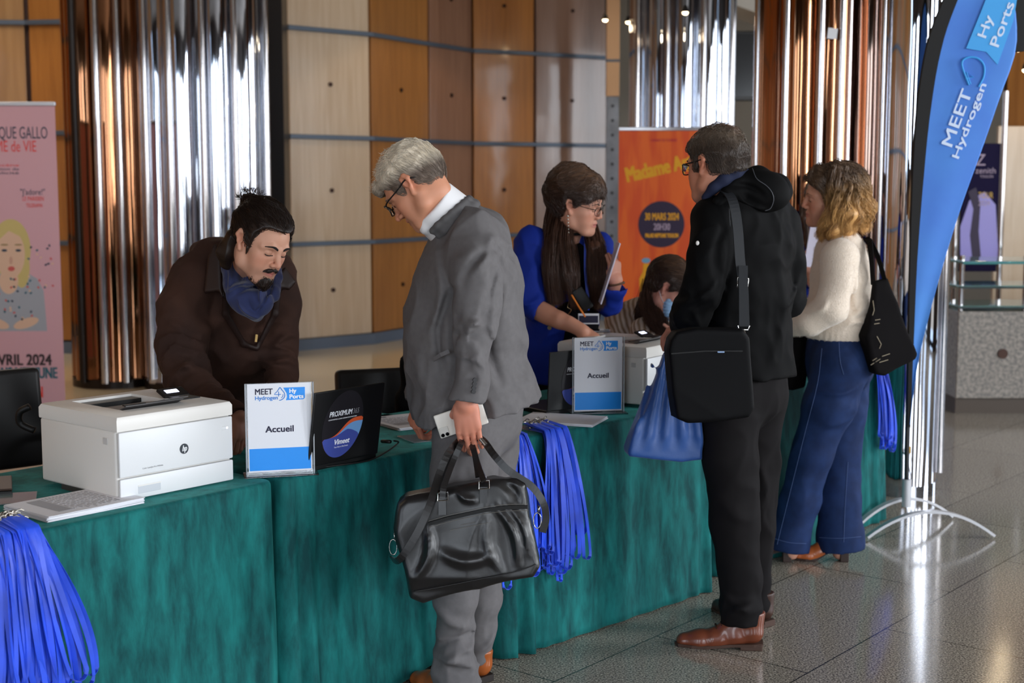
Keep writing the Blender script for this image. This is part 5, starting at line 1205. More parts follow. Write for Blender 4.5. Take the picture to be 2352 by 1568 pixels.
shoe(root,G(1085,1622,0),G(948,1566,0),tanL,soleD,lcD,L=.30)
hh=G(1112,1564,0); shoe(root,hh+np.array([.010,-.02,0]),hh+np.array([-.19,.20,0]),tanL,soleD,None,L=.29,w=1.05)
# his phone
ph=empty('smartphone',tuple(P(1059,963,4.075)),0); tag(ph,'white smartphone held against the hand of the grey suited man','phone')
ph.rotation_euler=(math.radians(6),math.radians(-18),math.radians(4))
MB().box((0,0,0),(.150,.009,.074),bev=.004,seg=3).build('case',mat('phone_white',(226,222,214),rough=.25),ph,angle=40)
cm_=MB().box((-.058,-.005,-.019),(.028,.003,.030),bev=.003).build('camera_module',mat('phone_cream',(214,212,206),rough=.2),ph)
for dx,dz in ((-.0075,-.008),(.0065,-.008)): MB().cyl((-.058+dx,-.005,-.019+dz),(-.058+dx,-.0085,-.019+dz),.0055,seg=16).build('camera_lens',mat('lens_black',(10,10,12),rough=.08),cm_)
# ================================================================ leather bag
lea=mat('leather_black',(26,25,26),rough=.34,coat=.25,coatr=.25,bump=.35,bscale=14,bdist=.006); stl=mat('steel_fitting',(190,188,184),rough=.2,metal=1)
YB_=3.99
bag=empty('leather_bag',tuple(P(1080,1240,YB_))); tag(bag,'black leather briefcase bag hanging from the hand of the grey suited man','bag')
def wp(o): return worldpart(o,bag)
S=Sculpt(); out=[(918,1150),(935,1136),(985,1128),(1070,1110),(1130,1098),(1186,1096),(1204,1106),(1212,1140),(1217,1180),(1234,1255),(1241,1285),(1226,1312),(1100,1341),(975,1370),(948,1356),(936,1300),(910,1205)]
polysdf(S,[P(x,y,YB_) for x,y in out],(0,-1,.0),.08,rd=.016,thick=lambda u,v: np.interp(v,[-.17,-.13,.02,.16],[.070,.082,.06,.034]))
S.disp(ridge(wob(31,22,(1,1,.6))),.004); S.disp(wob(32,9),.006)
for a,b_,w,am in [((985,1215),(960,1320),.014,.010),((1140,1165),(1190,1290),.012,.010),((1165,1160),(1212,1270),.010,.008),((1010,1265),(1130,1275),.018,.008),((1050,1130),(1090,1150),.010,.008),((1150,1110),(1190,1150),.012,-.007),((1120,1190),(1150,1310),.014,.006)]:
    S.disp(fold(P(*a,3.93),P(*b_,3.93),w),am*1.7)
o=garment(bag,'bag_body',S,lea,.005,1); o.matrix_parent_inverse=M_of(bag).inverted()
def fy(py): return float(np.interp(py,[1095,1150,1260,1320,1370],[YB_-.036,YB_-.054,YB_-.084,YB_-.082,YB_-.07]))
def BP(px,py,o_=.0): return tuple(P(px,py,fy(py)-o_))
zipm=mat('zip_black',(8,8,9),rough=.6); stt=mat('stitch_grey',(110,106,100),rough=.8)
wp(MB().strap([BP(x,y,.002) for x,y in ((985,1203),(1030,1190),(1110,1172),(1160,1165),(1212,1164))],Vector((0,0,1)),.010,.006).build('zip_pocket',zipm))
for off in (-7,8): wp(MB().tube([BP(x,y+off,.0055) for x,y in ((985,1203),(1030,1190),(1110,1172),(1160,1165),(1212,1164))],.0007,5).build('stitching',stt))
wp(MB().tube(spline([BP(x,y,.002) for x,y in ((950,1358),(1000,1350),(1100,1330),(1180,1314),(1232,1296))],5),.0016,6).build('bottom_piping',lea,None,True))
wp(MB().tube([BP(x,y,.004) for x,y in ((1034,1218),(1070,1210),(1122,1200))],.0006,5).build('embossed_line',stt)); wp(MB().tube([BP(x,y,.004) for x,y in ((1058,1206),(1090,1199))],.0006,5).build('embossed_line',stt))
grip=[P(1068,1008,4.04),P(1078,1006,4.04)]
for i,(tx,ty) in enumerate([(1017,1140),(1112,1113)]):
    wp(MB().strap([BP(tx-1,ty+42,.006),BP(tx-1,ty+5,.008)],Vector((1,0,0)),.022,.004).build('handle_tab',lea))
    ring=[(tx-12,ty-8),(tx+12,ty-10),(tx+12,ty+8),(tx-12,ty+10)]; wp(MB().tube([BP(x,y,.012) for x,y in ring],.0020,6,closed=True).build('buckle_ring',stl))
    wp(MB().cyl(BP(tx+2,ty-17,.012),BP(tx+2,ty-17,.018),.0045,seg=14).build('rivet',stl))
for yo,xx in ((-.025,0),(.03,-14)):
    g0=np.array([0,yo,0]); cv=spline([np.array(BP(1017+xx,1140,.01))+g0,np.array(BP(1021+xx,1112,.01))+g0,P(1040+xx*.5,1060,4.0)+g0*.5,P(1058,1020,4.02)+g0*.3,P(1066,1002,4.085),P(1078,1001,4.085),P(1086,1025,4.04)+g0*.3,P(1098+xx*.3,1065,4.0)+g0*.5,np.array(BP(1112+xx,1100,.01))+g0],6)
    wp(MB().strap([tuple(p_) for p_ in cv],[Vector(cv[min(i+1,len(cv)-1)]-cv[max(i-1,0)]).cross(Vector((0,1,0))) for i in range(len(cv))],.017,.006).build('handle',lea))
cv=spline([P(900,1284,3.95),P(914,1287,3.88),P(935,1262,3.865),P(965,1210,3.875),P(990,1150,3.90),P(1008,1090,3.95),P(1030,1040,3.98),P(1060,1008,4.06),P(1085,1002,4.075),P(1110,1012,4.04),P(1135,1045,4.0),P(1165,1078,3.98),P(1195,1098,3.97),P(1225,1120,3.96),P(1248,1155,3.95),P(1254,1190,3.95),P(1246,1222,3.95)],5)
wp(MB().strap([tuple(p_) for p_ in cv],[Vector(cv[min(i+1,len(cv)-1)]-cv[max(i-1,0)]).cross(Vector((0,1,0))) for i in range(len(cv))],.021,.004).build('shoulder_strap',lea))
for (x,y) in ((903,1256),(1234,1195)):
    r_=[P(x+9*math.cos(a),y+18*math.sin(a),3.955) for a in np.linspace(0,2*math.pi,14,endpoint=False)]; wp(MB().tube([tuple(p_) for p_ in r_],.0018,6,closed=True).cyl(tuple(P(x+3,y-20,3.96)),tuple(P(x+4,y-34,3.965)),.004,seg=10).build('snap_hook',stl,None,True))
wp(MB().cyl(tuple(P(1104,1008,4.02)),tuple(P(1116,1022,4.01)),.006,seg=12).build('strap_slider',stl))
# ================================================================ 2. man in black hooded jacket
root=person('person seen from behind in a black hooded jacket, black trousers and brown shoes')
c=P(1642,381,4.83); R=euler_frame(42,6,4); neck=P(1672,470,4.88)
Vh,Fh,Ch,Vl=headmesh(c,R,1.0,neck,(.062,.070),(196,134,108),(160,90,80),jaw=1.03)
V3,F3=core([[(P(1690,470,4.86),.07),(P(1715,620,4.86),.10),(P(1715,860,4.88),.10)],[(P(1680,900,4.8),.06),(P(1690,1200,4.76),.045),(P(1706,1440,4.74),.03)],[(P(1740,900,4.93),.06),(P(1735,1200,4.98),.04),(P(1740,1390,4.98),.028)],[(P(1650,510,4.78),.03),(P(1614,640,4.72),.028),(P(1598,705,4.74),.026),(P(1592,738,5.0),.022)],[(P(1780,520,4.95),.035),(P(1806,690,5.0),.026),(P(1770,715,5.18),.022)]])
S=Sculpt(); hand(S,P(1582,742,5.02),(-.75,.55,-.35),(-.2,.0,1),1,[(30,35,20)]*4,sc=.95); Va,Fa=S.mesh(.0028)
build_body(root,[(Vh,Fh,Ch),(V3,F3,tone(V3,(190,130,104))),(Va,Fa,tone(Va,(190,126,104)))],skinM)
face_bits(root,c,R,('brown',(60,44,36)),Vl); glasses(root,c,R,mat('glasses_black',(16,16,18),rough=.25),rr=.0022)
S=Sculpt(); haircap(S,.009,.006,HL,k=.006); S.disp(ridge(wob(6,80,(1,.5,1))),.0045); hs=S.mesh(.003)
hb2=hair_mat('hair_brown_grey',(70,58,50),(40,32,28))
def tone_b(V):
    c_=np.tile(np.array(lin((72,60,52))),(len(V),1)); g_=np.clip((V[:,2]-.03)/.08,0,1)[:,None]*.6; c_=c_*(1-g_)+np.array(lin((130,114,98)))*g_
    w=np.exp(-(((V[:,0]-.01)/.022)**2+((V[:,1]+.055)/.030)**2+((V[:,2]-.115)/.03)**2))[:,None]*.55; return c_*(1-w)+np.array(lin((176,122,96)))*w
st,_=strands(hs,4600,lambda P_,n: np.stack([P_[:,0]*3+.25,-.5-P_[:,1]*2+(P_[:,2]>.09)*1.0,-.9*(P_[:,2]<.10)],1),.030,steps=6,r=.0007,lift=.007,seed=4,jit=.5,mask=lambda c_: 1-.8*np.exp(-(((c_[:,0]-.01)/.02)**2+((c_[:,1]+.055)/.025)**2))*(c_[:,2]>.08))
hair_obj(root,[hs,st],hb2,tone_b,c,R,1.0)
blk=cloth_mat('softshell_black',(11,11,12),.75,700,.15,var=.05); SD=np.array([math.cos(math.radians(38)),math.sin(math.radians(38)),0])
S=Sculpt()
def Eb(px,py,Y,r1,r2): return (P(px,py,Y),(r1,r2))
S.echain([Eb(1695,450,4.88,.11,.085),Eb(1710,490,4.87,.185,.105),Eb(1714,570,4.86,.195,.128),Eb(1718,680,4.87,.175,.135),Eb(1716,780,4.88,.18,.140),Eb(1712,850,4.88,.19,.15),Eb(1711,920,4.88,.195,.155)],SD,k=.03)
S.chain([K(1640,505,4.76,52),K(1628,590,4.70,49),K(1614,670,4.69,47),K(1592,712,4.72,46),K(1578,738,4.84,38),K(1588,748,5.0,27)],k=.010)
S.chain([K(1790,520,4.96,50),K(1806,600,4.98,44),K(1806,685,5.0,43),K(1780,715,5.12,34),K(1755,720,5.25,26)],k=.010)
S.cut(P(1712,862,4.88),(0,0,-1)); nb_=nrm(P(1655,385,4.83)-P(1685,470,4.88)); S.cut(P(1672,432,4.85),nb_,reg=(P(1655,395,4.84),.10))
S.disp(wob(41,10),.007); S.disp(ridge(wob(42,22,(1,1,.5))),.0045); wrinkles(S,421,.004,46,(1,1,.5)); S.disp(local(P(1600,700,4.68),.13,ridge(wob(424,60,(.6,1,1)))),.007); S.disp(local(P(1810,690,4.95),.10,ridge(wob(425,60,(.6,1,1)))),.006)
for a,b_,w,am in [((1650,640,4.62),(1560,700,4.66),.012,.010),((1640,690,4.62),(1570,740,4.7),.012,-.008),((1840,640,4.9),(1790,700,4.88),.012,.008),((1700,620,4.72),(1690,840,4.74),.02,.006),((1780,600,4.8),(1760,840,4.8),.02,.007),((1662,520,4.68),(1650,640,4.64),.014,-.009)]: S.disp(fold(P(*a),P(*b_),w),am*1.7)
garment(root,'jacket',S,blk,.0065,2)
S=Sculpt()   # hood lying on the shoulders
S.ell(P(1742,428,4.80),(.095,.07,.058),k=.03); S.ell(P(1765,450,4.78),(.075,.06,.055),k=.03); S.ell(P(1710,430,4.85),(.08,.08,.040),k=.03); S.ell(P(1788,440,4.90),(.05,.06,.05),k=.03)
S.chain([K(1648,464,4.72,13),K(1692,428,4.77,20),K(1740,405,4.84,20),K(1790,420,4.93,20)],k=.03)
S.chain([K(1640,460,4.80,14),K(1610,466,4.92,12)],k=.02)
for a,b_,w,am in [((1690,440,4.72),(1770,485,4.70),.010,.010),((1685,425,4.72),(1760,450,4.70),.010,-.009),((1660,430,4.74),(1720,470,4.72),.008,.007)]: S.disp(fold(P(*a),P(*b_),w),am*1.7)
hoodV,hoodF=S.mesh(.0055); hoodV=relax(hoodV,hoodF,2); hood=np_mesh('hood',hoodV,hoodF,blk,root,True)
def onsurf(V,px,py,off=.003):
    """nearest surface point towards the camera along a viewing ray"""
    d=ray(px,py); d=d/np.linalg.norm(d); q=V-np.array([0,0,CAMZ]); t=q@d; dist=np.linalg.norm(q-t[:,None]*d,axis=1); m=dist<.012
    tt=t[m].min() if m.any() else t[np.argmin(dist)]; return np.array([0,0,CAMZ])+d*(tt-off)
pipe=mat('piping_grey_soft',(70,72,78),rough=.5)
MB().tube(spline([tuple(onsurf(hoodV,x,y,.001)) for x,y in ((1728,386),(1738,410),(1760,426),(1772,440),(1777,458),(1770,478),(1757,484))],5),.0016,6).build('hood_piping',pipe,root,True)
MB().tube(spline([tuple(P(1679,450,4.70)),tuple(P(1675,480,4.685)),tuple(P(1677,520,4.675))],5),.0014,6).build('back_piping',pipe,root,True)
p_=P(1602,558,4.625); MB().sph(tuple(p_),.006,12,(1,.4,1.3)).build('sleeve_badge',mat('badge_white',(210,208,205),rough=.4),root,True)
S=Sculpt(); cs=P(1668,430,4.85); S.ec(cs-nb_*.05,cs+nb_*.03,(.085,.078),(.072,.066),SD,k=.01); S.cut(cs+nb_*.022,nb_+np.array([.25,0,0])); S.chain([K(1620,453,4.765,9),K(1640,431,4.752,11),K(1662,413,4.75,13),K(1690,402,4.765,13),K(1716,397,4.80,10)],k=.02); garment(root,'shirt_collar',S,cloth_mat('shirt_navy',(34,40,64),.8),.004,1)
tr=cloth_mat('trousers_black',(25,23,24),.8,800,.2,var=.08); S=Sculpt()
S.echain([Eb(1712,830,4.88,.165,.13),Eb(1711,900,4.88,.17,.135)],SD,k=.03)
S.chain([K(1680,910,4.82,74),K(1676,1050,4.79,66),K(1688,1190,4.77,58),K(1702,1320,4.75,51),K(1704,1400,4.74,48),K(1704,1470,4.74,46)],k=.03)
S.chain([K(1738,910,4.94,68),K(1738,1050,4.96,56),K(1732,1200,4.98,46),K(1736,1330,4.98,34),K(1738,1420,4.98,30)],k=.02)
S.cut(P(1704,1434,4.74),(0,0,-1),reg=(P(1704,1475,4.70),.105)); S.cut(P(1738,1400,4.98),(0,0,-1))
S.disp(wob(51,14,(1,1,.5)),.005); S.disp(ridge(wob(52,20,(1,1,.5))),.004); wrinkles(S,431,.003,40,(1,1,.4)); S.disp(local(P(1704,1400,4.7),.12,ridge(wob(434,60,(.5,1,1)))),.006)
for a,b_,w,am in [((1665,1370,4.68),(1745,1400,4.68),.012,.008),((1665,1415,4.68),(1745,1385,4.68),.012,.008),((1650,1150,4.7),(1740,1190,4.72),.02,.006)]: S.disp(fold(P(*a),P(*b_),w),am*1.7)
garment(root,'trousers',S,tr,.0068,2)
brL=mat('leather_brown',(110,56,36),rough=.3,coat=.35,bump=.2,bscale=50); brD=mat('leather_darkbrown',(58,36,28),rough=.4)
shoe(root,G(1752,1489,0),G(1552,1480,0),brL,mat('sole_brown',(70,48,38),rough=.6),lcD,L=.31,boot=.025)
shoe(root,G(1768,1440,0),G(1640,1398,0),brD,mat('sole_brown',(70,48,38),rough=.6),None,L=.29,boot=.02)
# messenger bag
nyl=cloth_mat('nylon_black',(10,10,12),.6,900,.2,var=.04); YM=4.50
mb_=empty('messenger_bag',tuple(P(1628,860,YM))); tag(mb_,'black messenger bag hanging at the side of the man in the black jacket','bag')
def wm(o): return worldpart(o,mb_)
S=Sculpt(); polysdf(S,[P(x,y,YM) for x,y in ((1545,758),(1590,750),(1700,754),(1716,775),(1724,860),(1729,935),(1716,956),(1640,964),(1572,968),(1545,957),(1535,900),(1526,800),(1532,775))],(0.1,-1,0),.05,rd=.014); S.disp(wob(61,12),.004); S.disp(ridge(wob(62,16)),.002)
wm(garment(None,'bag_body',S,nyl,.0055,1))
wm(MB().strap([tuple(P(x,y,YM-.056)) for x,y in ((1542,812),(1620,806),(1706,806))],Vector((0,0,1)),.004,.003).build('flap_edge',zipm)); wm(MB().box(tuple(P(1656,808,YM-.058)),(.022,.003,.005)).build('name_plate',mat('plate_blue',(110,130,160),rough=.3,metal=.5)))
stp=mat('strap_webbing',(24,27,32),rough=.6); jy=4.66
cv=spline([P(1612,470,4.86),P(1640,440,4.80),P(1664,438,4.74),P(1683,462,4.68),P(1694,520,4.655),P(1700,600,4.64),P(1707,660,4.63),P(1710,750,4.58)],6)
wm(MB().strap([tuple(p_) for p_ in cv],[Vector((1,.15,.0))]*len(cv),.034,.004).build('shoulder_strap',stp))
wm(MB().tube([tuple(P(x,y,4.615)) for x,y in ((1694,636),(1719,640),(1717,662),(1693,658))],.0028,6,closed=True).build('strap_buckle',stl,None,True)); wm(MB().strap([tuple(P(1707,610,4.622)),tuple(P(1708,750,4.572))],Vector((1,0,0)),.030,.005).build('strap_end',stp))
wm(MB().tube([tuple(P(x,y,4.56)) for x,y in ((1694,748),(1697,757),(1718,757),(1722,748))],.0026,6).build('hook_bar',stl)); 
for s_ in (-1,1): wm(MB().tube(spline([tuple(P(1708,757,4.55)),tuple(P(1708+s_*7,775,4.54)),tuple(P(1708+s_*2,788,4.54)),tuple(P(1708+s_*5,799,4.54))],4),.0022,6).build('snap_hook',stl,None,True))
# blue shopping bag
bsh=mat('bag_blue',(40,78,142),rough=.45,sheen=.2,bump=.3,bscale=12,bdist=.01); YT=4.80
tb=empty('shopping_bag',tuple(P(1530,950,YT))); tag(tb,'blue nylon shopping bag carried by the man in the black jacket','bag')
S=Sculpt(); polysdf(S,[P(x,y,YT) for x,y in ((1560,780),(1528,812),(1515,838),(1497,838),(1505,856),(1436,1030),(1440,1041),(1500,1050),(1560,1057),(1606,1050),(1612,960),(1600,800))],(0.1,-1,0),.045,rd=.012,thick=lambda u,v:np.interp(v,[-.2,-.1,.1,.2],[.055,.05,.03,.02]))
fd=wob(71,14); S.disp(lambda P_: np.sin(((P_[...,0]-P(1560,760,YT)[0])/(np.abs(P_[...,2]-P(1560,700,YT)[2])+.12))*60+fd(P_))*np.clip((P_[...,2]-P(0,1030,YT)[2])/.05,0,1),.007); S.disp(ridge(wob(72,22)),.003)
worldpart(garment(None,'bag_body',S,bsh,.0055,1),tb)
worldpart(MB().strap([tuple(p_) for p_ in spline([P(1556,800,YT),P(1560,760,4.86),P(1566,742,4.92),P(1574,760,4.88),P(1580,800,YT)],5)],Vector((1,0,0)),.02,.003).build('handle',bsh),tb)
# ================================================================ 3. blonde woman
root=person('person with wavy blonde hair, cream sweater and flared jeans at the desk')
c=P(1906,453,5.90); R=euler_frame(84,2,-10); neck=P(1922,560,5.90)
Vh,Fh,Ch,Vl=headmesh(c,R,1.02,neck,(.048,.056),(212,154,128),(184,100,92),jaw=.9,nose=.95,full=1.05,ear=False)
V3,F3=core([[(P(1922,560,5.9),.06),(P(1925,680,5.88),.09),(P(1922,800,5.88),.10)],[(P(1930,830,5.8),.06),(P(1868,1040,5.8),.045),(P(1818,1270,5.86),.03)],[(P(1930,830,5.96),.06),(P(1932,1040,5.93),.04),(P(1928,1270,5.88),.03)],[(P(1925,590,5.75),.04),(P(1905,712,5.68),.032),(P(1820,744,5.8),.02)],[(P(1922,590,6.05),.04),(P(1890,712,6.12),.032),(P(1815,740,6.02),.02)]])
S=Sculpt(); hand(S,P(1812,744,5.82),(-1,.15,-.1),(0,0,1),1,[(30,30,20)]*4,sc=.85); Va,Fa=S.mesh(.003)
build_body(root,[(Vh,Fh,Ch),(V3,F3,tone(V3,(206,150,126))),(Va,Fa,tone(Va,(206,150,126)))],skinM)
face_bits(root,c,R,('blonde',(140,102,76)),Vl,sc=1.02,thick=.8)
S=Sculpt(); LN=([-.2,-.02,.0,.012,.026,.040,.055,.075,.10],[-.30,-.30,-.12,-.06,.0,.040,.060,.072,.078]); haircap(S,.016,.008,LN,k=.008,back=.02)
for x in (-1,1):
    S.chain([((x*.072,-.03,.02),.034),((x*.084,-.045,-.04),.038),((x*.078,-.055,-.085),.034)],k=.03)
S.chain([((0,-.11,.0),.045),((0,-.125,-.05),.050),((0,-.12,-.09),.042)],k=.03)
xs,zs=np.array(LN[0]),np.array(LN[1]); 
S.disp(ridge(wob(81,48,(1,1,.5))),.008); hs=S.mesh(.0038)
hbl=hair_mat('hair_blonde',(176,134,84),(110,80,50))
def tone_bl(V):
    t=np.clip((.075-V[:,2]-V[:,1]*.3)/.13,0,1)[:,None]; a=np.array(lin((92,72,56))); b=np.array(lin((192,146,88))); return a*(1-t)+b*t
st,_=strands(hs,2600,lambda P_,n: np.stack([P_[:,0]*5,-.55-.0*P_[:,1],-.9+0*P_[:,0]],1),.075,steps=10,r=.0012,lift=.006,seed=6,jit=.25,wave=.55,wf=9)
hair_obj(root,[hs,st],hbl,tone_bl,c,R,1.02)
def tone_bw3(V):
    t=np.clip((P(0,415,5.9)[2]-V[:,2])/.12,0,1)[:,None]; return np.array(lin((104,80,60)))*(1-t)+np.array(lin((204,156,96)))*t
kk=lambda px,py,Y,r:(P(px,py,Y),r*Y/FPX)
long_locks(root,[([kk(1898,402,5.84,8),kk(1910,440,5.81,9),kk(1914,480,5.80,12),kk(1898,515,5.80,13),kk(1884,545,5.82,8)],.22),([kk(1912,395,5.82,14),kk(1924,440,5.79,16),kk(1926,485,5.78,20),kk(1918,525,5.79,17),kk(1906,545,5.8,10)],.3),([kk(1930,395,5.84,16),kk(1945,440,5.80,20),kk(1950,490,5.79,24),kk(1948,530,5.80,18)],.3),([kk(1950,410,5.88,14),kk(1970,450,5.88,18),kk(1980,490,5.87,19),kk(1985,525,5.88,12)],.25),([kk(1930,400,5.98,16),kk(1955,450,6.0,20),kk(1960,520,6.0,16)],.2)],2600,hbl,tone_bw3,77,r=.0012,name='wavy_locks',wave=.012,wf=15,clump=22)
swe=mat('sweater_cream',(236,220,202),rough=.95,sheen=.5,bump=.6,bscale=160,bdist=.004,var=.05,vscale=40); S=Sculpt()
S.echain([E(1928,540,5.90,34,.08),E(1930,572,5.90,54,.15),E(1934,630,5.90,64,.175),E(1932,700,5.89,66,.165),E(1922,750,5.89,68,.165),E(1918,800,5.89,66,.165)],X1,k=.03)
S.chain([K(1930,592,5.75,46),K(1926,650,5.70,43),K(1908,706,5.68,41),K(1862,738,5.72,35),K(1812,746,5.82,27)],k=.010)
S.chain([K(1920,592,6.05,40),K(1895,700,6.12,36),K(1815,742,6.02,26)],k=.02)
S.cut(P(1918,779,5.89),(-.05,0,-1)); S.cut(P(1915,540,5.9),nrm(P(1905,470,5.9)-P(1922,560,5.9)),reg=(P(1915,515,5.9),.09))
S.disp(wob(91,16),.007); S.disp(lambda P_: np.sin(P_[...,0]*300)*(P_[...,2]<P(0,755,5.89)[2]),.0015)
for a,b_,w,am in [((1990,740,5.8),(1930,750,5.74),.012,.009),((1975,700,5.8),(1935,730,5.74),.012,.008),((1900,690,5.62),(1860,720,5.66),.012,.008),((1960,610,5.75),(1955,720,5.76),.014,-.009)]: S.disp(fold(P(*a),P(*b_),w),am*1.7)
sV,sF=S.mesh(.006); sV=relax(sV,sF,2); sw=np_mesh('sweater',sV,sF,swe,root,True)
fz,_=strands((sV,sF),9000,lambda P_,n:n*.7+rng.normal(size=P_.shape)*.8,.008,steps=2,r=.00045,lift=.004,seed=12,jit=.3,grav=1); np_mesh('sweater_fuzz',fz[0],fz[1],swe,root,True)
jn=cloth_mat('denim_blue',(30,50,92),.8,900,.3,var=.25,vs=14,col2=(22,38,74)); S=Sculpt()
S.echain([E(1922,770,5.89,66,.16),E(1926,810,5.89,73,.175),E(1928,850,5.89,72,.17)],X1,k=.03); S.ell(P(1960,830,5.88),(.075,.14,.09),k=.04)
S.chain([K(1932,840,5.80,70),K(1905,930,5.78,60),K(1868,1040,5.80,46),K(1838,1150,5.83,45),K(1812,1240,5.85,45),K(1806,1300,5.85,47)],k=.03)
S.chain([K(1938,850,5.97,62),K(1940,950,5.95,52),K(1932,1040,5.93,47),K(1929,1150,5.90,49),K(1930,1230,5.88,52),K(1930,1300,5.88,54)],k=.02)
S.cut(P(1810,1262,5.85),(-.1,0,-1),reg=(P(1806,1310,5.85),.125)); S.cut(P(1930,1250,5.88),(0,0,-1),reg=(P(1932,1305,5.88),.135))
S.disp(wob(101,14,(1,1,.6)),.006); S.disp(ridge(wob(102,20,(1,1,.6))),.0035); wrinkles(S,441,.003,44,(1,1,.6))
for a,b_,w,am in [((1975,880,5.72),(1880,900,5.68),.012,.008),((1980,920,5.75),(1900,980,5.7),.014,.008),((1990,870,5.75),(1960,960,5.75),.012,-.008)]: S.disp(fold(P(*a),P(*b_),w),am*1.7)
jV,jF=S.mesh(.0068); jV=relax(jV,jF,2); np_mesh('jeans',jV,jF,jn,root,True)
sj=mat('seam_blue',(72,92,136),rough=.8)
for pts_ in (((1888,800),(1878,880),(1850,990),(1815,1130),(1785,1250)),((1948,1060),(1942,1150),(1938,1245)),((1776,1236),(1815,1246),(1852,1248)),((1882,1234),(1930,1236),(1978,1232)),((1927,785),(1930,830),(1938,860))): MB().tube([tuple(onsurf(jV,x,y,.0008)) for x,y in spline(pts_,4)],.0011,5).build('seam',sj,root)
bt_=mat('boot_tan',(176,92,44),rough=.34,coat=.3,bump=.2,bscale=60); hl_=mat('heel_wood',(52,36,30),rough=.5)
shoe(root,G(1958,1298,0)+np.array([0,.07,0]),G(1842,1292,0)+np.array([0,.05,0]),bt_,hl_,None,heelh=.075,boot=.0,L=.235,w=.92,name='ankle_boot',block=(.045,.024))
shoe(root,G(1826,1300,0)+np.array([0,.08,0]),G(1720,1300,0)+np.array([0,.10,0]),bt_,hl_,None,heelh=.070,boot=.0,L=.235,w=.92,name='ankle_boot',block=(.045,.024))
# black tote
YK=5.72; tk=empty('tote_bag',tuple(P(2040,750,YK))); tag(tk,'black cotton tote bag on the shoulder of the blonde woman','bag'); tot=cloth_mat('tote_black',(20,18,19),.9,700,.3,var=.05)
S=Sculpt(); polysdf(S,[P(x,y,YK) for x,y in ((2003,646),(2036,640),(2055,690),(2078,760),(2101,812),(2096,822),(2050,842),(2020,858),(1998,852),(1988,825),(1978,770),(1996,700))],(.2,-1,0),.04,rd=.01,thick=lambda u,v:np.interp(v,[-.2,-.1,.15,.2],[.05,.05,.02,.015])); S.disp(ridge(wob(111,16)),.004); S.disp(wob(112,9),.006)
tV,tF=S.mesh(.0055); tV=relax(tV,tF,1); worldpart(np_mesh('bag_body',tV,tF,tot,None,True),tk)
for o_ in (-.01,.012): worldpart(MB().strap([tuple(p_+np.array([0,o_,0])) for p_ in spline([P(2006,655,YK),P(2002,600,YK),P(1998,560,5.78),P(1990,548,5.86),P(2002,560,5.80),P(2020,600,5.74),P(2033,648,YK)],5)],Vector((.3,-1,0)),.022,.003).build('handle',tot),tk)
ts=mat('tote_print',(150,138,118),rough=.8)
for pts_ in (((2005,690),(2008,712),(2004,724)),((2010,735),(2022,733)),((2008,744),(2020,742)),((2014,772),(2024,790),(2020,800)),((2000,838),(2022,824)),((2004,828),(2014,822)),((2026,818),(2044,812)),((2020,832),(2040,826))): worldpart(MB().tube([tuple(onsurf(tV,x,y,.001)) for x,y in pts_],.0018,5).build('tote_print',ts),tk)
# dark coat/bag carried in front of her
YD=6.02; dk=empty('handbag',tuple(P(1820,830,YD))); tag(dk,'black handbag hanging between the man in black and the blonde woman','bag')
S=Sculpt(); polysdf(S,[P(x,y,YD) for x,y in ((1795,770),(1858,772),(1856,820),(1840,886),(1812,894),(1786,890),(1786,810))],(.2,-1,0),.05,rd=.012); S.disp(ridge(wob(121,16)),.005); S.chain([K(1800,870,YD,8),K(1790,960,YD,9),K(1786,1070,YD,7)],k=.02)
worldpart(garment(None,'bag_body',S,tot,.006,1),dk); worldpart(MB().tube(spline([tuple(P(1800,775,YD)),tuple(P(1812,748,YD-.05)),tuple(P(1835,745,YD-.08)),tuple(P(1846,775,YD))],5),.005,8).build('handle',tot,None,True),dk)
# ================================================================ 4. man in brown coat behind the desk
root=person('person with dark hair in a bun, brown suede coat and blue scarf, leaning forward')
c=P(600,556,4.50); R=euler_frame(-131,25,-7); neck=P(575,640,4.80)
Vh,Fh,Ch,Vl=headmesh(c,R,1.0,neck,(.054,.060),(214,160,134),(190,104,98),jaw=.97,nose=1.04,full=.95,stub=((70,54,50),.25))
S=Sculpt(); hand(S,P(547,946,4.41),(.10,-.25,-1),(.8,-.5,.1),1,[(22,30,20),(18,28,18),(16,26,18),(16,26,18)],sc=.92,thumb=(.5,.8,-.4),arm=P(480,915,4.55)); V1,F1=S.mesh(.0026)
S=Sculpt(); hand(S,P(617,985,4.56),(-.1,-.75,-.45),(-.3,-.8,.4),-1,[(20,30,20)]*4,sc=.95,arm=P(640,900,4.8)); V2,F2=S.mesh(.003)
V3,F3=core([[(P(570,640,4.85),.07),(P(545,760,4.98),.10),(P(530,950,5.12),.10)],[(P(430,640,4.8),.05),(P(415,800,4.74),.04),(P(440,880,4.68),.035),(P(545,942,4.41),.024)],[(P(645,640,4.98),.045),(P(644,800,4.93),.032),(P(645,870,4.86),.028),(P(619,965,4.58),.020)],
 [(P(500,950,5.12),.07),(np.array([P(500,950,5.12)[0],5.14,.45]),.05),(np.array([P(500,950,5.12)[0],5.16,.06]),.035)],[(P(580,950,5.2),.07),(np.array([P(590,950,5.2)[0],5.22,.45]),.05),(np.array([P(590,950,5.2)[0],5.24,.06]),.035)]])
build_body(root,[(Vh,Fh,Ch),(V1,F1,tone(V1,(204,144,118))),(V2,F2,tone(V2,(204,144,118))),(V3,F3,tone(V3,(204,144,118)))],skinM)
face_bits(root,c,R,('black',(30,20,17)),Vl,thick=1.5,lash=1.5)
hk=hair_mat('hair_dark',(34,24,20),(20,14,12)); tone_dk=lambda V: np.tile(np.array(lin((40,28,23))),(len(V),1))
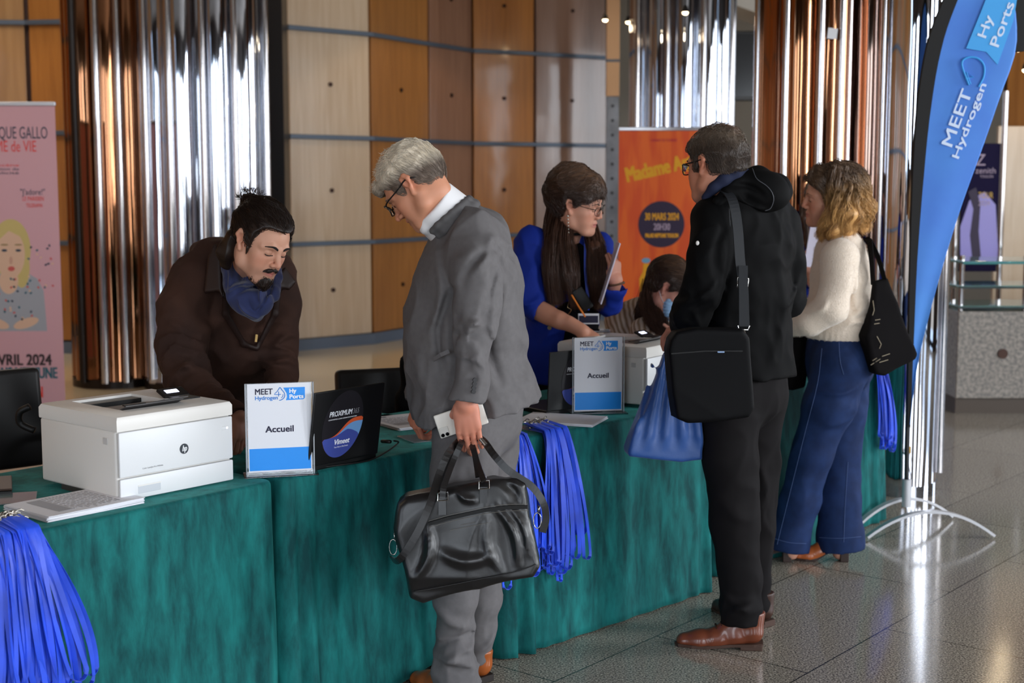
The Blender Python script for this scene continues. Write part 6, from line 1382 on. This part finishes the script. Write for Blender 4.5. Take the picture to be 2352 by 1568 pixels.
S=Sculpt(); haircap(S,.009,.006,([-.14,-.10,-.06,-.040,-.030,-.022,.004,.012,.020,.030,.040,.052,.066,.080,.10],[-.066,-.066,-.060,-.040,-.010,.034,.034,.0,-.022,-.010,.046,.072,.080,.080,.078]),k=.005,back=.004); S.ell((-.0,-.105,.085),(.036,.034,.034),k=.012); S.disp(ridge(wob(131,70,(1,.25,1))),.0035); hs=S.mesh(.003)
st,_=strands(hs,2600,lambda P_,n: np.stack([-P_[:,0]*6,-1+0*P_[:,0],.9-(P_[:,2]*10)],1),.055,steps=7,r=.0009,lift=.004,seed=14,jit=.18)
tf,_=strands(hs,160,lambda P_,n:n+np.array([0,-.3,.5]),.03,steps=4,r=.0009,lift=.02,seed=15,jit=.6,grav=1,mask=lambda c_:(c_[:,1]<-.09)*(c_[:,2]>.09)+1e-4)
hair_obj(root,[hs,st,tf],hk,tone_dk,c,R,1.0)
# back hair falling to the collar, moustache, beard
S=Sculpt(); S.chain([((.05,-.07,-.02),.030),((.055,-.075,-.08),.026),((.045,-.07,-.12),.018)],k=.02); S.chain([((-.04,-.08,-.02),.030),((-.04,-.085,-.10),.022)],k=.02); S.disp(ridge(wob(132,70,(1,1,.2))),.004); hs2=S.mesh(.0035); hair_obj(root,[hs2],hk,tone_dk,c,R,1.0,'neck_hair')
S=Sculpt(); S.chain([((-.030,.078,-.066),.0022),((-.016,.0925,-.0575),.0052),((0,.0955,-.0545),.0045),((.016,.0925,-.0575),.0052),((.030,.078,-.066),.0022)],k=.005); S.disp(ridge(wob(133,300,(1,1,.4))),.0012)
ms=S.mesh(.0016); hair_obj(root,[ms,strands(ms,220,lambda P_,n:np.stack([np.sign(P_[:,0]),-.4*np.abs(P_[:,0])/.03,-.5+0*P_[:,0]],1),.010,steps=3,r=.0006,lift=.001,seed=16)[0]],hk,tone_dk,c,R,1.0,'moustache')
S=Sculpt(); S.ell((0,.083,-.1),(.026,.0175,.021),k=.01); S.chain([((-.036,.058,-.100),.010),((0,.078,-.112),.017),((.036,.058,-.100),.010)],k=.01); S.ops.append(('i',lambda P_:(P_[:,2]+.082),.004,None)); S.disp(ridge(wob(134,200,(1,1,.3))),.002)
bd=S.mesh(.002); hair_obj(root,[bd,strands(bd,420,lambda P_,n:n*.3+np.array([0,.2,-1]),.016,steps=3,r=.0007,lift=.003,seed=17,jit=.4)[0]],hk,tone_dk,c,R,1.0,'beard')
for x in (-1,1):
    S=Sculpt(); S.chain([((x*.0745,.026,.02),.007),((x*.0715,.026,-.012),.005),((x*.0685,.026,-.034),.0025)],k=.005)
    S.disp(ridge(wob(135,220)),.001); hair_obj(root,[S.mesh(.0018)],hk,tone_dk,c,R,1.0,'sideburn')
suede=mat('suede_brown',(64,38,27),rough=.9,sheen=.25,sheent=(120,80,60),bump=.3,bscale=260,bdist=.002,var=.25,vscale=6,col2=(46,26,19)); SB=nrm((-.80,-.50,0)); S=Sculpt()
S.echain([(P(575,610,4.88),(.11,.09)),(P(545,640,4.90),(.185,.11)),(P(535,700,4.92),(.195,.13)),(P(535,780,4.97),(.18,.14)),(P(530,880,5.05),(.175,.14)),(P(530,980,5.12),(.19,.15)),(P(530,1060,5.14),(.19,.16))],SB,k=.04)
S.chain([K(452,640,4.80,58),K(420,710,4.75,54),K(416,790,4.70,54),K(428,868,4.66,52),K(480,915,4.55,42),K(553,968,4.38,29)],k=.012)
S.chain([K(632,628,4.97,52),K(644,700,4.95,48),K(642,780,4.93,41),K(645,870,4.86,38),K(615,985,4.56,30)],k=.012)
S.ell(P(500,580,4.86),(.10,.07,.055),k=.04)
S.cut(P(546,944,4.41),nrm(P(548,958,4.40)-P(480,915,4.55)),reg=(P(560,990,4.36),.08)); S.cut(P(619,972,4.58),nrm(P(615,985,4.56)-P(645,870,4.86)),reg=(P(612,1010,4.5),.085))
S.disp(wob(141,12),.007); S.disp(ridge(wob(142,20)),.004); wrinkles(S,451,.005,40,(.7,1,1)); S.disp(local(P(430,820,4.6),.15,ridge(wob(454,50,(.5,1,1.2)))),.014); S.disp(local(P(660,800,4.8),.12,ridge(wob(455,50,(.5,1,1.2)))),.013)
for a,b_,w,am in [((470,800,4.72),(400,850,4.58),.014,.012),((460,840,4.68),(380,820,4.62),.014,.010),((450,760,4.76),(380,740,4.66),.014,.008),((670,770,4.85),(625,800,4.82),.012,.010),((670,820,4.82),(625,830,4.78),.012,.009),((560,720,4.8),(470,780,4.85),.02,.008),((600,760,4.84),(560,880,4.9),.02,.008)]: S.disp(fold(P(*a),P(*b_),w),am*1.7)
garment(root,'coat',S,suede,.0068,2)
leb=mat('leather_trim',(44,28,24),rough=.5,bump=.2,bscale=40); 
S=Sculpt()  # wide coat collar flaps each side of the scarf
polysdf(S,[P(500,560,4.74),P(476,590,4.71),P(458,670,4.66),P(500,668,4.66),P(520,690,4.68),P(518,600,4.72)],(-.35,-1,.25),.012,rd=.008); polysdf(S,[P(655,610,4.80),P(680,650,4.84),P(664,668,4.82),P(640,662,4.80),P(640,625,4.78)],(.2,-1,.2),.012,rd=.008)
S.chain([K(520,680,4.69,10),K(518,720,4.72,8),K(560,790,4.80,7),K(588,800,4.83,6)],k=.01); S.chain([K(640,655,4.80,9),K(632,720,4.82,8),K(590,800,4.84,6)],k=.01)
garment(root,'coat_collar',S,leb,.0045,2)
MB().strap([tuple(P(590,768,4.80)),tuple(P(588,785,4.80))],Vector((1,0,0)),.008,.004).build('zip_pull',mat('brass',(170,140,90),rough=.3,metal=1),root)
scf=mat('scarf_navy',(50,58,100),rough=.95,sheen=.25,bump=.35,bscale=500,bdist=.001,var=.15,vscale=20); S=Sculpt()
S.chain([K(560,545,4.82,16),K(536,575,4.72,20),K(530,615,4.65,22),K(538,660,4.59,24),K(558,695,4.56,22)],k=.008)
S.chain([K(556,560,4.78,18),K(550,610,4.68,24),K(562,660,4.61,24),K(585,690,4.57,20)],k=.008)
S.chain([K(632,600,4.80,12),K(634,640,4.70,15),K(622,675,4.62,20),K(600,700,4.57,20)],k=.01)
S.chain([K(575,640,4.66,26),K(606,656,4.66,26)],k=.02)
S.chain([K(545,680,4.565,26),K(600,690,4.56,26)],k=.015); S.chain([K(558,700,4.555,22),K(584,715,4.56,18),K(588,733,4.59,5)],k=.015); S.chain([K(600,700,4.565,22),K(592,722,4.58,14)],k=.015)
for a,b_,w_,am in [((520,590,4.66),(528,665,4.56),.006,.008),((537,580,4.64),(548,660,4.54),.005,-.005),((551,575,4.64),(562,655,4.54),.006,.008),((525,668,4.54),(578,652,4.55),.007,.010),((530,682,4.53),(622,664,4.56),.006,-.004),((545,692,4.50),(590,730,4.54),.006,.008),((565,690,4.50),(592,722,4.54),.005,-.003),((632,620,4.66),(600,700,4.52),.006,.008),((620,640,4.6),(590,715,4.54),.006,-.007)]: S.disp(fold(P(*a),P(*b_),w_),am*2.4)
S.disp(ridge(wob(151,70,(1,1,.5))),.002); garment(root,'scarf',S,scf,.0036,1)
# ================================================================ 5. woman in blue blazer
root=person('person in a royal blue blazer, long brown hair and glasses, behind the far printer')
YW=6.0; c=P(1326,467,5.88); R=euler_frame(-108,14,8); neck=P(1308,560,5.98)
Vh,Fh,Ch,Vl=headmesh(c,R,1.03,neck,(.047,.054),(206,150,126),(178,92,92),jaw=.95,nose=.95,full=1.12)
S=Sculpt(); wA=P(1335,758,5.72); hand(S,wA,(.75,-.2,-.55),(-.5,-.4,.75),1,[(30,30,20)]*4,sc=.85); S.cone(P(1238,712,5.82),P(1262,726,5.79),.038,.036,k=.01); S.chain([(P(1238,712,5.82),.040),(P(1285,735,5.76),.034),(wA,.025)],k=.02)
V1,F1=S.mesh(.0035)
S=Sculpt(); wB=P(1415,645,5.86); hand(S,wB,(-.12,-.05,1),(.55,-.80,0),-1,[(25,60,40),(35,65,40),(45,70,40),(50,70,40)],sc=.88,thumb=(.45,.85,-.4),arm=P(1399,690,5.94)); S.chain([(P(1399,690,5.94),.027),(wB,.025)],k=.02)
V2,F2=S.mesh(.003)
V3,F3=core([[(P(1308,560,5.98),.06),(P(1300,700,6.05),.09),(P(1285,860,6.1),.09)],[(P(1222,565,5.88),.04),(P(1225,705,5.84),.03)],[(P(1372,575,6.1),.035),(P(1398,690,5.96),.03)],[(P(1270,860,6.1),.07),(np.array([P(1270,860,6.1)[0],6.12,.05]),.035)],[(P(1305,860,6.1),.07),(np.array([P(1310,860,6.1)[0],6.14,.05]),.035)]])
build_body(root,[(Vh,Fh,Ch),(V1,F1,tone(V1,(206,146,120))),(V2,F2,tone(V2,(206,146,124))),(V3,F3,tone(V3,(206,146,120)))],skinM)
face_bits(root,c,R,('brown',(60,44,36)),Vl,sc=1.03); glasses(root,c,R,mat('glasses_black',(16,16,18),rough=.25),sc=1.03,rr=.0013)
hbw=hair_mat('hair_longbrown',(58,40,32),(36,24,20)); tone_bw=lambda V: (lambda t: np.array(lin((58,40,32)))*(1-t)+np.array(lin((104,76,56)))*t)(np.clip((V[:,2]-.04)/.1,0,1)[:,None]*.8)
LW=([-.2,-.035,-.024,.004,.014,.026,.040,.060,.080,.10],[-.30,-.30,.030,.032,.000,.012,.030,.030,.045,.055])
S=Sculpt(); haircap(S,.016,.014,LW,k=.006,back=.012); S.ell((0,-.07,.115),(.045,.04,.032),k=.02); S.disp(ridge(wob(161,60,(1,.4,1))),.004); hs=S.mesh(.0036)
st,_=strands(hs,2000,lambda P_,n: np.stack([P_[:,0]*4,-.8+0*P_[:,0],.3-P_[:,2]*7],1),.06,steps=7,r=.0011,lift=.005,seed=24,jit=.25)
bg_,_=strands(hs,220,lambda P_,n: np.array([.3,.25,-1])+0*n,.055,steps=5,r=.0009,lift=.003,seed=25,jit=.25,grav=1,mask=lambda c_:(c_[:,1]>.05)*(c_[:,2]>.04)+1e-5)
hair_obj(root,[hs,st,bg_],hbw,tone_bw,c,R,1.03)
tw=lambda V: np.tile(np.array(lin((78,52,40))),(len(V),1))
kk=lambda px,py,Y,r:(P(px,py,Y),r*Y/FPX)
long_locks(root,[([kk(1290,440,5.95,20),kk(1280,500,5.93,24),kk(1272,560,5.86,24),kk(1272,620,5.82,22),kk(1278,690,5.82,16)],.5),([kk(1300,500,5.9,12),kk(1300,560,5.84,16),kk(1312,630,5.80,17),kk(1322,700,5.80,10)],.3),([kk(1355,520,5.95,14),kk(1368,570,5.88,18),kk(1372,640,5.86,18),kk(1374,700,5.88,12)],.3)],2600,hbw,tw,171)
blz=cloth_mat('blazer_blue',(22,48,150),.75,800,.2,var=.12,vs=10); SW=nrm((-.88,-.47,0)); S=Sculpt()
S.echain([(P(1308,560,6.0),(.10,.08)),(P(1296,580,6.0),(.165,.10)),(P(1296,650,6.03),(.175,.125)),(P(1290,740,6.07),(.155,.125)),(P(1278,820,6.1),(.17,.14)),(P(1270,900,6.1),(.185,.15))],SW,k=.03)
S.chain([K(1222,560,5.90,42),K(1212,620,5.87,38),K(1216,680,5.85,36),K(1236,712,5.82,30)],k=.02); S.chain([K(1375,568,6.08,34),K(1388,630,6.02,32),K(1398,692,5.96,33),K(1413,660,5.88,30)],k=.02)
S.cut(P(1236,712,5.82),nrm(P(1262,726,5.79)-P(1225,700,5.84)),reg=(P(1262,728,5.79),.07)); S.cut(P(1411,668,5.89),(.1,0,1),reg=(P(1415,640,5.87),.06)); S.cut(P(1270,872,6.1),(0,0,-1))
S.chain([K(1322,560,5.90,22),K(1345,640,5.88,26),K(1352,720,5.90,28),K(1352,800,5.92,30),K(1350,900,5.92,34)],k=.01,op='s')
S.disp(wob(181,14),.005); S.disp(ridge(wob(182,24)),.003); wrinkles(S,461,.004,46)
for a,b_,w,am in [((1245,680,5.76),(1190,700,5.78),.012,.008),((1240,600,5.78),(1250,740,5.85),.014,-.009),((1290,760,5.85),(1240,800,5.88),.014,.008)]: S.disp(fold(P(*a),P(*b_),w),am*1.7)
zV,zF=S.mesh(.0065); zV=relax(zV,zF,2); np_mesh('blazer',zV,zF,blz,root,True)
gb=mat('gold_button',(190,170,130),rough=.25,metal=1)
for x,y in ((1270,702),(1262,752),(1194,696)): p_=onsurf(zV,x,y,.0); MB().cyl(tuple(p_),tuple(p_+np.array([0,-.008,0])),.009,seg=16).build('gold_button',gb,root)
S=Sculpt(); S.echain([(P(1312,575,6.0),(.08,.075)),(P(1312,600,5.99),(.13,.095)),(P(1308,700,6.03),(.14,.105)),(P(1300,850,6.08),(.13,.11))],SW,k=.03); S.disp(wob(183,18),.004); garment(root,'top',S,cloth_mat('top_black',(14,13,16),.9),.007,1)
S=Sculpt(); S.echain([(np.array([P(1285,850,6.1)[0],6.1,.95]),(.16,.12)),(np.array([P(1285,850,6.1)[0],6.12,.06]),(.14,.10))],SW,k=.02); garment(root,'trousers',S,tr,.012,1)
MB().tube([tuple(P(1311+31*math.cos(a)*1.05,536+4*math.sin(a)*0-3*math.cos(a)+ (3 if math.sin(a)<0 else -3),5.945+.060*math.sin(a))) for a in np.linspace(0,2*math.pi,24,endpoint=False)],.0062,6,closed=True).build('choker',mat('choker_black',(10,10,12),rough=.7),root,True)
for k in range(6): MB().sph(tuple(P(1304+k*.4,496+k*7.5,5.80)),.0042-.0003*k,8).build('earring_bead',mat('pearl',(200,200,190),rough=.2,metal=.6),root,True)
for a in (((1296,552,5.88),(1310,600,5.86),(1330,670,5.84),(1346,712,5.84)),((1345,560,5.9),(1345,620,5.88),(1350,680,5.86),(1350,712,5.85))): MB().strap([tuple(p_) for p_ in spline([P(*q) for q in a],5)],Vector((1,0,0)),.013,.0015).build('badge_lanyard',lan,root)
bdg=MB().box(tuple(P(1352,732,5.84)),(.088,.003,.045)).build('name_badge',pap,root); MB().box(tuple(P(1352,733,5.837)),(.08,.001,.03)).build('badge_print',nv_,bdg)
wk=empty('walkie_talkie',tuple(P(1338,686,5.78)),0); wk.rotation_euler=(0,math.radians(-32),0); tag(wk,'black handheld radio with an orange strip hanging on the woman in blue','radio')
MB().box((0,0,0),(.05,.03,.10),bev=.008).build('radio_body',cab,wk,angle=40); MB().box((-.03,-.003,-.015),(.007,.02,.11),bev=.002).build('orange_strip',mat('strip_orange',(236,130,30),rough=.5),wk); MB().cyl((-.012,0,.05),(-.012,0,.105),.005).build('antenna',cab,wk)
MB().tube(spline([tuple(P(1308,690,5.82)),tuple(P(1304,705,5.81)),tuple(P(1312,712,5.81)),tuple(P(1300,728,5.82))],5),.0025,6).build('gold_chain',gb,root,True)
wt_=MB().tube([tuple(P(1416,652,5.865)+np.array([.031*math.cos(a),.027*math.sin(a),.006*math.cos(a)])) for a in np.linspace(0,2*math.pi,20,endpoint=False)],.0055,6,closed=True).build('watch_strap',mat('watch_brown',(90,60,36),rough=.5),root,True)
nb=MB().box(tuple(P(1399,626,5.80)),(.006,.17,.262),Matrix.Rotation(math.radians(17),3,'Y'),bev=.001).build('notebook',mat('paper_lilac',(214,208,226),rough=.7)); tag(nb,'white sheets held upright in the hand of the woman in the blue blazer','papers')
# ================================================================ 6. seated woman writing, mask under her chin
root=person('person bent low over the desk in a beige striped sweater and lowered mask')
c=P(1540,664,6.28); R=euler_frame(-112,40,-6); neck=P(1492,735,6.42)
Vh,Fh,Ch,Vl=headmesh(c,R,.98,neck,(.046,.052),(206,146,128),(178,96,92),jaw=.92,nose=.95)
S=Sculpt(); hand(S,P(1572,770,6.12),(-.1,-.3,.95),(.6,-.6,0),-1,[(50,60,40)]*4,sc=.88); S.cone(P(1600,830,6.1),P(1572,775,6.12),.034,.026,k=.02); V1,F1=S.mesh(.0035)
q0=P(1450,800,6.6)
V3,F3=core([[(P(1480,740,6.45),.06),(P(1450,800,6.6),.10),(np.array([q0[0]-.05,6.75,.55]),.11)],[(np.array([q0[0]-.05,6.75,.52]),.08),(np.array([q0[0]+.25,6.55,.5]),.07),(np.array([q0[0]+.25,6.55,.06]),.04)]])
build_body(root,[(Vh,Fh,Ch),(V1,F1,tone(V1,(204,146,126))),(V3,F3,tone(V3,(204,146,126)))],skinM)
face_bits(root,c,R,('brown',(60,44,36)),Vl,sc=.98)
S=Sculpt(); haircap(S,.014,.006,LW,k=.006,back=.01); S.disp(ridge(wob(191,60,(1,.3,1))),.003); hs=S.mesh(.0036)
st,_=strands(hs,1500,lambda P_,n: np.stack([P_[:,0]*5,-.6+0*P_[:,0],.1-P_[:,2]*6],1),.06,steps=7,r=.0011,lift=.004,seed=34,jit=.2)
hair_obj(root,[hs,st],hbw,tone_bw,c,R,.98)
long_locks(root,[([kk(1505,640,6.35,22),kk(1497,690,6.30,24),kk(1505,730,6.25,22),kk(1522,775,6.2,16),kk(1530,820,6.18,10)],.7),([kk(1500,660,6.35,20),kk(1480,700,6.36,14),kk(1465,740,6.36,8)],.3)],1700,hbw,tw,201)
S=Sculpt(); S.echain([(P(1495,735,6.45),(.09,.09)),(P(1470,760,6.5),(.17,.12)),(P(1450,830,6.58),(.19,.15)),(np.array([q0[0]-.03,6.7,.62]),(.19,.16))],nrm((-.5,-.86,0)),k=.04); S.chain([K(1480,760,6.32,34),K(1500,800,6.2,32),K(1580,830,6.1,26)],k=.03); S.chain([K(1440,750,6.66,36),K(1420,790,6.68,34),K(1480,850,6.3,26)],k=.03); S.ell(P(1448,735,6.5),(.12,.12,.085),k=.05); S.ell(P(1478,715,6.5),(.07,.10,.07),k=.05)
S.disp(wob(202,18),.006)
swm=mat('sweater_striped',(200,180,158),rough=.9,bump=.3,bscale=200); n,L,b=nodes_of(swm); t=n.new('ShaderNodeTexCoord'); wv=n.new('ShaderNodeTexWave'); wv.wave_type='BANDS'; wv.inputs['Scale'].default_value=13; wv.inputs['Distortion'].default_value=3; wv.inputs['Detail'].default_value=1; mp=n.new('ShaderNodeMapping'); mp.inputs['Rotation'].default_value=(0,.5,.3); L.new(t.outputs['Object'],mp.inputs[0]); L.new(mp.outputs[0],wv.inputs[0]); r=n.new('ShaderNodeValToRGB'); L.new(wv.outputs[0],r.inputs[0]); r.color_ramp.elements[0].color=lin((142,116,90))+(1,); r.color_ramp.elements[1].color=lin((212,198,184))+(1,); L.new(r.outputs[0],b.inputs['Base Color'])
garment(root,'sweater',S,swm,.008,2)
S=Sculpt(); S.ell((0,.078,-.092),(.036,.020,.030),k=.01); S.disp(lambda P_:np.sin(P_[...,2]*420),.0016); V,F=S.mesh(.0028); np_mesh('face_mask',place(V,c,R,.98),F,mat('mask_blue',(150,188,226),rough=.8),root,True)
S=Sculpt()
S=Sculpt(); S.ell(P(1535,708,6.13),(.024,.03,.042),k=.01); S.disp(lambda P_:np.sin(P_[...,2]*420),.0016); V,F=S.mesh(.0028); np_mesh('face_mask_pleats',V,F,MATS['mask_blue'],root,True)
for x in (1,): MB().tube([tuple(p_) for p_ in place(np.array(spline([(x*.036,.07,-.08),(x*.07,.02,-.055),(x*.086,-.02,-.03)],4)),c,R,.98)],.0012,5).build('mask_loop',pap,root,True)
office_chair((q0[0]-.08,6.85,0),math.radians(150),'black office chair under the seated woman in the striped sweater',.85)
# ================================================================ 7. staff member half hidden behind the blonde woman
root=person('person in blue with brown hair, almost hidden behind the blonde woman, holding white paper')
c=P(1886,458,7.45); R=euler_frame(150,15,0); neck=P(1886,530,7.5)
Vh,Fh,Ch,Vl=headmesh(c,R,.98,neck,(.046,.052),(206,148,126),(178,96,92),h=.004)
V3,F3=core([[(P(1886,535,7.5),.06),(P(1885,640,7.5),.10),(P(1885,780,7.5),.10)],[(P(1860,780,7.5),.07),(np.array([P(1860,780,7.5)[0],7.5,.05]),.035)],[(P(1905,780,7.5),.07),(np.array([P(1905,780,7.5)[0],7.5,.05]),.035)],[(P(1850,560,7.5),.04),(P(1845,650,7.5),.03),(P(1862,640,7.3),.02)]],.016)
S=Sculpt(); hand(S,P(1862,625,7.28),(-.1,-.2,1),(.3,-.9,0),1,[(40,60,40)]*4,sc=.85); V1,F1=S.mesh(.004)
build_body(root,[(Vh,Fh,Ch),(V3,F3,tone(V3,(204,146,126))),(V1,F1,tone(V1,(204,146,126)))],skinM)
face_bits(root,c,R,('brown',(60,44,36)),Vl,sc=.98)
S=Sculpt(); haircap(S,.014,.006,LW,k=.006,back=.01); hs=S.mesh(.0045); hair_obj(root,[hs],hbw,tone_bw,c,R,.98)
long_locks(root,[([kk(1850,470,7.42,10),kk(1848,500,7.38,12),kk(1856,560,7.36,10),kk(1860,590,7.36,6)],.5),([kk(1918,470,7.42,12),kk(1920,540,7.38,12)],.5)],240,hbw,tw,211)
S=Sculpt(); S.echain([(P(1886,520,7.5),(.09,.08)),(P(1886,545,7.5),(.16,.10)),(P(1886,640,7.5),(.17,.12)),(P(1886,800,7.5),(.17,.13))],X1,k=.03); S.chain([K(1858,545,7.48,24),K(1852,640,7.46,20),K(1866,650,7.32,14)],k=.02); S.disp(wob(212,12),.006); garment(root,'blazer',S,blz,.009,1)
S=Sculpt(); S.echain([(P(1886,790,7.5),(.16,.12)),(np.array([P(1886,790,7.5)[0],7.5,.06]),(.14,.10))],X1,k=.02); garment(root,'trousers',S,tr,.014,1)
o=MB().box(tuple(P(1866,560,7.2)),(.05,.004,.24),Matrix.Rotation(math.radians(8),3,'Y')).build('paper_sheet',mat('paper_lilac',(214,208,226),rough=.7)); tag(o,'white paper held up behind the face of the blonde woman','papers')
# dark coat thrown over the chair behind the suit
S=Sculpt(); S.chain([K(965,790,5.45,26),K(950,850,5.4,26),K(945,930,5.36,30),K(955,1010,5.36,34)],k=.05); S.chain([K(960,780,5.5,20),K(1010,790,5.6,30),K(1020,900,5.55,34)],k=.05); S.disp(ridge(wob(221,22)),.01); V,F=S.mesh(.008); o=np_mesh('coat',V,F,cloth_mat('coat_black',(14,14,15),.9),None,True); tag(o,'black coat hung over a chair just behind the grey suited man','coat')
